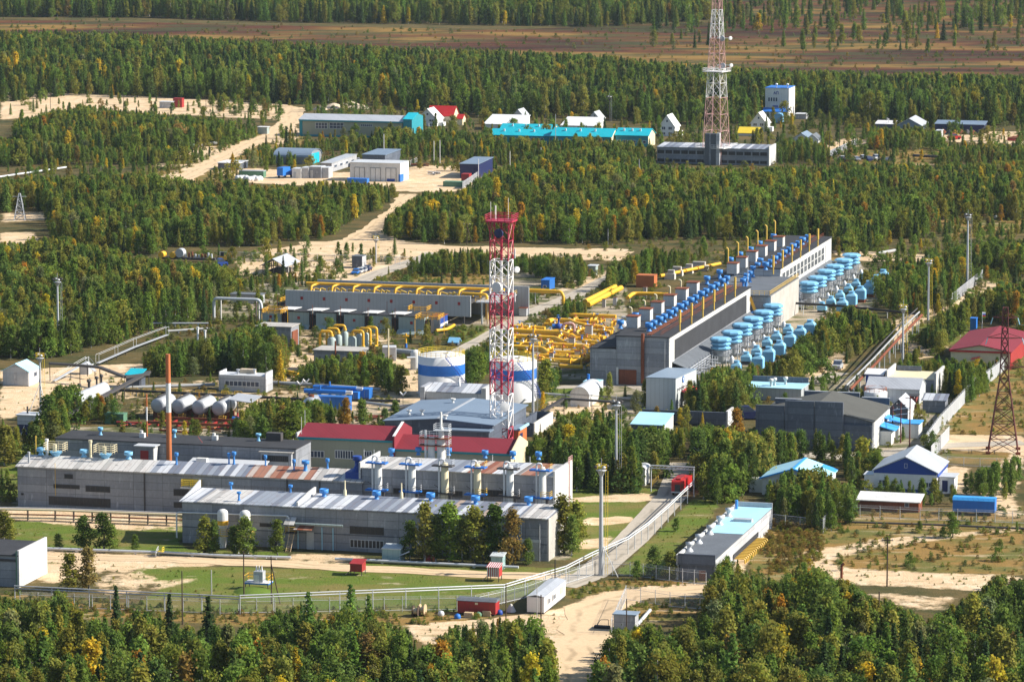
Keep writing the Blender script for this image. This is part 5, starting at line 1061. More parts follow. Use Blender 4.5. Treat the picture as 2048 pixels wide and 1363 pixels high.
t = thing('valve_post', 'yellow valve post with a blue base beside the vessels', 'valve', loc=G(812,695)); MB().tube([(0,0,1),(0,0,3.6)],.22,8).build('stem','yellow',t); MB().tube([(-.8,0,2.9),(.8,0,2.9)],.25,8).build('wheel','yellow',t); MB().lathe((0,0,0),[(.35,0),(.3,1.1)],8).build('base','blue',t)
t = thing('flue_pair_mast', 'white slender pipe beside the grey lean-to', 'pole', loc=G(777,722)); MB().tube([(0,0,0),(0,0,8)],.17,8).build('pole','cream',t); MB().box(-1.5,1.8,.3,4,0,3.4).build('hut','panel_light',t)
b = bldg('pump_shelter', 'small blue pyramid roofed shelter near the storage tanks', 898, 690, 915, h=.8, D=2.5, roof='gx', rise=.9, wall='panel_dark', rm='blue_sky', cat='shelter')
# ------------------------------------------------------------------ yellow manifold yard
def ypipe(pts, r, lab='yellow gas pipe in the manifold yard left of the hall', mat='yellow', grp='yellow gas pipes of the manifold yard', **k):
    return pipe('gas_pipe', lab, pts, r*1.2, mat, 'pipe', group=grp, rb=1.6, **k)
for pts, r in (([(1018,672,1.5),(1125,677,1.5),(1152,688,1.5)],.55),([(1018,683,1.4),(1110,687,1.4),(1130,694,1)],.55),([(1010,706,1.6),(1085,710,1.6),(1100,718,1)],.6),([(1098,700,1.4),(1168,704,1.4),(1182,711,1)],.55),([(1136,641,1.6),(1232,645,1.6)],.45),([(1096,652,1.2),(1104,649,1.2),(1140,651,1.2),(1152,657,1.2),(1172,659,1)],.6),([(1130,649,1.2),(1196,652,1.2)],.4),
               ([(1020,660,1),(1090,664,1)],.42),([(1025,692,.9),(1080,695,.9)],.35),([(1090,727,1),(1150,731,1),(1180,722,1)],.5),([(1080,718,1),(1160,722,1)],.4),([(1160,669,1.2),(1225,673,1.2)],.4),([(1150,679,1),(1210,683,1)],.42),([(1165,690,1),(1205,693,1)],.4),([(1110,710,.8),(1190,714,.8)],.4),([(1240,560,1),(1290,545,1)],.3),([(1320,560,1.2),(1440,535,1.2)],.4),([(1120,739,.9),(1165,741,.9)],.42)): ypipe(pts, r, flange=7)
for pts, r in (([(1170,612,1.2),(1230,582,1.2)],.62),([(1176,618,1.2),(1242,584,1.2)],.62)): ypipe(pts, r, 'thick yellow gas pipe slanting away beyond the fire road', grp='pair of slanting gas pipes', posts=8)
ypipe([(1030,606,3.6),(1111,609,3.6)], .45, 'yellow gas pipe raised on posts right of the tower', grp=None, posts=8); 
g = G(1111,609); mb = MB(); mb.bend([(-.3,0,3.6),(1.5,-.2,3.6),(2.3,-.5,2.6),(2.3,-.6,.1)], .45, .9); tag(mb.build('gas_pipe','yellow',loc=g,rz=-TH),'downward yellow elbow at the end of the raised gas pipe','pipe')
g = G(1030,606); mb = MB(); mb.bend([(.3,0,3.6),(-.6,0,3.6),(-.6,-.3,.1)], .45, .6); tag(mb.build('gas_pipe','yellow',loc=g,rz=-TH),'upright yellow elbow close to the right side of the tower','pipe')
ypipe([(1255,610,2.0),(1266,604,2.4),(1336,606,2.4)], .45, 'yellow gas pipe with a bent left end left of the hall roof', grp=None, posts=6)
# cross runs (B direction), many short branches with valves
for i in range(85):
    f = R.random(); px = 1022 + 205*R.random(); py = 640 + 97*R.random()
    if px > 1120 and py > 700 and px - 1120 > (765-py)*1.4: continue
    if py < 652 and px < 1095: continue
    a = G(px, py); L_ = R.uniform(2.5, 7); dx, dy = (sin(TH)*L_, cos(TH)*L_) if R.random() < .55 else (cos(TH)*L_, -sin(TH)*L_)
    mb = MB(); z = R.uniform(.5, 1.6); r = R.choice((.2,.26,.34)); mb.bend([(0,0,.05),(0,0,z),(dx,dy,z),(dx,dy,.05)], r, .6, 8); 
    for q in (.3,.7): p = Vector((dx*q,dy*q,z)); d = Vector((dx,dy,0)).normalized()*.08; mb.tube([p-d,p+d], r*1.6, 8)
    t = thing('branch_pipe', 'yellow branch pipe among the manifold pipes left of the hall', 'pipe', loc=(a[0],a[1],0), group='yellow branch pipes of the manifold yard'); mb.build('pipe', 'yellow' if R.random() < .8 else 'yellow_pale', t)
    v = MB(); v.lathe((dx/2,dy/2,z), [(.25,0),(.22,.5),(.12,.55),(.12,.9),(.4,.92),(.4,1.0)], 10); v.build('valve', R.choice(('white_dirty','blue','orange','steel_matt')), t)
for i, (px, py, w_, h_) in enumerate(((1178,680,1.7,3.6),(1144,694,1.4,2.2),(1155,720,1.2,2.0),(1103,722,1.0,1.8),(1172,650,1.0,1.6),(1208,616,.9,2.2),(1230,611,1.0,2.0),(1290,597,1.0,3),(1047,632,2.0,2.0))):
    t = thing('control_cabinet', 'weathered grey control cabinet between the yellow pipes', 'cabinet', loc=G(px,py), group='control cabinets among the yellow pipes', rz=-TH); MB().cbox(0,0,.2,w_,w_*.8,h_).build('body','concrete' if i % 2 else 'steel_matt',t); MB().cbox(0,0,h_+.2,w_*1.15,w_*.95,.12).build('lid','rust',t)
t = thing('blue_valve', 'big blue valve standing among the yellow pipes', 'valve', loc=G(1117,660)); MB().lathe((0,0,0),[(.9,.2),(1.1,.8),(.9,1.6),(.3,1.8),(.25,3),(.6,3.1),(.6,3.3)],14).build('body','blue_deep',t); MB().tube([(-1.6,0,1),(1.6,0,1)],.7,12).build('flange','blue',t)
t = thing('white_bend', 'white U shaped pipe bend in the manifold yard', 'pipe', loc=G(1123,672)); mb = MB(); mb.bend([(0,0,.1),(.2,0,3.2),(3.2,-.3,3.4),(3.3,-.3,.5)],.33,1,10); mb.build('pipe','pale_red',t)
t = thing('white_ball_tank', 'white round tank beside the hall roof', 'tank', loc=G(1244,668)); MB().lathe((0,0,2.2),[(.0,-1.7),(1.2,-1.2),(1.7,0),(1.2,1.2),(0,1.7)],16).build('shell','white',t); MB().lathe((0,0,0),[(.9,0),(.8,1.2)],10).build('stand','steel_matt',t); mb = MB(); mb.bend([(0,0,3.7),(0,0,4.4),(4.5,-1,4.4),(4.5,-1,2)],.3,.6,8); mb.build('pipe','white_dirty',t)
# dark trestle wall descending in front of the manifold
fr = Fr(1110,752); t = thing('pipe_bridge', 'dark pipe trestle carrying yellow pipes along the manifold edge', 'pipe bridge', fr); L_ = fr.ax(1182)
mb = MB()
for k in range(12): y = k*3.6; mb.tube([(L_-1,y,-.1),(L_-1,y,2.6)],.1,5); mb.tube([(L_+.6,y,-.1),(L_+.6,y,2.6)],.1,5); mb.box(L_-1.2,L_+.8,y-.08,y+.08,2.6,2.75)
mb.build('trestle','dark_steel',t)
for q, m_ in ((-.8,'yellow'),(-.2,'yellow_pale'),(.4,'yellow')): MB().tube([(L_+q,-.5,2.95),(L_+q,42,2.95)],.22,8).build('pipe',m_,t)
mb = MB(); rail(mb,[(L_+1,-.5,2.75),(L_+1,42,2.75)],1.1,.04,2); mb.build('railing','yellow_pale',t)
b = bldg('truck_shed', 'orange box body parked beyond the manifold yard', 1272, 574, 1308, h=3.2, D=4, wall='orange', rm='orange', cat='container', over=.05)
for i,(px,py,w_) in enumerate(((1352,545,4),(1376,540,3),(1396,535,6),(1340,552,3))): t = thing('concrete_stack','pale stack of concrete blocks behind the hall roof','stack',loc=G(px,py+6),group='concrete block stacks',rz=-TH); MB().cbox(0,0,0,w_,2,1.6).build('block','concrete_pale',t); MB().cbox(.3,.2,1.605,w_*.6,1.5,1.0).build('block','concrete',t)
# ------------------------------------------------------------------ middle left: control house, tanks, blue plant
b = bldg('control_house', 'small pale grey control house with a row of eight windows', 440, 781, 530, yt=750, xr=543.5, wall='panel_light', rm='galv', cat='house', over=.02)
win(b, 450, 760, 519, 771, n=8)
MB().box(b.W+.03, b.W+.25, -.1, b.D+.1, -.2, b.h+1.0).build('end_wall','panel_light',b.root); MB().box(-.25,-.03,-.1,b.D+.1,-.2,b.h+.9).build('end_wall','panel_light',b.root)
for px in (476, 509): x,y = b.fr.l(px,747,b.h+.2); MB().lathe((x,y,b.h+.2),[(.2,0),(.2,.7),(.42,.75),(.42,1.1)],10).build('vent','steel_matt',b.roof)
x,y = b.fr.l(496,745,b.h+.2); MB().cbox(x,y,b.h+.2,3.5,1.6,.9).build('roof_box','dirt',b.roof)
for i,(px,py) in enumerate(((316,838),(357.5,840),(398,842),(438,844))):
    s = sc(py); t = thing('horizontal_tank','silver horizontal cylinder tank, %s from the left in the row' % ORD[i],'tank',loc=G(px,py),group='row of silver horizontal tanks',rz=-TH); r = 1.65
    mb = MB(); n=24; prof=[(0,-.28),(r*.6,-.2),(r,0),(r,7.5),(r*.6,7.7),(0,7.8)]; vs=[(q*cos(2*pi*k/n),y,3.1+q*sin(2*pi*k/n)) for q,y in prof for k in range(n)]
    mb.add(vs,[(j*n+k,(j+1)*n+k,(j+1)*n+(k+1)%n,j*n+(k+1)%n) for j in range(len(prof)-1) for k in range(n)],0,True); mb.build('shell','steel_matt',t)
    for y in (1.2,6.2): MB().box(-1.5,1.5,y-.25,y+.25,0,1.7).build('saddle','rust',t)
    mb=MB(); mb.box(-.35,.35,.3,7.2,4.94,5.05); rail(mb,[(-.4,.2,5.0),(.4,.2,5.0)],1,.05,2); mb.build('catwalk','dark_steel',t)
    mb=MB(); mb.tube([(.9,-.5,.2),(1.5,-1.2,1.8)],.08,4); rail(mb,[(.3,-.9,.3),(1.8,-.9,.3),(1.8,-.4,.3)],1.2,.05,3); mb.build('step_railing','yellow_pale',t)
fr=Fr(300,848); t=thing('tank_frame','long dark red steel frame under the silver tanks','frame',fr); W_=fr.ax(560); MB().box(0,W_,-2,-1.6,.5,1.1).build('beam','rust',t); MB().box(0,W_,5,5.4,.5,1.0).build('beam','rust',t)
for k in range(14): x=W_*k/13; MB().box(x-.15,x+.15,-1.95,5.3,0,.49).build('post','red',t)
b_=thing('pump_canopy','open canopy with a grey roof over red and blue pumps','canopy',Fr(462,842)); fr=Fr(462,842); W_=fr.ax(500)
MB().slab((-.5,-.5,5.0),(W_+.8,-1.5,4.6),(W_+1.2,5,5.2),(0,5,5.6),.15).build('roof','steel_matt',b_)
for x in (0,W_):
    for y in (0,4.5): MB().tube([(x,y,0),(x,y,4.8)],.1,5).build('post','dark_steel',b_)
for k,(px,py,m_) in enumerate(((465,842,'red_bright'),(473,845,'blue'),(488,838,'yellow'),(505,846,'galv'),(522,846,'rust'),(536,846,'white_dirty'))):
    t=thing('pump','%s pump on the red frame by the canopy'%('red','blue','yellow','grey','rusty','white')[k],'pump',loc=G(px,py),rz=-TH); MB().tube([(-.9,0,.9),(.9,0,.9)],.5,10).build('motor',m_,t); MB().cbox(0,0,0,2.2,1,.4).build('skid','rust',t); MB().lathe((1.2,0,.4),[(.4,0),(.45,.7),(.2,.9),(.2,1.6)],10).build('casing',m_,t)
for i,(xa,ya,xb,yt,D,m_,lab,rf) in enumerate(((629,820,697,793,2.6,'blue_cont','dark blue container under the blue pipes','blue_cont'),(721,797,738,779,3,'blue_cont','small bright blue container at the right end of the blue pipes','blue'),(700,799,716,785,2.5,'blue','blue pump box between two blue containers','blue'))):
    b=bldg('container',lab,xa,ya,xb,yt=yt,D=D,wall=m_,rm=rf,cat='container',over=.02); MB().box(b.W*.45,b.W*.47,-.06,-.01,.2,b.h-.2).build('door_bar','steel_matt',b.root); MB().box(.05,b.W-.05,-.07,-.01,.0,.25).build('sill','dark_steel',b.root)
for (xa,ya,xb,z,lab,r) in ((627,793,713,2.3,'long blue pipe vessel behind the dark blue container',.5),(609,800,692,2.2,'blue pipe vessel in front of the longer one',.55)):
    fr=Fr(xa,ya); t=thing('pipe_vessel',lab,'vessel',fr); W_=fr.ax(xb); MB().tube([(0,0,z),(W_,0,z)],r,14).build('shell','blue',t)
    for k in range(4): MB().box(W_*(k+.5)/4-.15,W_*(k+.5)/4+.15,-.3,.3,0,z-r+.1).build('saddle','blue_deep',t)
    MB().lathe((W_*.38,0,z+r-.1),[(.2,0),(.2,1)],8).build('nozzle','blue',t); MB().tube([(W_,0,z),(W_+1.5,0,z)],r*.8,10).build('end_cap','galv',t)
g=G(618,826); t=thing('silver_drum','silver tank lying beside the dark blue container','tank',loc=g,rz=-TH); mb=MB(); n=18; prof=[(0,-.3),(1,-.2),(1.6,.2),(1.6,5),(0,5.4)]; mb.add([(q*cos(2*pi*k/n),y,1.9+q*sin(2*pi*k/n)) for q,y in prof for k in range(n)],[(j*n+k,(j+1)*n+k,(j+1)*n+(k+1)%n,j*n+(k+1)%n) for j in range(4) for k in range(n)],0,True); mb.build('shell','steel',t); MB().box(-1.2,1.2,.5,4.4,0,.6).build('saddle','dark_steel',t)
mb=MB(); mb.lathe((0,2,3.3),[(.6,0),(.6,.6)],10); mb.build('manhole','rust',t)
# left yard: garage hut, hangar, racks
b=bldg('garage_hut','pale rounded garage hut with a light blue roof at the left edge',6,770,57,yt=741,xr=79,roof='gy',rise=1.7,wall='panel_light',rm='blue_pale',cat='garage',side='white_dirty')
for xa,xb in ((7.5,28),(35,56)): MB().box(b.fr.ax(xa),b.fr.ax(xb),-.1,-.01,.2,3.1).build('gate','steel_matt',b.root)
win(b,67,744,73,753,n=1,face='R',fm='steel_matt'); MB().box(-.1,b.W+.1,-.2,b.D,-.3,.02).build('plinth','black',b.root)
b=bldg('barrel_hangar','silver half round hangar behind a slanting conveyor',141,830,164,h=2.6,xr=219,roof='archy',rise=2.2,wall='panel_grey',rm='roof_metal',cat='hangar')
for px,py in ((165,787),(184,772),(190,768),(196,766),(170,778)):
    x,y=b.fr.l(px,py,4.5); MB().lathe((b.W*.4,y if 0<y<b.D else b.D*.5,4.3),[(.22,0),(.22,1.9),(.45,1.95),(.45,2.4),(0,2.6)],10).build('vent','dark_steel',b.roof)
def beamrun(name,label,pts,w_,t_,mat,cat,posts=True,railz=0,rmat='galv'):
    P=[(lambda g:Vector((g[0],g[1],p[2])))(G(p[0],p[1])) for p in pts]; o=P[0].copy(); o.z=0; t=thing(name,label,cat,loc=o); P=[p-o for p in P]
    mb=MB(); rl=MB()
    for a,b2 in zip(P,P[1:]):
        d=(b2-a).normalized(); nr=Vector((-d.y,d.x,0)).normalized()*w_/2; mb.slab(a+nr,a-nr,b2-nr,b2+nr,t_)
        if railz: rail(rl,[a+nr,b2+nr],railz,.04,1,step=13); rail(rl,[a-nr,b2-nr],railz,.04,1,step=13)
        if posts:
            k=max(1,int((b2-a).length/6))
            for i in range(k+1):
                p=a.lerp(b2,i/k)
                if p.z>.6: m2=MB(); m2.tube([(p.x,p.y,-.1),(p.x,p.y,p.z-t_+.02)],.1,5); m2.build('post','dark_steel',t)
    mb.build('deck',mat,t)
    if railz: rl.build('railing',rmat,t)
    return t
beamrun('conveyor','dark covered conveyor slanting down past the silver hangar',[(298,770,3.4),(215,815,3.4),(100,865,2.2)],1.1,.5,'dark_steel','conveyor')
beamrun('pipe_trestle','dark pipe trestle bending across the left sand yard',[(100,762,4.5),(160,766,4.5),(200,770,4.5),(250,782,3.6),(298,776,3.6)],1.0,.5,'dark_steel','trestle')
beamrun('walkway','grey railed walkway climbing beside the wood',[(195,735,1.2),(270,702,1.2),(335,676,1.0)],.8,.15,'steel_matt','walkway',railz=2.0)
beamrun('walkway','grey railed walkway over the left sand yard',[(108,764,.4),(175,752,3.6),(190,758,2)],.8,.15,'galv','walkway',railz=1.1)
b=bldg('pump_hut','low hut with a turquoise roof under the trestle',252,775,279,h=3.0,D=4,roof='mono',rise=.8,wall='panel_dark',rm='cyan_roof',cat='hut')
b=bldg('valve_cabin','grey cabin under the walkway in the left yard',159,748,177,yt=731,D=2.5,wall='steel_matt',rm='galv',cat='cabin')
b=bldg('old_boiler_hut','white topped dark hut beside the left mast',35,868,78,h=4.2,D=4,wall='panel_light',rm='galv',cat='hut'); MB().box(-.05,b.W+.05,-.08,-.01,-.2,2.2).build('plinth','navy',b.root); MB().lathe((1.6,2,b.h+.1),[(.2,0),(.2,1.6)],8).build('flue','dark_steel',b.roof)
for (pts,lab,r,m_) in (([(240,790,1.2),(440,800,1.2),(600,808,1.2),(800,812,1.2)],'black pipe run behind the silver tanks',.32,'black'),([(240,783,.9),(430,776,.9)],'silver insulated pipe behind the chimney',.4,'insul'),([(545,772,.9),(620,776,.9),(760,786,.9)],'silver insulated pipe right of the control house',.4,'insul'),([(720,812,1),(800,822,1),(850,815,1)],'pale pipe run beside the blue containers',.35,'insul')): pipe('pipe_run',lab,pts,r,m_,'pipe',posts=7,rb=1)
for k in range(10): 
    px=235+26*k; t=thing('yellow_barrier','short yellow railing along the black pipe run','railing',loc=G(px,790+k*.9),group='yellow railings along the black pipe run',rz=-TH); mb=MB(); rail(mb,[(0,0,.8),(1.8,0,.8)],1.1,.05,3); mb.tube([(0,0,0),(0,0,.9)],.05,4); mb.tube([(1.8,0,0),(1.8,0,.9)],.05,4); mb.build('rail','yellow_pale',t)
t=thing('pipe_portal','silver pipe portal arching over the track','pipe',Fr(428,640)); fr=Fr(428,640); W_=fr.ax(521); mb=MB(); mb.bend([(0,0,0),(0,0,5.8),(W_,0,5.8),(W_+.5,0,2.4)],.42,1.2); mb.build('pipe','galv',t)
for px in (441,512,517): x=fr.ax(px); MB().tube([(x,.5,-.1),(x,.5,5.4)],.16,6).build('post','white_tower',t)
for i,(px,yb,yt) in enumerate(((396,706,653),(410.5,706,659))): t=thing('vent_pipe','white upright vent pipe above the wood, %s one of two'%('taller left','shorter right')[i],'pipe',loc=G(px,yb),group='white vent pipes'); MB().tube([(0,0,0),(0,0,(yb-yt)/sc(yb)-.3)],.26,8).build('pipe','white',t); MB().tube([(0,0,(yb-yt)/sc(yb)-.35),(0,0,(yb-yt)/sc(yb))],.36,8).build('cap','white_dirty',t)
pipe('pipe_run','dark pipe run through the trees left of the portal',[(280,660,1.8),(420,660,1.8)],.22,'steel_matt','pipe',posts=6)
pipe('pipe_run','silver pipe run below the portal',[(335,668,.8),(425,662,.8)],.3,'insul','pipe',posts=6)

for i,(px,py,n_,m_,lab) in enumerate(((345,866,7,'rust','heap of rusty pipes behind the chimney'),(385,872,6,'rust','heap of rusty pipes right of the chimney'),(430,862,5,'orange','orange brown pipe heap behind the tarred roof'),(258,852,5,'red','red frame scrap left of the silver tanks'),(728,842,6,'rust','rusty scrap pipes behind the red roof'),(748,838,5,'red','red machine scrap by the slate blue hall'),(612,842,5,'white_dirty','white scrap pipes behind the beige hall'),(840,335,8,'rust','rusty pipe pile right of the white garage'),(868,350,6,'galv','grey steel scrap on the village sand yard'))):
    t=thing('scrap_pile',lab,'scrap',loc=G(px,py))
    for k in range(n_): a=R.uniform(0,3.1); l=R.uniform(1.5,3.5); z=.15+.16*k; MB().tube([(-l*cos(a),-l*sin(a)*.5,z),(l*cos(a),l*sin(a)*.5,z+R.uniform(-.1,.3))],R.uniform(.1,.22),7).build('pipe',m_ if k%3 else 'dark_steel',t)
t=tag(MB().box(-2.2,2.2,-1.2,1.2,0,2.2).box(-2.3,2.3,-1.3,1.3,2.2,2.35).build('store_box',['green_box'],loc=G(232,846),rz=-TH),'small green store box left of the silver tanks','box')
# ------------------------------------------------------------------ right hand buildings
b=bldg('office_block','grey two storey metal clad block with a red canopy',1292,818,1351,yt=755,xr=1392.5,roof='mono',rise=-1.0,wall='sheet_pale',rm='roof_blue',cat='building',over=.1)
for k,(xa,ya) in enumerate(((1354,776),(1358,774),(1362,772),(1366,770),(1371,768),(1376,766),(1386,760))): win(b,xa,ya,xa+2.2,ya+6,n=1,face='R',name='window')
for k,xa in enumerate((1353,1358)): win(b,xa,803,xa+2.5,808,n=1,face='R')
ya_,yb_=b.fr.by(1362,x=b.W),b.fr.by(1380,x=b.W); MB().slab((b.W+.1,ya_,3.6),(b.W+2.4,ya_,2.7),(b.W+2.4,yb_,2.7),(b.W+.1,yb_,3.6),.15).build('canopy','red_bright',b.root)
y0=b.fr.by(1365.5,x=b.W); mb=MB(); n=16; mb.add([(b.W+.09,y0+.95*cos(2*pi*k/n),6.0+.75*sin(2*pi*k/n)) for k in range(n)]+[(b.W+.16,y0+.95*cos(2*pi*k/n),6.0+.75*sin(2*pi*k/n)) for k in range(n)],[tuple(range(n,2*n))]+[(k,(k+1)%n,n+(k+1)%n,n+k) for k in range(n)],0); mb.add([(b.W+.17,y0-.3,5.9),(b.W+.17,y0+.3,5.9),(b.W+.17,y0+.5,6.4),(b.W+.17,y0,5.5),(b.W+.17,y0-.5,6.4)],[(0,3,1,2,4)],1); mb.build('round_sign',['blue','white'],b.root)
b=bldg('parapet_store','long low dark grey store with an open bay on its left',1287,846,1452,yt=828,xr=1463,wall='panel_dark',rm='tar_grey',cat='store',over=.02)
MB().box(-.2,b.W+.2,-.5,-.03,b.h-1.6,b.h+1.2).build('parapet','panel_dark',b.root); MB().box(b.W+.03,b.W+.5,-.5,b.D,-.2,b.h+1.5).build('end_wall','whitewash',b.root); MB().box(b.fr.ax(1300),b.fr.ax(1376),-.08,-.02,0,b.h-1.65).build('bay_shade','black',b.root)  # black sheet stands for shade in the bay; end wall painted paler as sunlit
b=bldg('blue_lean_to','shed with a sloping sky blue roof among the trees',1262,872,1328,h=2.6,D=9,roof='mono',rise=1.2,wall='panel_dark',rm='blue_pale',cat='shed',over=.2,side='white_dirty')
b=bldg('dark_shed','large dark grey shed with high front screens and an olive roof',1512,893,1744,h=6.3,D=22,roof='gy',rise=2.8,wall='panel_dark',rm='roof_olive',cat='shed',over=.3,side='whitewash')
for xa,xb,yt in ((1512,1570,808),(1571,1629,799),(1630,1687,801)): MB().box(b.fr.ax(xa),b.fr.ax(xb)-.05,-1.0 if xa > 1560 else -.7,-.35,-.3,b.fr.h(yt,b.fr.ax(xa))).build('front_screen','panel_dark',b.root)
MB().box(b.W-9,b.W,-.5,-.02,-.2,5.6).build('front_screen','panel_dark',b.root)
mb=MB(); mb.box(b.W+.1,b.W+2.6,9,14,0,3.0); mb.box(b.W+.1,b.W+3.2,15,19,0,3.6); an=mb.build('side_annex','white_dirty',b.root)
MB().slab((b.W+.1,8.6,4.2),(b.W+3.5,8.6,3.3),(b.W+3.5,14.3,3.3),(b.W+.1,14.3,4.2),.15).build('awning','blue_roof',b.root); MB().slab((b.W+.1,14.8,5),(b.W+4.2,14.8,4.0),(b.W+4.2,19.4,4.0),(b.W+.1,19.4,5),.15).build('awning','blue_roof',b.root)
for i,(xa,ya,xb,h_) in enumerate(((1550,868,1605,7.8),(1608,858,1718,8.4),(1723,862,1778,7.4))): 
    t=thing('screen_wall','dark grey panel screen behind the olive roof, %s of three'%('left','middle','right')[i],'screen',Fr(xa,ya)); fr=Fr(xa,ya); MB().box(0,fr.ax(xb),0,.6,-.2,h_).build('panel','panel_dark',t); MB().box(-.05,fr.ax(xb)+.05,-.05,.65,h_+.005,h_+.15).build('coping','steel_matt',t)
b=bldg('blue_roof_garage','grey garage with a pale blue flat roof and white vents',1490,798,1602,yt=774,D=9,wall='sheet_grey',rm='blue_pale',cat='garage',over=.2); MB().box(0,b.W,b.D-.2,b.D+.3,b.h+.19,b.h+1.4).build('parapet','panel_dark',b.root)
for px,py in ((1542,772),(1549,770),(1571,768)): x,y=b.fr.l(px,py,b.h+.2); MB().lathe((x,min(y,b.D-1),b.h+.2),[(.3,0),(.3,1.1),(.55,1.15),(.55,1.7),(.2,1.8)],10).build('vent','white_dirty',b.roof)
b=bldg('metal_hall','pale grey metal hall with a low gable roof',1732,803,1838,h=3.2,D=9,roof='gx',rise=1.9,wall='sheet_pale',rm='roof_metal',cat='hall',over=.2,side='sheet_pale')
door(b,1842,790,1846,mat='white',face='R')
b=bldg('flat_store','grey flat roofed store with a tall white right wall',1775,784,1868,yt=756,xr=1884,wall='panel_grey',rm='cream',cat='store',over=.02); MB().box(b.W+.03,b.W+.5,-.3,b.D+.3,-.2,b.h+1.6).build('end_wall','whitewash',b.root); MB().box(-.4,-.03,-.3,b.D,-.2,b.h+1.8).build('end_wall','whitewash',b.root); MB().box(.2,b.W*.55,b.D-.4,b.D,b.h+.19,b.h+1.3).build('parapet','panel_dark',b.root)
b=bldg('white_hut','low hut with a bright white roof',1731,782,1765,yt=748,D=4,roof='mono',rise=.6,wall='blue_deep',rm='white',cat='hut')
t=thing('round_tank','low round white tank with a blue base and orange railing','tank',loc=G(1751,806)); MB().lathe((0,0,0),[(2.65,1.3),(2.65,2.7),(2.5,2.8),(0,3.3)],24).build('shell','white',t); MB().lathe((0,0,0),[(2.67,-.1),(2.67,1.3)],24).build('base_band','blue',t); mb=MB(); rail(mb,[(2.5*cos(2*pi*k/14),2.5*sin(2*pi*k/14),2.8) for k in range(14)],.9,.04,2,closed=True); mb.build('railing','orange',t)
b=bldg('gable_garage','grey gabled garage with a bright right roof slope',1779,846,1815,h=3.4,D=9,roof='gy',rise=2.0,wall='panel_dark',rm='roof_metal',cat='garage',over=.3,side='white')
b=bldg('brick_store','small red brick store behind the gabled garage',1805,822,1832,h=3.4,D=3,wall='brick',rm='tar',cat='store')
b=bldg('kiosk','grey kiosk with a silver striped roof beside the fence',1845,824,1890,yt=800,D=4,roof='mono',rise=.8,wall='panel_grey',rm='stripe_roof',cat='kiosk')
b=bldg('white_cabin','white cabin with a blue flat roof behind three dark poles',1785,874,1837,yt=846,D=5,wall='white_dirty',rm='blue_roof',cat='cabin',over=.3); win(b,1787,851,1808,857,n=4)
MB().box(-6,-.4,-1,4,b.h+.3,b.h+.5).build('awning','blue_roof',b.root)
# blue and white gable building
b=bldg('blue_gable_building','white building with a deep blue gable and blue base',1747,983,1873,h=4.4,D=14,roof='gy',rise=2.9,wall='white',rm='roof_metal',cat='building',over=.35,base=('blue_deep',.9))
mb=MB(); mb.add([(.05,-.06,3.9),(b.W-.05,-.06,3.9),(b.W-.05,-.06,4.4),(b.W/2,-.06,7.15),(.05,-.06,4.4),(.05,-.01,3.9),(b.W-.05,-.01,3.9),(b.W-.05,-.01,4.4),(b.W/2,-.01,7.15),(.05,-.01,4.4)],[(0,1,2,3,4),(0,5,6,1),(1,6,7,2),(2,7,8,3),(3,8,9,4),(4,9,5,0)]); mb.build('gable_cladding','blue_deep',b.root)
win(b,1808,926,1814,935,n=1); win(b,1757,958,1777,971,n=3); win(b,1782,960,1790,971,n=1); win(b,1843,963,1864,974,n=3)
MB().box(b.W+.1,b.W+.16,.1,b.D-.1,3.4,4.35).build('eave_cladding','blue_deep',b.root)
MB().box(-2.1,-.07,1.2,5,-.2,3.1).build('side_porch','white',b.root); MB().box(-2.3,-.07,1,5.2,3.11,3.3).build('porch_roof','galv',b.root)
q=MB().box(b.W+.2,b.W+3.2,2,6.5,-.2,3.2).build('side_porch','white',b.root); MB().box(b.W+.17,b.W+3.5,1.7,6.8,3.21,3.4).build('porch_roof','galv',b.root); MB().box(b.W+.8,b.W+1.9,1.9,1.99,.4,2.6).build('window','navy',q)
b=bldg('blue_roofed_house','white house with a bright blue and pale gable roof',1524,988,1648,h=3.3,D=13,roof='gy',rise=2.0,wall='white_dirty',rm='blue_pale',cat='house',over=.45,side='white')
o=.5; mb=MB(); k=2.0/(b.W/2)
mb.slab((-o,-o-.02,3.3-o*k+.28),(b.W/2,-o-.02,5.58),(b.W/2,-o+.5,5.58),(-o,-o+.5,3.3-o*k+.28),.3); mb.slab((b.W/2,-o-.02,5.58),(b.W+o,-o-.02,3.3-o*k+.28),(b.W+o,-o+.5,3.3-o*k+.28),(b.W/2,-o+.5,5.58),.3); mb.build('barge_board','blue_roof',b.roof)
mb=MB(); mb.slab((b.W/2-.3,-.1,5.5),(b.W/2+.3,-.1,5.5),(b.W/2+.3,b.D+.4,5.5),(b.W/2-.3,b.D+.4,5.5),.12); mb.slab((b.W*.5,b.D-3,5.42),(b.W+.4,b.D-3,3.4),(b.W+.4,b.D+.45,3.4),(b.W*.5,b.D+.45,5.42),.1); mb.build('roof_sheet','blue_roof',b.roof); MB().box(-3,-.1,2,5,0,2.6).build('porch','white',b.root)
b=bldg('red_shed','long dark red shed with an overhanging white roof',1716,1019,1837,yt=999,D=4.5,roof='mono',rise=.7,wall='rust',rm='white_dirty',cat='shed',over=.4); win(b,1809,1004,1818,1013,n=1,fm='steel_matt')
fr=Fr(1905,1028); t=thing('blue_trailer','sky blue rounded trailer van standing on small wheels','trailer',fr); W_=fr.ax(1989); mb=MB(); mb.exx([(0,.7),(2.6,.7),(2.6,2.9),(2.2,3.3),(.4,3.3),(0,2.9)],0,W_); mb.build('body','blue',t); MB().exx([(-.06,2.85),(-.02,2.85),(.4,3.31),(2.2,3.31),(2.62,2.85),(2.66,2.9),(2.25,3.4),(.36,3.4)],-.06,W_+.06).build('roof','blue_roof',t)
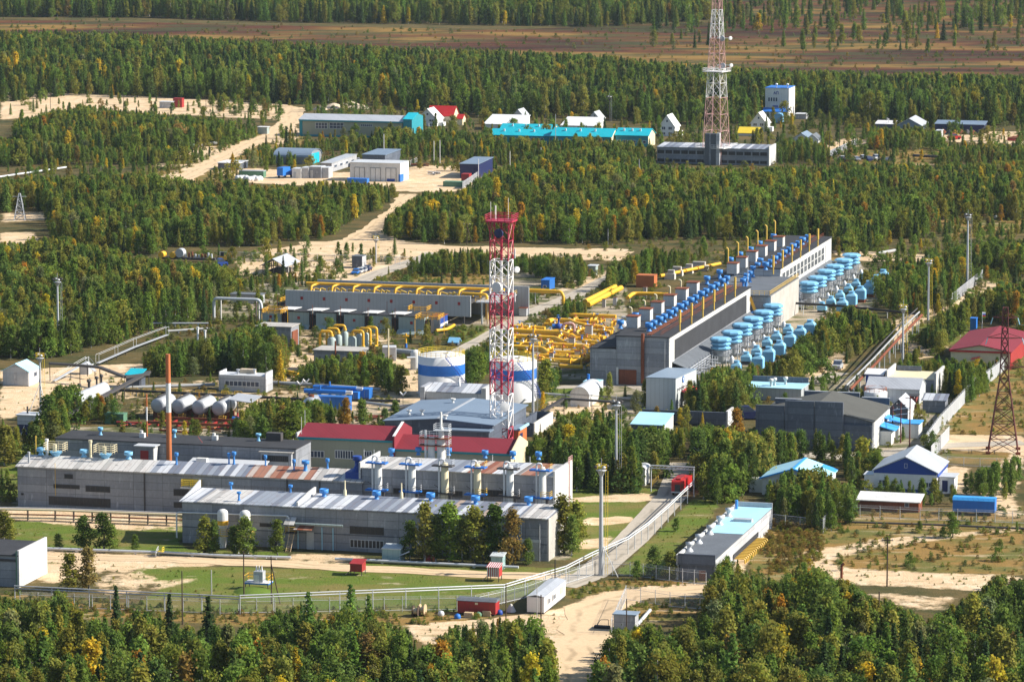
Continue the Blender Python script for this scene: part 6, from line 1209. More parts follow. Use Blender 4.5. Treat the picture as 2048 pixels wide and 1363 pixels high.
for x in (1.2,W_-2.6,W_-1.4): mb=MB(); mb.tube([(x,.05,.42),(x,.35,.42)],.42,14); mb.tube([(x,2.3,.42),(x,2.6,.42)],.42,14); mb.build('wheel','rubber',t)
MB().box(.2,W_-.2,.4,2.2,.45,.69).build('chassis','dark_steel',t)
mb=MB(); mb.tube([(W_,1.3,.6),(W_+1.8,1.3,.4)],.08,5); mb.build('drawbar','dark_steel',t)
# pale blue roofed long building
b=PB=bldg('pale_blue_roof_building','long low grey building with a half grey half sky blue flat roof',1359,1158,1429,yt=1116,D=None,xr=1541.5,wall='panel_dark',rm='tar_grey',cat='building',over=.15,side='panel_light')
fr=b.fr; MB().box(-.2,b.W+.2,-.5,-.16,b.h-1.0,b.h+1.0).build('parapet','panel_dark',b.root)
MB().box(-.6,-.18,-.3,b.D+.3,-.2,b.h+.7).build('parapet','whitewash',b.root); MB().box(-.3,b.W+.2,b.D+.16,b.D+.5,-.2,b.h+1.1).build('parapet','steel_matt',b.root)
MB().box(-.1,b.W+.16,b.D*.47,b.D+.14,b.h+.185,b.h+.23).build('blue_roof_sheet','blue_pale',b.roof)
MB().box(b.W*.35,b.W*.9,b.D*.70,b.D*.73,b.h+.235,b.h+.7).build('duct','steel_matt',b.roof)
for px,py in ((1375,1101),(1394,1085),(1416,1067),(1436,1048),(1454,1032)): x,y=fr.l(px,py,b.h+.2); mb=MB(); mb.lathe((x+.3,y,b.h+.18),[(.8,0),(.6,.35),(.4,.5),(.4,1.0),(.65,1.1),(.65,1.6),(0,1.75)],12); mb.build('vent','steel_matt',b.roof)
x,y=fr.l(1473,1017,b.h+.2); MB().tube([(x,y,b.h+.2),(x,y,b.h+1.9)],.3,8).build('vent','blue_vent',b.roof)
MB().box(b.W+.1,b.W+.2,b.D*.3,b.D*.75,.9,1.8).build('window_strip','tar',b.root); door(b,1398,1140,1411,mat='rust')
for i in range(15):
    f=i/14; px,py=1476+(1521-1476)*f,1126-(1126-1086)*f; t=thing('gas_loop','yellow hoop pipe, %s of the row along the pale blue roofed building'%ORD[i],'pipe',loc=G(px,py),group='yellow hoop pipes',rz=-TH); mb=MB(); mb.bend([(-.9,0,0),(-.9,0,.9),(1.3,0,.9),(1.3,0,0)],.16,.5,8); mb.build('hoop','yellow_pale',t)
# red roofed house right
b=bldg('red_roofed_house','cream house with a broad dark red gable roof at the right edge',1901,735,2019,h=4.3,D=34,roof='gy',rise=1.4,wall='cream',rm='red_roof',cat='house',over=.5)
MB().slab((b.W*.36,-2.2,2.6),(b.W*.5,-2.2,3.1),(b.W*.5,-.02,3.1),(b.W*.36,-.02,2.6),.12).build('porch_roof','red',b.root); MB().box(b.W+.01,b.W+.2,.0,b.D,-.2,4.1).build('end_wall','red',b.root); MB().box(-.2,b.W+.2,-.58,-.5,4.0,4.45).build('fascia','red_bright',b.roof)
t=thing('flag','white blue and red flag on a thin pole behind the red roof','flag',loc=G(1964,660)); MB().tube([(0,0,0),(0,0,4.8)],.05,5).build('pole','white',t)
for k,m_ in enumerate(('red_bright','blue','white')): MB().slab((0,.02*k,3.6+.38*k+.36),(.9,.3,3.5+.38*k+.36),(.9,.36,3.5+.38*k),(0,.06,3.6+.38*k),.02).build('stripe',m_,t)
b=bldg('blue_booth','bright blue booth behind the red roofed house',1940,662,1952,h=3.2,D=2.5,wall='blue',rm='blue',cat='booth',over=.1)
# ------------------------------------------------------------------ vehicles
def vehicle(name,label,cat,px,py,L_,w_,h_,body,ang,cabin=None,group=None,box=None):
    t=thing(name,label,cat,loc=G(px,py),rz=ang,group=group); r=.33 if h_ < 2.4 else .5
    if box is None:
        pr=[(-L_/2,.35),(L_/2,.35),(L_/2,h_*.55),(L_*.28,h_*.62),(-L_*.42,h_*.62),(-L_/2,h_*.5)]
        mb=MB(); mb.exy([(x,z) for x,z in pr],-w_/2,w_/2); mb.build('body',body,t)
        mb=MB(); mb.exy([(L_*.27,h_*.622),(L_*.10,h_),(-L_*.30,h_),(-L_*.42,h_*.622)],-w_*.44,w_*.44); c=mb.build('glasshouse','glass',t); MB().box(-L_*.29,L_*.09,-w_*.43,w_*.43,h_+.005,h_+.04).build('car_roof',body,t)
    for x in (-L_*.32,L_*.32):
        for s in (-1,1): mb=MB(); mb.tube([(x,s*(w_/2-.2),r),(x,s*(w_/2+.02),r)],r,14); mb.build('wheel','rubber',t)
    return t
t=vehicle('fire_truck','red fire truck seen from behind under the pipe gate','truck',1364,985,8.5,2.5,3.4,'red_bright',pi/2-TH,box=1)
mb=MB(); mb.exy([(-4.2,.8),(1.9,.8),(1.9,3.2),(-3.9,3.2),(-4.2,2.9)],-1.25,1.25); mb.build('body','red_bright',t); mb=MB(); mb.exy([(2.0,.8),(4.3,.8),(4.3,1.9),(3.9,3.0),(2.0,3.0)],-1.2,1.2); mb.build('cab','red_bright',t); MB().box(2.6,4.32,-1.05,1.05,2.0,2.6).build('windscreen','glass',t)
MB().box(-4.3,-4.21,-.55,.55,.9,2.4).build('rear_locker','dark_steel',t); MB().box(-3.5,1.5,-.5,.5,3.205,3.5).build('roof_gear','red',t); MB().box(-4.35,-4.2,-1.25,1.25,.75,1.0).build('bumper','white_dirty',t); MB().box(-4.25,-4.19,-1.1,-.7,1.6,2.6).build('panel','rust',t)
vehicle('parked_van','silver grey van parked by the trees below the coolers','van',1675,738,4.6,2.0,2.1,'steel_matt',-pi/2-TH)
mb=MB(); 
cars=[(1684,320,'white_dirty','white car leftmost in the row of parked cars',1.6),(1692,324,'rust','dark red car in front of the white cars',1.5),(1699,320,'white','white car beside the leftmost one in the row',1.6),(1713,321,'steel_matt','grey car in the middle of the parked row',1.5),(1727,318,'white','small white car right of the grey one',1.5),(1737,323,'navy','dark purple van in the parked row',2.0),(1751,320,'white','tall white van in the parked row',2.1),(1768,323,'black','black car near the right end of the parked row',1.5),(1779,322,'dark_steel','dark car at the right end of the parked row',1.5)]
for px,py,m_,lab,h_ in cars: vehicle('parked_car',lab,'car',px,py,4.3,1.8,h_,m_,R.choice((-pi/2,pi/2))+.3,group='cars parked by the village')
for i,(px,py,m_) in enumerate(((712,548,'blue'),(720,546,'white_dirty'),(727,544,'steel_matt'),(735,541,'navy'))): vehicle('parked_car','%s car parked beside the dark container yard'%('blue','white','grey','dark blue')[i],'car',px,py,4.3,1.8,1.5,m_,-pi/2-.2,group='cars by the dark container')
vehicle('red_truck','small red truck on the sandy yard at the upper right','truck',1908,279,5,2.2,2.4,'red_bright',.3)
vehicle('blue_tractor','blue tractor by the pipe yard in the left middle','tractor',443,533,3.4,2.0,2.4,'blue_deep',.4)
vehicle('dark_lorry','dark lorry with a white cab beside the dark grey shed','truck',1491,838,8,2.5,3.0,'navy',.1)
# ------------------------------------------------------------------ village
b=bldg('village_warehouse','long beige warehouse with teal corners and a grey roof',599.5,272,805,yt=239,D=15,roof='gx',rise=1.7,wall='beige',rm='roof_metal',cat='warehouse',over=.4)
MB().box(-.1,b.fr.ax(605),-.15,-.01,-.2,b.h-.1).build('corner_trim','teal',b.root); MB().box(0,b.W,-.12,-.01,-.2,.7).build('plinth','teal',b.root); MB().box(-.3,b.W+.3,-.55,-.42,b.h-.5,b.h).build('eaves_trim','teal',b.root)
for q in ((631,245,655,257,4,2),(659,245,688,257,4,2),(721,248,745,253,6,1)): win(b,*q[:4],n=q[4],rows=q[5])
mb=MB(); mb.exx([(-.5,0),(b.D+.4,0),(b.D+.4,b.h+1.2),(b.D/2,b.h+2.9),(-.5,b.h+1.0)],b.W+.45,b.W+4); mb.build('end_porch','teal',b.root); MB().slab((b.W+.3,-.8,b.h+1.1),(b.W+4.4,-.8,b.h+1.1),(b.W+4.4,b.D/2,b.h+3.1),(b.W+.3,b.D/2,b.h+3.1),.15).build('porch_roof','cyan_roof',b.root)
b=bldg('white_garage','white flat garage with three large gates and blue corners',700,361,800,yt=325,xr=817,wall='white_dirty',rm='galv',cat='garage',over=.2,side='white')
for xa,xb in ((709,729),(741,761),(772,792)):
    a0,a1=b.fr.ax(xa),b.fr.ax(xb); mb=MB(); mb.box(a0,a1,-.06,-.02,0,4.6); mb.box(a0-.12,a0,-.1,-.01,0,4.7,1); mb.box(a1,a1+.12,-.1,-.01,0,4.7,1); mb.box(a0-.12,a1+.12,-.1,-.01,4.705,4.8,1); mb.box((a0+a1)/2-.06,(a0+a1)/2+.06,-.1,-.065,0,4.6,1); mb.build('gate',['white_dirty','dark_steel'],b.root)
MB().box(b.fr.ax(774),b.fr.ax(790),-.13,-.105,0,1.0).build('gate_panel','blue_deep',b.root); MB().box(b.W-.5,b.W+.14,-.1,b.D*.4,-.1,2.6).build('corner_panel','blue',b.root)
b=bldg('blue_truck_body','long blue truck body in front of the white garage',694,369,734,h=2.0,D=2.6,wall='blue',rm='blue',cat='truck body',over=.05); MB().box(.3,b.W-.2,-.2,-.02,-.1,.5).build('chassis','black',b.root)
b=bldg('grey_longhouse','grey long house running back beside the white garage',642,344,663,h=3.2,xr=713,roof='mono',rise=.4,wall='panel_grey',rm='roof_metal',cat='house',side='panel_light')
for k in range(5): win(b,0,0,0,0,n=1,face='R',u=(3+7*k,6+7*k),z=(1.4,2.3),fm='steel_matt')
b=bldg('grey_roof_store','store with a flat grey roof behind the white garage',725,334,770,h=4.5,D=20,roof='mono',rise=.3,wall='panel_dark',rm='roof_slate',cat='store')
b=bldg('arched_hangar','low arched grey hangar with a turquoise right end',548,327,620,h=2.6,D=14,roof='arch',rise=2.4,wall='panel_grey',rm='roof_slate',cat='hangar',side=None); MB().box(b.W+.31,b.W+.5,.5,b.D*.7,0,3.8).build('end_gate','cyan_roof',b.root)
for i,(xa,xb,yt,m_,lab) in enumerate(((584,602,338,'white_dirty','white shack leftmost of four by the dirt yard'),(602.5,617,336,'panel_light','pale grey shack second of four by the dirt yard'),(618,642,334,'panel_grey','wide grey shack third of four by the dirt yard'),(643,657,336,'steel_matt','narrow grey shack rightmost of four by the dirt yard'))): b=bldg('shack',lab,xa,356,xb,yt=yt,D=5,wall=m_,rm='galv',cat='shack',over=.1); door(b,xa+3,yt+6,xa+8)
t=vehicle('blue_lorry','blue box lorry standing left of the shacks','truck',570,355,7,2.5,3.6,'blue',pi/2-.5,box=1); MB().box(-3.4,1.6,-1.25,1.25,.9,3.8).build('box','blue',t); mb=MB(); mb.exy([(1.7,.7),(3.4,.7),(3.4,1.7),(3.0,2.7),(1.7,2.7)],-1.15,1.15); mb.build('cab','blue_deep',t); MB().box(2.2,3.42,-1,1,1.8,2.4).build('windscreen','glass',t)
b=bldg('white_roof_shelter','open shelter with a flat white roof',436,339,478,h=2.4,D=10,wall='panel_dark',rm='white',cat='shelter',over=.3)
b=bldg('green_container','pale green container amid white bales',478,354,527,h=2.2,D=3,wall='green_box',rm='steel_matt',cat='container',over=.05)
for i in range(9): t=thing('white_bale','white plastic bale heaped in front of the green container','bale',loc=G(476+i*5.5,361+R.uniform(-2,1)),group='white bales by the green container'); MB().lathe((0,0,0),[(.9,0),(1.2,.5),(1.0,1.2),(.4,1.6),(0,1.65)],9).build('wrap','white',t)
b=bldg('dark_gateway','dark open shed with a grey roof on the sand yard',920,356,956,h=5,D=20,roof='mono',rise=.6,wall='navy',rm='roof_slate',cat='shed',over=.3)
for xa,ya,xb,h_,m_,lab in ((922.5,364,938,2.7,'red','red container before the dark open shed'),(938,356,953,2.6,'blue','blue container right of the red one'),(886,373,926,1.6,'green_box','low green container at the front of the sand yard'),(395,340,397,.2,'dirt','small sand heap')): 
    if m_ != 'dirt': bldg('container',lab,xa,ya,xb,h=h_,D=3.5,wall=m_,rm=m_,cat='container',over=.02)
b=bldg('red_roof_house','house with a steep bright red roof behind the white gable',855,248,906,h=3.5,D=9,roof='gx',rise=3.6,wall='cream',rm='red_bright',cat='house',over=.3)
b=bldg('red_roof_annex','small annex with a red roof right of the red roofed house',913,250,925,h=2.5,D=5,roof='gx',rise=1.6,wall='cream',rm='red_bright',cat='house',over=.2)
def chalet(lab,x0,y0,x1,h,rise,D,rm='white',m_='white',trim=None):
    b=bldg('chalet',lab,x0,y0,x1,h=h,D=D,roof='gy',rise=rise,wall=m_,rm=rm,cat='house',over=.5,side=m_)
    w3=b.W
    for xa in (.14,.58): win(b,0,0,0,0,n=2,u=(w3*xa,w3*(xa+.26)),z=(h*.62,h*.95)); win(b,0,0,0,0,n=2,u=(w3*xa,w3*(xa+.26)),z=(h*.12,h*.40))
    win(b,0,0,0,0,n=1,u=(w3*.44,w3*.56),z=(h+rise*.35,h+rise*.6)); MB().box(w3+.1,w3+2.2,D*.2,D*.6,0,h*.5).build('porch',m_,b.root); return b
chalet('white chalet with a white roof in front of the red roofed house',836,252,874,3.0,4.0,9)
chalet('white chalet standing above the long office block',1319,272,1349,4.0,4.2,9)
chalet('white chalet beside the white and blue tower block',1502,263,1532,3.6,4.0,8)
b=bldg('white_roof_hall','hall with a broad white sloping roof behind the turquoise roofs',968,260,1042,h=2.4,D=14,roof='mono',rise=2.6,wall='white_dirty',rm='white',cat='hall')
b=bldg('grey_gable_house','grey roofed gable house behind the left white roof',1026,243,1046,h=2.5,D=9,roof='gy',rise=2.4,wall='panel_light',rm='roof_metal',cat='house')
b=bldg('white_roof_hall','hall with a white sloping roof above the middle turquoise roof',1122,262,1196,h=2.2,D=12,roof='mono',rise=2.4,wall='white_dirty',rm='white',cat='hall')
b=bldg('grey_gable_house','grey roofed gable house behind the right white roof',1178,247,1198,h=2.3,D=9,roof='gy',rise=2.4,wall='panel_light',rm='roof_metal',cat='house')
for i,(xa,ya,xb,D,h_,ri,lab) in enumerate(((981,287,1100,10,3.4,1.9,'dormitory with a turquoise roof, front left one'),(1000,275,1105,11,3.0,2.0,'dormitory with a turquoise roof, back left one'),(1103,292,1222,12,4.0,2.6,'dormitory with a turquoise roof, the middle one'),(1231,293,1296,12,4.4,2.2,'dormitory with a turquoise roof, the right one'))):
    b=bldg('dormitory',lab,xa,ya,xb,h=h_,D=D,roof='gx',rise=ri,wall='teal',rm='cyan_roof',cat='building',over=.4,side='cream')
    for k in range(6): win(b,0,0,0,0,n=1,u=(b.W*(.06+.155*k),b.W*(.06+.155*k)+1.4),z=(1.4,2.6))
    for k in range(3): x=b.W*(.2+.25*k); MB().cbox(x,b.D*.3,b.h+ri*.6,.6,.6,1.0).build('chimney','white',b.roof)
b=bldg('office_longhouse','long two storey grey office block with a dark window band',1314,326,1535,yt=294,D=12,roof='mono',rise=.6,wall='panel_grey',rm='stripe_roof',cat='building',over=.2,side='whitewash')
for k in range(14): win(b,0,0,0,0,n=3,u=(b.W*k/14+.25,b.W*(k+1)/14-.25),z=(3.6,4.9),fm='dark_steel',gm='glass_old'); win(b,0,0,0,0,n=3,u=(b.W*k/14+.25,b.W*(k+1)/14-.25),z=(.6,1.7),fm='dark_steel',gm='glass_old')
x0_,x1_=b.fr.ax(1412),b.fr.ax(1440); q=MB().box(x0_,x1_,-2.2,-.16,-.2,11.5).build('stair_tower','tar_grey',b.root); MB().box(x1_-1.0,x1_+.3,-2.6,-.17,-.2,11.7).build('pilaster','panel_light',q); MB().box(x0_+1.6,x0_+2.2,-2.4,-2.21,-.2,11.4).build('mullion','panel_grey',q); MB().box(b.W+.2,b.W+.7,-.4,b.D+.5,-.2,b.h+1.2).build('end_wall','whitewash',b.root)
b=bldg('tower_block','tall white block with a blue roofed annex',1530,236,1577,yt=176,xr=1589,wall='white_dirty',rm='blue',cat='building',over=.15,side='white')
MB().box(-.3,b.W+.3,-3.4,-.02,-.2,3.0).build('annex','white_dirty',b.root); MB().slab((-.5,-3.7,3.0),(b.W+.5,-3.7,3.0),(b.W+.5,-.02,4.4),(-.5,-.02,4.4),.15).build('annex_roof','blue',b.root)
for k in range(4): win(b,0,0,0,0,n=1,u=(1.3+1.05*k,2.0+1.05*k),z=(7.0,8.6),fm='steel_matt')
mb=MB(); zt=9.9; s=1.0; x=b.W*.36
for seg in (((0,0),(.45,1.2)),((.45,1.2),(.9,0)),((.2,.45),(.7,.45)),((1.2,0),(1.2,1.2)),((1.2,1.2),(1.95,1.2)),((1.95,1.2),(1.95,0))): mb.tube([(x+q[0]*s,-.05,zt+q[1]*s) for q in seg],.11,4)
mb.build('roof_letters','blue_deep',b.root); MB().box(b.W*.32,b.W*.55,-.09,-.01,4.7,5.3).build('sign','blue_deep',b.root)
for px in (1552,1574): x=b.fr.ax(px,1,b.h); MB().lathe((x,2,b.h+.15),[(.25,0),(.25,1),(.6,1.05),(.6,1.6),(.1,1.8)],10).build('vent','white',b.roof)
b=bldg('yellow_pavilion','pavilion with a bright yellow hipped roof',1476,271,1516,h=1.0,D=8,roof='gx',rise=2.0,wall='white_dirty',rm='yellow_bright',cat='pavilion'); 
b=bldg('yellow_slide_house','small yellow playhouse right of the yellow pavilion',1514,272,1520,h=1.4,D=3,roof='gx',rise=1.0,wall='yellow_bright',rm='yellow_bright',cat='playhouse')
for xa,ya,xb,D,m_,lab in ((1586,288,1618,12,'roof_slate','cottage with a slate blue gable roof, left of two'),(1612,291,1636,9,'tar_grey','cottage with a dark grey roof, right of two')): bldg('cottage',lab,xa,ya,xb,h=2.2,D=D,roof='gy',rise=2.0,wall='white_dirty',rm=m_,cat='house',side='white_dirty')
b=bldg('blue_tank_house','small light blue tank house beside the white chalet',1549,246,1565,h=2.8,D=3,roof='archy',rise=1.0,wall='blue_sky',rm='blue_sky',cat='hut')
b=bldg('sheet_fence_yard','low pale fenced yard right of the tower block',1590,238,1612,h=2.0,D=6,wall='panel_light',rm='galv',cat='shed')
b=bldg('grey_hangar','wide hangar with a light gable roof at the upper right',1794,264,1842,h=2.8,D=16,roof='gy',rise=2.6,wall='roof_slate',rm='roof_metal',cat='hangar',over=.5)
b=bldg('low_white_store','low store with a white roof left of the wide hangar',1750,262,1786,h=2.8,D=8,roof='mono',rise=.7,wall='panel_dark',rm='white',cat='store'); MB().tube([(b.W*.7,2,3),(b.W*.7,2,5)],.2,8).build('flue','white',b.roof)
b=bldg('long_dark_shed','long low open shed with a slate roof at the upper right',1870,264,1968,h=3.2,D=8,roof='mono',rise=.8,wall='navy',rm='roof_slate',cat='shed')
b=bldg('grey_box_shed','small grey box shed near the sandy yard',1872,278,1882,h=3.2,D=5,wall='panel_light',rm='galv',cat='shed')
for i in range(4): 
    t=thing('pipe_stack','dark red pipe stack on the right sandy yard','pipe stack',loc=G(2030+i*9,282-i*2),group='red pipe stacks',rz=-TH)
    for j in range(5): MB().tube([(-3,j*.7,.4+.0),(3,j*.7,.4)],.34,8).build('pipe','red',t)
    for j in range(4): MB().tube([(-3,j*.7+.35,1.0),(3,j*.7+.35,1.0)],.34,8).build('pipe','rust',t)
for i in range(7): t=thing('scrap_heap','heap of dark machine scrap in front of the long low shed','scrap',loc=G(1886+i*12,268+R.uniform(-1,2)),group='scrap heaps'); MB().lathe((0,0,0),[(2,0),(1.4,.6),(.8,1.4),(.2,1.9)],7,sm=False).build('heap',R.choice(('rust','dark_steel','yellow','white_dirty')),t)
for i,(px,py,w_) in enumerate(((640,219,3.5),(668,216,5),(700,214,6),(722,217,4))): t=thing('rubble_heap','pale rubble heap %s of four at the forest edge'%ORD[i],'heap',loc=G(px,py),group='rubble heaps'); MB().lathe((0,0,0),[(w_,0),(w_*.75,w_*.16),(w_*.4,w_*.33),(w_*.1,w_*.42),(0,w_*.43)],9,sm=False).build('heap','dirt',t)
b=bldg('field_hut','grey hut with a red lean-to on the upper left sand',319,216,342,h=2.6,D=4,wall='panel_light',rm='galv',cat='hut'); MB().box(b.W*.9,b.W+3.5,4.1,7,0,4).build('lean_to','red',b.root)
b=bldg('guard_cabin','small pale green cabin beside the village track',516,268,534,h=2.7,D=3,wall='sheet_green',rm='white',cat='cabin')
# open gable shed and middle yard
fr=Fr(526,549); t=thing('open_shed','open timber shed with a grey gable roof on the sand yard','shed',fr); W_=fr.ax(568); D_=12
k=2.2; MB().slab((-.8,-.8,2.6),(W_/2,-.8,2.6+k),(W_/2,D_+.8,2.6+k),(-.8,D_+.8,2.6),.15).build('roof','roof_slate',t); MB().slab((W_/2,-.8,2.6+k),(W_+.8,-.8,2.6),(W_+.8,D_+.8,2.6),(W_/2,D_+.8,2.6+k),.15).build('roof','roof_metal',t)  # roof and post colours paint in a sunlit right and a shaded left
for x in (0,W_/2,W_):
    for y in (0,4,8,12): MB().tube([(x,y,-.1),(x,y,2.7 if x != W_/2 else 4.5)],.14,6).build('post','dark_steel' if x < W_ else 'galv',t)
mb=MB(); mb.tube([(0,0,2.6),(W_,0,2.6)],.1,4); mb.tube([(0,0,2.6),(W_/2,0,4.6)],.08,4); mb.tube([(W_/2,0,4.6),(W_,0,2.6)],.08,4); mb.build('truss','dark_steel',t); MB().box(1,W_-1,2,10,0,1.2).build('workbench','black',t)
b=bldg('dark_container','dark container with a pale end on the sand yard',704,536,724,h=3.4,D=4,wall='panel_dark',rm='tar_grey',cat='container',over=.1,side='panel_light')
t=thing('pipe_rig','low dark pipe rig with yellow drums behind the left wood','pipe rig',Fr(318,522)); fr=Fr(318,522); W_=fr.ax(430); MB().box(0,W_,0,2,.6,1.3).build('bed','dark_steel',t)
for x in (1,4.5): MB().tube([(x,-1,2),(x,1.5,2)],.9,12).build('drum','yellow',t)
MB().tube([(6.5,-.5,2.6),(6.5,2,2.6)],1.3,14).build('reel','steel_matt',t)
for k in range(9): MB().tube([(8+k,1,1.3),(8+k,1,2+R.random())],.3,8).build('fitting',R.choice(('steel_matt','galv','rust')),t)
t=thing('yellow_excavator','small yellow digger beside the left sand yard','digger',loc=G(446,524)); MB().box(-1,1,-.8,.8,.6,1.8).build('body','yellow',t); mb=MB(); mb.tube([(.8,0,1.5),(1.8,0,3.6)],.2,6); mb.tube([(1.8,0,3.6),(2.6,0,1.4)],.16,6); mb.build('arm','yellow',t)
for s in (-1,1): MB().box(-1.2,1.2,s*.9-.25,s*.9+.25,0,.6).build('track','rubber',t)
MB().box(-.7,.3,-.6,.6,1.81,3.0).build('cab','glass_old',t)
b=bldg('blue_site_cabin','blue site cabin with a small window beyond the tower',1082,582,1099,h=3.0,D=6,wall='blue_cont',rm='blue',cat='cabin',over=.1); win(b,1086,570,1093,576,n=1)
b=bldg('grey_gate_cabin','grey cabin by the track behind the gas plant',1177,550,1191,h=2.6,D=3,wall='sheet_green',rm='galv',cat='cabin')
b=bldg('low_grey_shed','low grey shed left of the cooling plant',461,606,520,h=2.4,D=4,wall='panel_light',rm='tar_grey',cat='shed',over=.3)
b=bldg('white_arch_tent','white arched storage tent beside the hall gate',1141,812,1178,h=2.2,D=12,roof='archy',rise=2.2,wall='white_dirty',rm='galv',cat='tent'); 
b=bldg('pump_container','white and blue pump container behind the arched tent',1166,786,1198,h=2.6,D=4,wall='white',rm='blue_pale',cat='container',over=.05); MB().tube([(1,1,2.7),(1,1,4.4)],.35,8).build('riser','blue',b.root)
# ------------------------------------------------------------------ foreground small things
def legbox(name,lab,x0,y0,x1,ytop,legs,D,wall,rm,cat,roof=True):
    fr=Fr(x0,y0); t=thing(name,lab,cat,fr); W_=fr.ax(x1); h=fr.h(ytop)
    MB().box(0,W_,0,D,legs,h).build('body',wall,t); MB().slab((-.12,-.2,h+.02),(W_+.12,-.2,h+.02),(W_+.12,D+.2,h+.45),(-.12,D+.2,h+.45),.1).build('roof',rm,t)
    for x in (.1,W_-.1):
        for y in (.1,D-.1): MB().tube([(x,y,-.1),(x,y,legs+.01)],.08,5).build('leg','dark_steel',t)
    mb=MB(); mb.tube([(-1.0,.5,0),(-.05,.5,legs)],.06,4); mb.tube([(-1.0,1.1,0),(-.05,1.1,legs)],.06,4)
    for k in range(4): mb.tube([(-1+.24*k,.5,.1+legs*k/4),(-1+.24*k,1.1,.1+legs*k/4)],.05,4)
    mb.build('step','timber',t); return t
legbox('red_cabin','dark red cabin standing on thin legs on the lawn',700,1150,724,1126,.75,2.4,'red','red','cabin')
legbox('striped_cabin','red and white striped cabin on legs beside the grit track',974,1162,998,1133,.9,2.2,'redwhite','redwhite','cabin')
b=bldg('teal_booth','grey green metal booth with a pipe stub by the birches',764,1122,801,yt=1097,D=3.0,roof='mono',rise=.35,wall='teal_booth',rm='sheet_pale',cat='booth',over=.08); mb=MB(); mb.tube([(b.W,-.3,.5),(b.W,-.3,1.3),(b.W+1.7,0,2.1)],.14,6); mb.build('pipe_stub','galv',b.root)
b=bldg('teal_booth','tall narrow grey green booth behind the striped cabin',982,1138,1005,yt=1112,D=2.0,roof='mono',rise=.3,wall='teal_booth',rm='sheet_pale',cat='booth',over=.2)
for i,(px,m_,lab) in enumerate(((852,'red_bright','red oil drum, left of two before the birches'),(857,'red','dark red oil drum, right of two before the birches'))): t=thing('oil_drum',lab,'drum',loc=G(px,1122),group='oil drums'); MB().lathe((0,0,0),[(.45,0),(.45,.45),(.48,.47),(.45,.5),(.45,1.2),(.4,1.25),(0,1.22)],14).build('shell',m_,t)
t=thing('orange_post','orange and white post beside the red drums','post',loc=G(867,1122)); MB().tube([(0,0,0),(0,0,1.1)],.28,8).build('base','orange',t); MB().tube([(0,0,1.1),(0,0,1.5)],.28,8).build('top','white',t)
t=thing('transformer','white transformer on a railed blue platform','transformer',Fr(488,1178)); fr=Fr(488,1178); W_=fr.ax(537); MB().box(0,W_,0,2.6,1.0,1.25).build('platform','blue',t); MB().box(-.02,W_+.02,-.02,2.62,1.255,1.3).build('deck','white',t); MB().box(1.6,3.3,.5,2.1,1.31,3.2).build('tank','steel_matt',t); MB().box(1.7,2.6,.35,.49,1.4,2.6).build('radiator','galv',t)
for k in range(3): MB().lathe((1.9+.5*k,1.3,3.2),[(.12,0),(.16,.3),(.12,.5),(.05,1.0)],8).build('insulator','white',t)
for x in (.2,W_-.2):
    for y in (.2,2.4): MB().tube([(x,y,-.1),(x,y,.99)],.09,5).build('leg','dark_steel',t)
mb=MB(); rail(mb,[(.05,0,1.3),(.05,2.5,1.3),(1.2,2.5,1.3)],1.2,.05,2); rail(mb,[(W_-.05,0,1.3),(W_-.05,2.5,1.3),(W_-1.4,2.5,1.3)],1.2,.05,2); mb.build('railing','yellow',t)
t=tag(MB().lathe((0,0,0),[(3.4,0),(2.4,.45),(1.0,.7),(0,.75)],16).build('grass_mound','grass_mound',loc=G(505,1182)),'green grassy mound at the foot of the transformer','mound')
fr=Fr(915,1228); t=thing('red_wagon','red boarded wagon with a dark curved roof','wagon',fr); W_=fr.ax(991); MB().box(0,W_,0,2.6,.35,2.4).build('body','red',t); mb=MB(); mb.exx([(-.15,2.41),(2.75,2.41),(2.75,2.5),(2.0,2.85),(.6,2.85),(-.15,2.5)],-.15,W_+.15); mb.build('roof','tar_grey',t)
for k in range(16): MB().box(W_*k/16,W_*k/16+.04,-.02,-.001,.36,2.39).build('batten','rust',t) if k%2 else None
MB().box(W_*.5-.25,W_*.5+.25,-.06,-.01,1.9,2.25).build('lamp_panel','cream',t); MB().box(.3,W_-.3,.2,2.4,0,.34).build('skid','black',t)
fr=Fr(1054,1226); t=thing('white_cabin_wagon','white portable cabin with two windows on the sand road','cabin',fr); b=B(); b.fr=fr; b.root=t; b.W=W_=fr.ax(1088); b.D=D_=fr.by(1131,x=W_); b.h=2.9; MB().box(0,W_,0,D_,.3,2.9).build('body','white',t); MB().slab((-.1,-.1,3.0),(W_/2,-.1,3.35),(W_/2,D_+.1,3.35),(-.1,D_+.1,3.0),.1).build('roof','galv',t); MB().slab((W_/2,-.1,3.35),(W_+.1,-.1,3.0),(W_+.1,D_+.1,3.0),(W_/2,D_+.1,3.35),.1).build('roof','roof_metal',t)
for a0,a1 in ((.16,.26),(.38,.5)): win(b,0,0,0,0,n=2,face='R',u=(D_*a0,D_*a1),z=(1.2,2.3))
MB().box(W_+.02,W_+.06,D_*.74,D_*.88,1.2,2.4).build('boarded_window','cream',t); MB().box(.1,W_-.1,.2,D_-.2,0,.29).build('skid','dark_steel',t)
for i,(px,r) in enumerate(((832,.95),(845,1.0))):
    t=thing('cable_reel','wooden cable reel lying on edge, %s of two'%('left','right')[i],'reel',loc=G(px,1232-i*2),group='cable reels',rz=-TH)
    for x in (-.45,.45): MB().tube([(x-.06,0,r),(x+.06,0,r)],r,18).build('flange','timber' if i else 'wood_pole',t)
    MB().tube([(-.39,0,r),(.39,0,r)],r*.55,14).build('drum','cream',t)
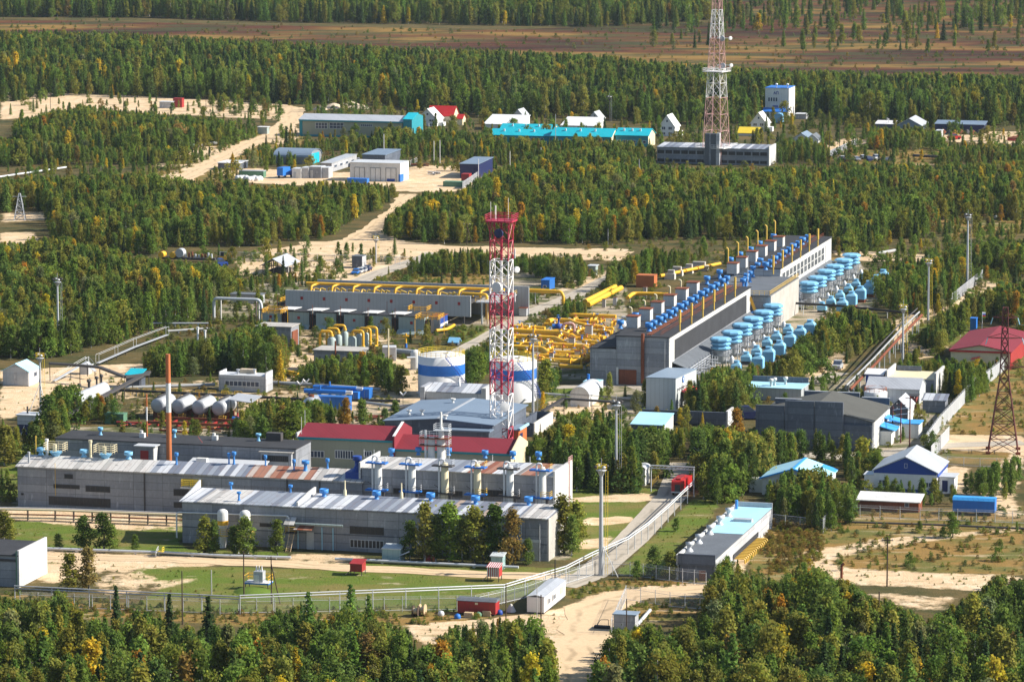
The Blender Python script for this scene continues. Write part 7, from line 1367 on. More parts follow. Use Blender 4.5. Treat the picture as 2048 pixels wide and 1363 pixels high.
for i,(px,py,w_,m_,lab) in enumerate(((944,1228,2.2,'timber','timber plank stack against the red wagon'),(938,1234,1.6,'timber','small timber stack in front of the red wagon'),(975,1231,1.4,'timber','pale pallet at the right end of the red wagon'))):
    t=thing('plank_stack',lab,'timber',loc=G(px,py),rz=-TH)
    for k in range(4): MB().box(-w_/2+R.uniform(-.1,.1),w_/2+R.uniform(-.1,.1),-.5,.4,.24*k,.24*k+.2).build('plank','timber',t)
for i,(px,py,m_,lab) in enumerate(((957,1232,'green_box','green bundle beside the timber planks'),(915,1236,'blue','blue tarpaulin bundle left of the red wagon'),(999,1228,'blue_deep','blue barrel right of the red wagon'),(882,1230,'galv','grey bent pipe scrap left of the red wagon'))): t=thing('bundle',lab,'bundle',loc=G(px,py)); MB().lathe((0,0,0),[(.5,0),(.6,.3),(.45,.7),(.15,.85)],10).build('wrap',m_,t)
fr=Fr(1226,1258); b=bldg('meter_hut','grey hut with a flat roof inside the mesh fence',1228,1260,1270,yt=1228,D=2.6,wall='panel_light',rm='roof_blue',cat='hut',over=.25)
t=thing('steel_sled','dark steel sled with a bent handle on the sand road','sled',loc=G(1204,1256),rz=-TH); MB().box(-1.3,1.3,-.5,.5,.1,.5).build('bed','black',t); mb=MB(); mb.bend([(-.8,-.4,.5),(-.2,-.4,1.6),(1.2,-.4,1.7),(1.2,-.4,.5)],.05,.2,5); mb.build('handle','dark_steel',t)
t=thing('rag_heap','grey cloth heap beside the white portable cabin','heap',loc=G(1022,1222)); MB().lathe((0,0,0),[(.9,0),(.6,.6),(.25,1.2),(0,1.4)],8,sm=False).build('cloth','concrete_pale',t)
# lawn pipes
for pts,lab in (([(95,1102,.55),(330,1110,.55),(440,1116,.55),(582,1120,.55)],'silver insulated pipe low along the lawn, left run'),([(670,1122,.5),(860,1131,.5),(1037,1139,.5)],'silver insulated pipe low along the lawn, right run')): pipe('lawn_pipe',lab,pts,.26,'galv','pipe',posts=9,rb=1)
t=thing('pipe_stile','yellow topped step over the lawn pipe','stile',loc=G(321,1113),rz=-TH); mb=MB(); rail(mb,[(-.6,-.8,.2),(-.4,0,1.0),(-.6,.8,.2)],1,.05,2); mb.build('railing','galv',t); mb=MB(); mb.box(-.6,.6,-.4,.4,1.0,1.1); rail(mb,[(.5,-.5,1.0),(.5,.5,1.0)],.8,.06,2); mb.build('step','yellow_bright',t)
for (pts,lab,z) in (([(0,1040),(110,1042),(370,1052)],'brown two level pipe rack in front of the long workshop',2.0),):
    root=thing('pipe_rack',lab,'pipe rack',loc=G(0,1040)); o=G(0,1040)
    P=[Vector(G(*p)) - Vector(o) for p in [(-60,1038)]+pts]
    for dz,dy,r,m_ in ((2.2,0,.22,'cream'),(2.2,.6,.15,'rust'),(1.2,.2,.14,'rust'),(.5,.4,.16,'cream'),(2.25,1.2,.18,'insul')): MB().tube([p+Vector((0,dy,dz)) for p in P],r,8).build('pipe',m_,root)
    for a,b2 in zip(P,P[1:]):
        n=max(1,int((b2-a).length/3.6))
        for k in range(n): p=a.lerp(b2,k/n); mb=MB(); mb.tube([p+Vector((0,-.2,0)),p+Vector((0,-.2,2.1))],.09,5); mb.tube([p+Vector((0,1.4,0)),p+Vector((0,1.4,2.1))],.09,5); mb.box(p.x-.08,p.x+.08,p.y-.3,p.y+1.5,1.9,2.05); mb.build('post','dark_steel',root)
# double rail gas line along lawn and road, and the gate portal
g0=[(30,1206),(480,1228),(1008,1206),(1132,1168),(1185,1140),(1256,1108),(1296,1079),(1336,1043.7),(1361.4,1018.6),(1388,993)]
def railline(name,lab,pts,z,mat,step,xtra=()):
    o=G(*pts[0]); P=[Vector(G(*p))-Vector(o) for p in pts]; root=thing(name,lab,'pipeline',loc=o)
    for dz in (z,z-.45): MB().tube([p+Vector((0,0,dz)) for p in P],.105,8).build('pipe',mat,root)
    for a,b2 in zip(P,P[1:]):
        n=max(1,round((b2-a).length/step))
        for k in range(n): p=a.lerp(b2,k/n); MB().tube([p,p+Vector((0,0,z+.1))],.09,6).build('post',mat,root)
    MB().tube([P[-1],P[-1]+Vector((0,0,z+.1))],.11,6).build('post',mat,root); return root
railline('gas_pipeline','grey twin pipe on posts at the lower left of the lawn',g0[:2],3.1,'steel_matt',6.5)
railline('gas_pipeline','white twin pipe on posts along the lawn and the concrete road',g0[1:],3.3,'galv',5.8)
fr=Fr(1302,982); t=thing('pipe_gate','grey goalpost pipe gate spanning the concrete road','gate',fr); W_=fr.ax(1387); z=fr.h(930)
for x in (0,W_): MB().tube([(x,0,-.1),(x,0,z)],.12,6).build('post','galv',t)
mb=MB(); mb.tube([(-.2,0,z),(W_+.2,0,z)],.13,6); mb.tube([(-.2,0,z-.55),(W_+.2,0,z-.55)],.1,6)
for k in range(12): mb.tube([(W_*k/12,0,z-.55),(W_*(k+1)/12,0,z)],.05,4)
mb.build('beam','galv',t)
b=bldg('roadside_hut','white utility hut with rounded roof left of the pipe gate',1270,970,1290,h=3.3,D=4,roof='archy',rise=.5,wall='white_dirty',rm='galv',cat='hut')
t=thing('iron_steps','yellow railed iron steps by the pipe gate','steps',loc=G(1305,975)); mb=MB(); rail(mb,[(0,0,.2),(1.2,.3,1.4)],1,.05,2); rail(mb,[(0,.8,.2),(1.2,1.1,1.4)],1,.05,2); mb.build('railing','yellow_pale',t); MB().slab((0,0,.2),(1.2,.3,1.4),(1.2,1.1,1.4),(0,.8,.2),.1).build('tread','dark_steel',t)
# right pipe rack
beam=pipe('pipe_rack','long silver pipe rack climbing towards the light masts',[(1692,800,3.4),(1745,748,3.6),(1800,694,4.4),(1838,662,5)],.22,'insul','pipe rack',posts=7,rb=2,post_r=.12); pipe('pipe_run','dark rusty pipe beside the silver pipe rack',[(1700,806,3.2),(1752,754,3.4),(1806,700,4.2),(1843,667,4.8)],.34,'rust','pipe',posts=9)
pipe('pipe_run','second silver pipe above the rusty one',[(1688,796,3.9),(1741,744,4.1),(1796,690,4.9),(1834,658,5.4)],.16,'dark_steel','pipe')
beamrun('walkway_rack','black pipe walkway bending past the walled pit',[(1085,838,2.0),(1128,830,4.0),(1240,838,4.0)],1.0,.4,'dark_steel','pipe rack',railz=.9,rmat='dark_steel')
pipe('pipe_run','white pipe lying behind the hall gate road',[(1060,790,.6),(1160,797,.6),(1290,803,.6)],.3,'insul','pipe',posts=9); pipe('pipe_run','white pipe lying on the grass below the pipe walkway',[(1060,832,.5),(1110,840,.5)],.25,'insul','pipe')
pipe('field_pipe','dark thin pipe crossing the dry field at the right',[(1690,1048,.5),(1850,1053,.5),(2060,1062,.5)],.2,'dark_steel','pipe',posts=12)
pipe('field_pipe','silver pipe slanting over the clearing at the left edge',[(-20,362,1),(132,340,1)],.35,'galv','pipe',posts=12); pipe('field_pipe','silver pipe pieces in the upper left clearing',[(340,300,.8),(440,289,.8)],.6,'insul','pipe',posts=14); pipe('field_pipe','dark pipe across the upper right clearing',[(1826,316,1),(1935,322,1)],.5,'dark_steel','pipe',posts=14); pipe('field_pipe','silver pipe in the clearing at the right edge',[(1990,440,1),(2060,425,1)],.5,'insul','pipe',posts=14); pipe('field_pipe','short silver pipe behind the filters',[(1755,512,.8),(1790,506,.8)],.5,'insul','pipe')
pipe('field_pipe','silver pipe by the meter hut',[(1275,1254,.5),(1300,1225,.5)],.3,'galv','pipe'); pipe('horn_pipe','rusty upright vent pipe with a bent top in the dry field',[(1683,1156,.1),(1683,1156,2.4),(1688,1156,2.7)],.24,'rust','pipe',rb=.4)
# ------------------------------------------------------------------ masts and poles
def mast(lab,px,yb,yt,kind='basket',r=.3,mat='steel_matt'):
    h=(yb-yt)/sc(yb); t=thing('light_mast',lab,'light mast',loc=G(px,yb)); z=h-1.4
    MB().tube([(0,0,-.2),(0,0,z)],r*1.1,12,r1=r*.65).build('pole',mat,t)
    mb=MB(); mb.lathe((0,0,z-.9),[(r*.8,0),(.7,.85),(.95,.95),(.95,1.03),(0,1.04)],10); mb.build('platform',mat,t)
    mb=MB(); rail(mb,[(.95*cos(2*pi*k/8),.95*sin(2*pi*k/8),z+.15) for k in range(8)],1.0,.035,2,closed=True); mb.build('railing','yellow_bright' if kind=='basket' else 'dark_steel',t)
    for k in range(4): a=.4+1.57*k; mb=MB(); p=(1.15*cos(a),1.15*sin(a),z+.75); mb.lathe(p,[(.1,-.2),(.28,-.1),(.3,.12),(.1,.25)],8); mb.build('floodlight','white' if k%2 else 'dark_steel',t)
    MB().tube([(0,0,z),(0,0,h+.9)],.05,5).build('spike','steel_matt',t)
    mb=MB(); mb.tube([(r+.35,0,0),(r+.35,0,z)],.03,4); mb.tube([(r+.75,0,0),(r+.75,0,z)],.03,4)
    for k in range(int(z/.9)): mb.tube([(r+.35,0,.9*k),(r+.75,0,.9*k)],.025,4)
    mb.build('ladder','yellow_bright' if kind=='basket' else 'steel_matt',t); return t
m1=mast('tall grey light mast with a yellow basket beside the concrete road',1202,1150,922,r=.42); mb=MB(); mb.tube([(0,0,6),(3,-1.5,0)],.08,5); mb.build('stay','white',m1)
mast('tall slim light mast behind the basket mast near the wood',1232,978,795,'plain',.3); mast('light mast with dark floodlights above the left wood',117,706,552,'plain',.32); m2=mast('slim white mast with a crossbar and stays at the left edge',82,865,702,'basket',.25)
mb=MB(); mb.tube([(0,0,11),(-4,-3,0)],.07,5); mb.tube([(0,0,11),(2.5,-2,0)],.07,5); mb.build('stay','galv',m2)
mast('light mast rising left of the slanting pipe rack',1805,742,606,'basket',.3); mast('light mast in the wood behind the coolers',1856,640,515,'basket',.28); mast('tall light mast at the grey perimeter wall',1934,577,424,'plain',.34); mast('light mast with a yellow basket on the middle sand yard',752,526,470,'basket',.22); mast('grey light mast in front of the right storage tank',1066,832,664,'plain',.3); mast('thin light mast behind the village roofs',1219,243,190,'plain',.18,'dark_steel')
def pole(lab,px,yb,yt,mat='wood_pole',r=.13,arm=True,brace=0,grp=None,cap=False,name='utility_pole'):
    h=(yb-yt)/sc(yb); t=thing(name,lab,'pole',loc=G(px,yb),group=grp,rz=-TH); MB().tube([(0,0,-.2),(0,0,h)],r,8,r1=r*.8).build('pole',mat,t)
    if arm:
        MB().box(-1.0,1.0,-.06,.06,h-.6,h-.45).build('crossarm',mat,t)
        for x in (-.9,0,.9): MB().lathe((x,0,h-.45),[(.06,0),(.09,.12),(.04,.25)],6).build('insulator','white_dirty',t)
    if brace: MB().tube([(brace,0,-.1),(0,0,h*.85)],r*.8,6).build('brace',mat,t)
    if cap: MB().lathe((0,0,h),[(.1,0),(.3,.05),(.3,.25),(.1,.3)],8).build('lamp','white',t)
    return t
for a in (('dark slim pole standing on the lawn left of the transformer',365,1248,1139,'wood_pole',.12,False),('grey slim pole with a lamp arm on the lawn',423,1188,1138,'grey_pole',.12,False),('wooden pole with wires at the left side of the transformer',488,1192,1100,'wood_pole',.13,True),('wooden pole with a brace at the right side of the transformer',543,1206,1110,'wood_pole',.12,True,1.6),('dark slim pole between the red wagon and the white cabin',1012,1250,1165,'wood_pole',.11,False),('dark pole behind the white portable cabin',1110,1178,1117,'black',.11,False),('dark pole at the near corner of the white portable cabin',1082,1255,1187,'wood_pole',.12,False),('thin grey pole before the white portable cabin',1074,1250,1168,'grey_pole',.07,False),('dark pole in front of the meter hut',1253,1265,1195,'wood_pole',.11,False),('wooden pole with a crossarm in the dry field',1774,1172,1072,'wood_pole',.14,True),('dark pole rising from the right foreground wood',1757,1300,1180,'wood_pole',.14,False),('dark pole before the pale blue roofed building',1426,1215,1163,'wood_pole',.11,False),('braced wooden pole at the foot of the foreground wood',1084,1390,1312,'wood_pole',.13,False,-1.4),('rusty poles pole near the lower right edge',2030,1350,1295,'grey_pole',.12,False,0,None,True)): pole(*a)
for i,(px,yb,yt,m_) in enumerate(((101,218,186,'wood_pole'),(247,222,190,'wood_pole'),(412,216,196,'wood_pole'),(1111,300,228,'grey_pole'),(858,292,246,'white_tower'),(868,330,282,'white_tower'),(880,330,280,'white_tower'),(768,325,268,'white_tower'),(808,298,270,'white_tower'),(957,358,318,'white_tower'),(1020,336,302,'white_tower'),(1082,326,295,'white_tower'),(1216,490,458,'grey_pole'),(1278,380,318,'grey_pole'),(1659,308,265,'wood_pole'),(1679,302,252,'wood_pole'),(1712,290,256,'wood_pole'),(1774,262,235,'white_tower'),(934,490,445,'wood_pole'),(1100,420,395,'grey_pole'))):
    pole(('%s pole %s of the far scattered poles counted from the left list')%({'wood_pole':'dark wooden','grey_pole':'grey','white_tower':'white'}[m_],'x'),px,yb,yt,m_,.14,False) if False else pole('thin %s pole %s'%({'wood_pole':'dark wooden','grey_pole':'grey','white_tower':'white'}[m_],('at the far left edge of the upper sand strip','in the middle of the upper left sand strip','right of the hut on the upper sand strip','rising in front of the turquoise roofs','behind the warehouse end among birches','left of the blue door hut in the village','right of the blue door hut in the village','on the roof line of the white garage','by the green lawn beside the warehouse','at the dark open shed corner','above the trees right of the sand yard','among the trees below the turquoise roofs','on the horizontal sand road','with a brace in the middle wood','left of the village lane','in the middle of the village lane','right of the village lane','before the wide hangar','shaped like a letter A in the middle wood','above the middle wood')[i]),px,yb,yt,m_,.13,i in (0,1,18),1.8 if i in (13,18) else 0)
for i,(px,yb,yt) in enumerate(((1785,878,811),(1801,885,803),(1819,893,790))): pole('tall dark red pole, %s of three before the white cabin'%('left','middle','right')[i],px,yb,yt,'pylon_red',.16,True,0,'three dark red poles')
t=thing('pole_crossbar','steel busbars joining the three dark red poles','busbar',loc=G(1785,878)); o=Vector(G(1785,878)); P=[Vector(G(x,y))-o for x,y in ((1785,878),(1801,885),(1819,893))]
for dz in (6.4,5.2): MB().tube([p+Vector((0,0,dz+i)) for i,p in enumerate(P)],.07,5).build('bar','galv',t)
# three pale lamp horns and misc
for i,(px,py) in enumerate(((600,790),(612,786),(806,812))): t=thing('double_lamp','white twin lamp on a short pole, %s'%('left of two by the blue pipes','right of two by the blue pipes','by the slate blue hall')[i],'lamp',loc=G(px,py)); MB().tube([(0,0,0),(0,0,2.6)],.06,5).build('pole','dark_steel',t); [MB().tube([(0,0,2.5),(s*.7,0,3.3)],.18,6).build('lamp','white',t) for s in (-1,1)]
# pylon at the right
g=G(2006,903); s_=sc(903); t=thing('power_pylon','dark red lattice power pylon at the right edge','pylon',loc=g,rz=-.12); hz=(903-612)/s_; zw=(903-755)/s_
mb=MB(); lattice(mb,6.3,1.9,0,zw,5,.17,.08); mb.build('lower_body','pylon_red',t); mb=MB(); lattice(mb,1.9,1.0,zw,hz,6,.13,.07); mb.build('upper_body','pylon_red',t)
for k,(z,l) in enumerate(((zw+2.4,4.6),(hz-6.5,3.6),(hz-2.2,2.6))):
    for s in (-1,1):
        if k == 0 and s == -1: continue
        mb=MB(); mb.tube([(0,-.5,z),(s*l,0,z+.1)],.1,5); mb.tube([(0,.5,z),(s*l,0,z+.1)],.1,5); mb.tube([(0,0,z+1.2),(s*l,0,z+.1)],.07,5); a=mb.build('crossarm','pylon_red',t); MB().tube([(s*l,0,z),(s*(l+.4),.3,z-1.4)],.11,6).build('insulator','blue_pale',a)
for sx in (-1,1):
    for sy in (-1,1): MB().box(sx*3.15-.5,sx*3.15+.5,sy*3.15-.5,sy*3.15+.5,-.2,.5).build('footing','rust',t)
g=G(40,440); t=thing('small_pylon','thin blue grey lattice pylon in the left clearing','pylon',loc=g); mb=MB(); lattice(mb,3.6,.5,0,8.6,5,.1,.06); mb.build('body','steel_matt',t); MB().tube([(-2.2,0,7.6),(2.2,0,7.6)],.1,5).build('crossarm','steel_matt',t)
# tall pink and white tower
g=G(1432,327); s_=sc(327); t=thing('lattice_mast','very tall pink and white lattice mast cut off by the picture top','tower',loc=g,rz=-.5)
def wz(z): return 10.2-(10.2-3.4)*z/60.0 if z < 60 else 3.4-(z-60)*.05
zz=[0,(327-195)/s_,(327-137)/s_,(327-77)/s_,(327-20)/s_,78]
for i,(a,b_) in enumerate(zip(zz,zz[1:])): 
    mb=MB(); n=max(2,int((b_-a)/5.2)); 
    for k in range(n):
        z0=a+(b_-a)*k/n; z1=a+(b_-a)*(k+1)/n; lattice(mb,wz(z0)*.78,wz(z1)*.78,z0,z1,1,.12,.06); lattice(mb,wz(z0)*.66,wz(z1)*.66,z0,z1,1,.05,.035)
    mb.build('tower_section','pale_red' if i%2==0 else 'white_tower',t)
for z,d in (((327-143)/s_,.6),((327-305)/s_+2,.4)): w_=wz(z)*.62; mb=MB(); mb.prism([(-w_,-w_),(w_,-w_),(w_,w_),(-w_,w_)],z,z+.2); rail(mb,[(-w_,-w_,z+.2),(w_,-w_,z+.2),(w_,w_,z+.2),(-w_,w_,z+.2)],1.1,.06,2,closed=True); mb.build('platform','white_tower',t)
for px,py,r,m_ in ((1442,77,1.05,'steel_matt'),(1457,76,.7,'white'),(1444,131,1.05,'steel_matt'),(1459,130,.7,'white')): mb=MB(); z=(327-py)/s_; x=(px-1432)/s_; v=Matrix.Rotation(.5,3,'Z')@Vector((x,-1.6,z)); dish(mb,v,Matrix.Rotation(.5,3,'Z')@Vector((-.3 if px < 1450 else .6,-1,0)),r); mb.tube([v,(0,0,z)],.08,4); mb.build('dish',m_,t)
# ------------------------------------------------------------------ fences
def fence(lab,pts,h,step=3.0,solid=None,post='galv',cat='fence',arm=False,name='mesh_fence'):
    o=Vector(G(*pts[0])); P=[Vector(G(*p))-o for p in pts]; t=thing(name,lab,cat,loc=o); ms=MB(); wr=MB()
    cnt=0; tot=sum((b2-a).length for a,b2 in zip(P,P[1:])); step=max(step,tot/90)
    for a,b2 in zip(P,P[1:]):
        n=max(1,round((b2-a).length/step)); d=(b2-a).normalized(); nr=Vector((-d.y,d.x,0))*.02
        if solid: ms.slab(a+nr+Vector((0,0,h)),a-nr+Vector((0,0,h)),b2-nr+Vector((0,0,h)),b2+nr+Vector((0,0,h)),h)
        else: ms.quad(a+Vector((0,0,.1)),b2+Vector((0,0,.1)),b2+Vector((0,0,h)),a+Vector((0,0,h)))
        for zz in ((h,h*.12) if not arm else (h,h*.12,h+.25,h+.45)): wr.tube([a+Vector((0,0,zz)),b2+Vector((0,0,zz))],.035 if zz <= h else .015,4)
        for k in range(n):
            p=a.lerp(b2,k/n); mb=MB(); mb.tube([p-Vector((0,0,.1)),p+Vector((0,0,h+(.5 if arm else .1)))],.06,5); mb.build('post',post,t)
    mb=MB(); mb.tube([P[-1],P[-1]+Vector((0,0,h+.1))],.06,5); mb.build('post',post,t)
    ms.build('mesh' if not solid else 'panel',solid or 'wire',t); wr.build('wire',post,t); return t
fence('grey mesh fence along the front edge of the lawn',[(40,1213),(440,1228),(950,1220),(1055,1196),(1120,1172),(1190,1150)],2.2,3.1,arm=True)
fence('mesh fence between the light mast and the pale blue roofed building',[(1190,1150),(1260,1152),(1365,1166),(1412,1170)],2.2,2.8,arm=True); fence('mesh fence around the meter hut beside the sand road',[(1222,1268),(1252,1200),(1340,1214),(1430,1222)],2.2,2.8,arm=True)
fence('tall pale perimeter fence running to the red roofed house',[(1852,898),(1878,862),(1935,800),(2008,742)],3.0,3.0,solid='steel_matt',arm=True,name='panel_fence'); fence('pale gate fence between the pylon road and the white cabin',[(1862,920),(1898,880)],3.0,2.4,solid='steel_matt',name='panel_fence'); fence('grey perimeter wall behind the light masts',[(1900,612),(1965,560)],3.0,4,solid='panel_grey',name='panel_fence')
fence('mesh fence below the blue and white building',[(1680,1032),(1840,1040),(1990,1045),(2060,1048)],2.0,4,arm=True); fence('short pale mesh panel fence at the end of the dry field',[(1646,1066),(1680,1032)],2.6,2.4,solid='wire',arm=True); fence('mesh fence before the trees at the pylon foot',[(1895,930),(1960,934),(2060,936)],1.9,4); fence('mesh fence behind the open shed on the sand yard',[(440,518),(600,522),(740,526),(800,530)],2.2,5); fence('mesh gate fence right of the middle light mast',[(790,528),(860,528)],2.2,5)
fence('mesh fence between the reddish weeds and the wood',[(1541,1050),(1600,1056),(1646,1062)],2.2,3.2)
fence('white low fence left of the sand yard in the village',[(820,330),(838,322)],1.6,3,post='white'); fence('grey fence beside the green container',[(925,378),(962,352)],2.4,4,solid='panel_grey',name='panel_fence'); fence('blue grey fence along the village lane',[(1660,315),(1715,290)],2.6,4,solid='panel_grey',name='panel_fence')
# overhead wires
for a,b_,lab in (((488,1100+0,1192,8.0),(543,0,1206,8.0),'thin wire between the two transformer poles'),):
    A_=Vector(G(488,1192))+Vector((0,0,7.9)); B2=Vector(G(543,1206))+Vector((0,0,8.1)); mb=MB(); mb.tube([A_,(A_+B2)/2-Vector((0,0,.4)),B2],.03,4); tag(mb.build('wire','black'),lab,'wire')
# ------------------------------------------------------------------ separate trees
for px,py,top,c,w_,lab in ((794,1120,1003,'dark',.75,'dark green birch leftmost of the row before the front workshop'),(849,1124,1005,'olive',.62,'slim olive birch second in the row before the front workshop'),(899,1122,1004,'green',.9,'broad green birch third in the row before the front workshop'),(950,1127,1010,'olive',.85,'olive birch with yellow flecks fourth in the workshop row'),(991,1126,1008,'dark',.8,'dark green birch fifth in the workshop row'),(1025,1130,1015,'rusty',.6,'rusty leaved birch rightmost of the workshop row'),(820,1120,1040,'dark',.8,'small dark birch between the first two of the workshop row'),(872,1122,1030,'dark',.7,'dark young birch behind the third of the workshop row'),(925,1124,1035,'dark',.7,'dark young birch behind the fourth of the workshop row'),
    (1056,1128,1076,'dark',1.0,'round dark bushy birch before the white gate'),(1128,1106,990,'olive',.85,'olive birch right of the front workshop end wall'),(1150,1096,1000,'olive',1.0,'broad brownish birch right of the workshop end wall'),(1143,1110,1030,'green',.8,'small green birch at the workshop end wall'),
    (382,1112,1045,'green',.9,'green birch left of the two silos'),(408,1110,1030,'olive',.8,'yellowish birch just left of the silos'),(425,1110,1040,'dark',.7,'dark slim birch before the left silo'),(470,1108,1050,'dark',1.1,'dark bushy birch under the left silo'),(495,1112,1033,'green',1.1,'broad green birch before the right silo'),(555,1112,1038,'green',.75,'slim green birch left of the iron stair'),
    (168,1098,1030,'dark',1.2,'dark bushy birch leftmost on the lawn below the pipe rack'),(208,1100,1025,'dark',1.25,'broad dark birch on the lawn below the pipe rack'),(225,1102,1050,'green',1.1,'green bush birch right of the dark lawn birches'),(270,1102,1068,'dark',1.0,'small dark bush on the lawn near the workshop shadow'),(118,1098,1066,'green',1.3,'low green birch behind the concrete shed end wall'),
    (140,1180,1105,'olive',1.2,'yellowish birch right of the concrete shed'),(178,1178,1093,'rusty',1.0,'rusty orange birch right of the concrete shed'),(8,1078,1020,'olive',1.3,'olive birch at the left edge beside the pipe rack'),(20,1082,1035,'olive',1.1,'second olive birch at the left edge beside the pipe rack'),
    (1215,1140,1060,'olive',1.0,'drooping grey green birch beside the basket mast'),(1305,1150,1090,'dark',1.1,'dark birch on the lawn left of the pale blue roof'),(1340,1158,1100,'olive',1.1,'olive birch at the pale blue roof building corner'),(1275,1158,1120,'green',1.2,'low green bush by the mesh fence'),(1352,1062,1035,'green',1.2,'round bush at the top of the lawn'),(1905,1074,1022,'green',1.0,'lone green birch in the dry field'),(1885,1076,1052,'dark',1.4,'low dark bush beside the lone field birch'),(1840,1064,1040,'green',1.1,'small pale green bush in the dry field'),
    (955,905,822,'rusty',.9,'brownish birch before the slate blue hall'),(972,902,845,'olive',.8,'small birch right of the brownish one'),(790,850,800,'green',.8,'green birch left of the slate blue hall'),(770,862,815,'dark',.8,'dark birch at the left corner of the slate hall'),(120,840,770,'green',.8,'green birch behind the left mast'),(95,895,790,'dark',.9,'dark green birch below the left mast'),(112,908,820,'olive',.8,'yellowish birch below the left mast'),(70,925,850,'dark',1.1,'dark bush at the left mast foot'),(10,930,850,'olive',1.2,'olive birch at the left edge beside the long workshop'),(30,915,880,'green',1.2,'small green birch at the left edge'),
    (200,822,794,'green',.9,'small birch before the silver hangar'),(170,845,800,'olive',.7,'slim birch beside the conveyor'),(205,838,792,'orange',.8,'orange leaved birch before the silver hangar'),(290,880,845,'green',1,'green birch behind the tarred roof, left'),(245,880,850,'olive',1,'olive birch behind the tarred roof'),(395,885,838,'olive',.9,'olive birch behind the white chimney band'),(490,898,840,'green',1.1,'green birch behind the tarred roof, right'),(520,900,832,'green',1.1,'second green birch behind the tarred roof'),(560,905,825,'olive',1.1,'olive birch behind the dark roof box'),(585,905,815,'green',1.1,'green birch left of the beige hall'),(610,870,815,'green',1.1,'green birch above the red roof'),(640,860,812,'olive',1.0,'olive birch above the red roof'),(690,855,795,'orange',.7,'orange birch before the blue container'),(725,850,798,'green',1.0,'green birch right of the orange one'),(655,855,825,'dark',1.0,'dark bush above the red roof'),
    (1252,872,845,'green',1.1,'small birch left of the pale blue lean-to'),(1312,850,812,'rusty',.7,'rusty red birch by the red canopy'),(1370,860,810,'olive',.7,'thin birch before the parapet store'),(1410,830,765,'green',1,'green birch right of the red canopy'),(1380,818,770,'olive',.9,'olive birch at the corner of the grey office block'),(1475,900,815,'orange',.6,'slim orange birch beside the lorry'),(1208,760,727,'green',.8,'young green birch before the hall wall, left'),(1222,764,730,'green',.8,'young green birch before the hall wall, right'),(1271,770,752,'green',.7,'small sapling by the hall gate'),(1088,790,718,'olive',1.0,'olive birch between the right tank and the hall'),(1105,780,735,'green',1.0,'green birch beside the manifold trestle'),(940,770,700,'dark',1.0,'dark birch between the two storage tanks'),(960,760,705,'green',.9,'green birch behind the tank gap'),(932,760,720,'olive',.9,'small birch right of the left storage tank'),(745,745,690,'rusty',.8,'rusty birch right of the vessel block'),(760,760,715,'olive',1.1,'olive birch behind the striped pump house'),(800,790,730,'olive',1.0,'olive birch left of the left storage tank'),
    (1680,912,860,'orange',.5,'thin yellow tipped birch before the dark shed'),(1755,955,900,'green',.9,'green birch left of the blue gable'),(1716,950,915,'dark',1,'dark birch left of the blue gable porch'),(1826,985,930,'olive',.6,'slim birch before the blue gable building'),(1868,1008,955,'olive',.9,'olive birch before the right porch'),(1845,1000,955,'green',.7,'young birch before the blue gable building'),(1774,990,950,'green',.6,'thin birch before the windows of the blue gable building'),(1932,968,945,'dark',1.2,'dark low bush by the pylon road'),(440,225,198,'dark',1.2,'lone dark birch on the upper sand strip'),(345,222,205,'dark',1.4,'dark bush beside the field hut'),(470,232,210,'dark',1.2,'dark birch at the warehouse track'),(500,228,212,'green',1.2,'green birch at the warehouse track'),(735,268,236,'green',.9,'green birch before the warehouse middle'),(780,275,240,'olive',1.0,'olive birch before the warehouse right end')):
    tree(px,py,top,'birch',c,'!!!'+lab,.42+w_*1.05)
for px,py,top,k,c,w_,lab in ((234,1330,1172,'spruce','fir',.75,'tall narrow dark spruce rising above the lawn fence'),(340,1330,1188,'spruce','fir',.8,'dark spruce second from the left above the fence'),(418,1345,1192,'spruce','fir',.95,'dark spruce right of the slim lawn pole'),(618,1340,1185,'larch','larchg',1.0,'bright green larch before the transformer lawn'),(702,1335,1168,'larch','larchg',.85,'tall pointed bright green larch in the left foreground'),(738,1330,1192,'larch','larchg',.8,'bright green larch right of the tallest one'),(60,1330,1205,'spruce','fir',.8,'dark spruce near the left corner'),(110,1340,1225,'spruce','fir',.8,'dark spruce in the left corner wood'),(1230,1360,1255,'willow','dark',1.0,'dark willow at the mouth of the sand road, right side'),(1070,1350,1232,'willow','green',1.1,'broad green willow at the mouth of the sand road, left side')):
    tree(px,py,top,k,c,'!!!'+lab,w_)
# scrub: low growth over the open ground
def scrub(polys,n,hr,cols):
    for p in polys:
        xa,xb=min(q[0] for q in p),max(q[0] for q in p); ya,yb=min(q[1] for q in p),max(q[1] for q in p); k=0
        for _ in range(n*4):
            if k>=n: break
            px,py=R.uniform(xa,xb),R.uniform(ya,yb)
            if not inpoly(np.array([px]),np.array([py]),p)[0]: continue
            if any(inpoly(np.array([px]),np.array([py]),c)[0] for c in CLEAR): continue
            g=G(px,py); SCRUB.append((g[0],g[1],R.uniform(*hr),'shrub',pick(cols),'',R.uniform(.9,1.6))); k+=1
SCRUB=[]
SC1=[('olive',4),('green',3),('grey',3),('rusty',1.5),('dark',1.5)]
scrub([DRY[0]],220,(.3,1.0),SC1); scrub([DRY[1]],420,(.25,1.1),SC1+[('rusty',2)]); scrub([[(1520,1040),(1650,1062),(1640,1120),(1540,1150)]],260,(.5,1.3),[('rusty',6),('olive',2)]); scrub([DRY[3],DRY[4]],160,(.3,1.2),SC1); scrub([DRY[5],DRY[6],DRY[7],DRY[8],DRY[9],DRY[10]],120,(.3,1.4),SC1); scrub([DRY[11],DRY[13]],260,(.3,.9),SC1); scrub([DRY[12],DRY[14]],120,(.25,.8),SC1)
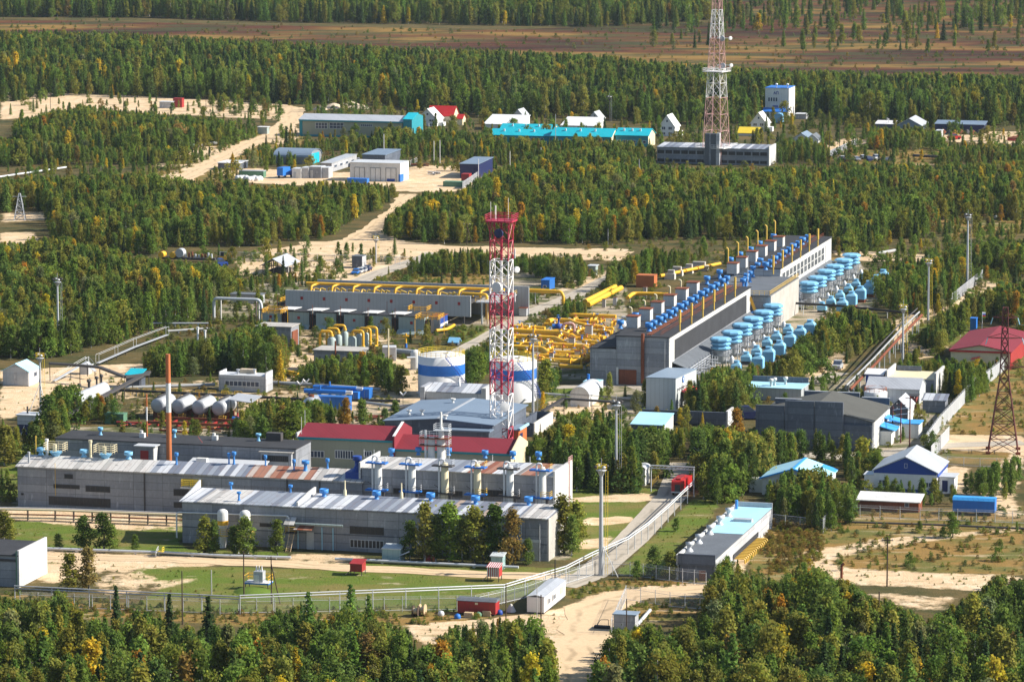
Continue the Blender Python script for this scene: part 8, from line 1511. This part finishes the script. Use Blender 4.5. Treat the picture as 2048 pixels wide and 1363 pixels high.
scrub([[(220,760),(800,770),(800,870),(560,905),(240,885)]],420,(.3,1.5),SC1); scrub([[(60,890),(0,1010),(30,1000),(120,900)]],40,(.4,1.2),SC1); scrub([LAWN[1],LAWN[0],LAWN[4]],70,(.15,.35),[('green',3),('olive',2)])
scrub([[(1000,580),(1240,600),(1180,760),(1000,740)]],260,(.2,.6),SC1); scrub([[(560,650),(840,670),(840,760),(560,770)]],300,(.4,1.5),SC1); scrub([[(1420,720),(1640,600),(1780,640),(1660,760),(1430,850)]],300,(.4,1.6),SC1); scrub([[(1560,770),(1900,790),(1900,930),(1700,950),(1580,930)]],260,(.3,1.3),SC1); scrub([[(1060,780),(1440,830),(1300,900),(1090,860)]],160,(.3,1.2),SC1)
scrub([[(1150,520),(1690,520),(1720,620),(1160,620)],[(1690,470),(2048,430),(2048,760),(1800,760)],[(0,300),(420,290),(420,370),(0,370)],[(420,200),(1000,250),(1000,340),(420,320)],[(960,240),(1660,260),(1660,340),(960,340)],[(1640,240),(2048,240),(2048,340),(1640,340)],[(380,500),(860,520),(860,590),(440,600)]],260,(.5,2.2),SC1)
scrub([[(0,35),(1000,62),(2048,20),(2048,150),(1400,138),(0,75)]],900,(.5,2.0),[('rusty',3),('grey',3),('dark',3)])
scrub([[(280,690),(420,610),(570,560),(570,650),(330,720)],[(1150,470),(1660,480),(1660,525),(1150,525)],[(1430,600),(1700,520),(1720,620),(1500,780)],[(840,640),(1010,640),(1010,720),(840,760)]],300,(.4,1.7),SC1)
scrub([[(80,1100),(520,1125),(440,1200),(180,1200)],[(1640,1115),(2048,1140),(2048,1190),(1640,1160)],[(820,1235),(1110,1210),(1110,1265),(830,1285)],[(1130,1190),(1430,1160),(1430,1200),(1240,1225)],[(0,740),(290,735),(290,790),(0,840)],[(470,500),(860,490),(760,560),(480,560)]],70,(.12,.5),SC1)
o=Vector(G(2006,903)); mb=None
for k,(z,l) in enumerate(((zw+2.4-1.5,5.0),(hz-6.5-1.4,4.0),(hz-2.2-1.4,3.0))):
    A_=o+Vector((l,0,z)); B2=A_+Vector((60,-25,3)); pts=[A_.lerp(B2,q/8)-Vector((0,0,4*4*(q/8)*(1-q/8)*.6)) for q in range(9)]; tag(MB().tube(pts,.025,4).build('power_line','steel_matt'),'thin power line leaving the dark red pylon, %s of three'%('lowest','middle','highest')[k],'wire')
scrub([[(1010,600),(1200,560),(1240,580),(1060,660)],[(900,690),(1010,645),(1060,720),(960,740)]],220,(.5,2.0),SC1)
# ------------------------------------------------------------------ haze
m = bpy.data.materials.new('haze'); m.use_nodes = True; hn = m.node_tree; hn.nodes.clear()
ho = hn.nodes.new('ShaderNodeOutputMaterial'); hv = hn.nodes.new('ShaderNodeVolumePrincipled')
hv.inputs['Color'].default_value = (.72,.86,1.0,1); hv.inputs['Density'].default_value = .000022; hv.inputs['Anisotropy'].default_value = .2
hn.links.new(hv.outputs[0], ho.inputs['Volume'])
hz_ = MB().box(-10000,10000,-1600,16000,-1.5,H+30).build('haze', m); tag(hz_, 'thin pale air over the whole taiga', 'haze', kind='stuff')
# ------------------------------------------------------------------ plant the trees
def stuff_points(name, label, kind, items):
    me = bpy.data.meshes.new(name); n = len(items)
    me.vertices.add(n); me.vertices.foreach_set('co', np.array([(a[0],a[1],0) for a in items], np.float32).ravel())
    nv = len(KIND[kind][0])
    def at(nm, typ, key, arr):
        x = me.attributes.new(nm, typ, 'POINT'); x.data.foreach_set(key, arr)
    at('tint', 'FLOAT_COLOR', 'color', np.array([c4(tintof(a)) for a in items], np.float32).ravel())
    at('size', 'FLOAT_VECTOR', 'vector', np.array([(a[2]/10*a[6], a[2]/10*a[6], a[2]/10) for a in items], np.float32).ravel())
    at('turn', 'FLOAT_VECTOR', 'vector', np.array([(0,0,R.uniform(0,6.28)) for a in items], np.float32).ravel())
    at('pick', 'INT', 'value', np.array([R.randrange(nv) for a in items], np.int32))
    o = bpy.data.objects.new(name, me); COL.objects.link(o); tag(o, label, kind, kind='stuff')
    g = bpy.data.node_groups.new(name, 'GeometryNodeTree'); N = g.nodes; L = g.links
    g.interface.new_socket('Geometry', in_out='INPUT', socket_type='NodeSocketGeometry'); g.interface.new_socket('Geometry', in_out='OUTPUT', socket_type='NodeSocketGeometry')
    gi = N.new('NodeGroupInput'); gout = N.new('NodeGroupOutput')
    jo = N.new('GeometryNodeJoinGeometry')
    for i in range(nv-1, -1, -1):
        j2 = N.new('GeometryNodeJoinGeometry')
        for q in SRC[kind, i]:
            oi = N.new('GeometryNodeObjectInfo'); oi.inputs['Object'].default_value = q; oi.transform_space = 'ORIGINAL'
            L.new(oi.outputs['Geometry'], j2.inputs[0])
        ti = N.new('GeometryNodeGeometryToInstance'); L.new(j2.outputs[0], ti.inputs[0]); L.new(ti.outputs[0], jo.inputs[0])
    def na(nm, typ):
        x = N.new('GeometryNodeInputNamedAttribute'); x.data_type = typ; x.inputs[0].default_value = nm; return x.outputs[0]
    mp = N.new('GeometryNodeMeshToPoints'); L.new(gi.outputs[0], mp.inputs[0])
    ip = N.new('GeometryNodeInstanceOnPoints'); L.new(mp.outputs[0], ip.inputs['Points']); L.new(jo.outputs[0], ip.inputs['Instance'])
    ip.inputs['Pick Instance'].default_value = True; L.new(na('pick','INT'), ip.inputs['Instance Index'])
    L.new(na('size','FLOAT_VECTOR'), ip.inputs['Scale'])
    er = N.new('FunctionNodeEulerToRotation'); L.new(na('turn','FLOAT_VECTOR'), er.inputs[0]); L.new(er.outputs[0], ip.inputs['Rotation'])
    L.new(ip.outputs[0], gout.inputs[0])
    md = o.modifiers.new('scatter', 'NODES'); md.node_group = g
    return o
def tintof(a):
    c = TINT[a[4]]; r = random.Random(int(a[0]*100)+int(a[1]*37)); f = r.uniform(.78,1.25); return (c[0]*f*r.uniform(.9,1.12), c[1]*f, c[2]*f*r.uniform(.85,1.15))
def blocked(a):
    for fr, x0, x1, y0, y1 in FOOT:
        dx = a[0]-fr.o[0]; dy = a[1]-fr.o[1]; u = dx*fr.A[0]+dy*fr.A[1]; v = dx*fr.B[0]+dy*fr.B[1]
        if x0 < u < x1 and y0 < v < y1: return True
    for pts, wd in ROADS:
        for (ax, ay), (bx, by) in zip(pts, pts[1:]):
            L = (bx-ax)**2+(by-ay)**2; t = max(0, min(1, ((a[0]-ax)*(bx-ax)+(a[1]-ay)*(by-ay))/L)); 
            if (a[0]-ax-t*(bx-ax))**2+(a[1]-ay-t*(by-ay))**2 < (wd/2+.8)**2: return True
    return False
TREES = [a for a in TREES if not blocked(a)]; SCRUB = [a for a in SCRUB if not blocked(a)]
SRC = {}
byk = {}
for a in TREES: byk.setdefault(a[3], []).append(a)
NEAR = {'birch':300,'willow':300,'larch':300,'spruce':300,'shrub':300}
seen_named = 0
for kind, lst in byk.items():
    def size(a):
        px, py = proj((a[0],a[1],a[2]*.85)); bx, by_ = proj((a[0],a[1],0))
        return a[2]*sc(by_) if (-10 < px < 2058 and py < 1355) else -1
    lst.sort(key=lambda a: -size(a)); n = NEAR[kind]; nv = len(KIND[kind][0]); nm = KIND[kind][1]
    near = lst[:n]; rest = lst[n:]
    for i, a in enumerate(near):
        wd = CW[a[4]]; base = nm.replace('_tree','')
        lab = ('%s %s in %s' % (wd, base, a[5])) if a[5][:3] != '!!!' else a[5][3:]
        ro = bpy.data.objects.new(nm, None); COL.objects.link(ro); ro.location = (a[0],a[1],0); ro.rotation_euler = (0,0,R.uniform(0,6.28)); ro.scale = (a[2]/10*a[6], a[2]/10*a[6], a[2]/10)
        ro.empty_display_size = .3
        if a[5][:3] == '!!!': tag(ro, lab, 'tree' if kind != 'shrub' else 'shrub')
        else: tag(ro, lab, 'tree' if kind != 'shrub' else 'shrub', '%s %s in %s' % (wd, base + ('es' if base[-1] == 'h' else 's'), a[5]))
        vi = i % nv
        co_ = bpy.data.objects.new('crown', CROWN[kind, vi]); COL.objects.link(co_); co_.parent = ro; co_['tint'] = tintof(a)
        tr = bpy.data.objects.new('trunk', TRUNK[kind, vi]); COL.objects.link(tr); tr.parent = ro
        SRC.setdefault((kind, vi), (co_, tr))
    if rest:
        stuff_points(KIND[kind][1].replace('_tree','') + '_forest', 'mass of distant %s growing together in the taiga' % (kind + ('es' if kind[-1] == 'h' else 's')), kind, rest)
stuff_points('ground_scrub','low scrub and weeds scattered over the open ground','shrub',SCRUB)
print('trees', {k: len(v) for k, v in byk.items()})
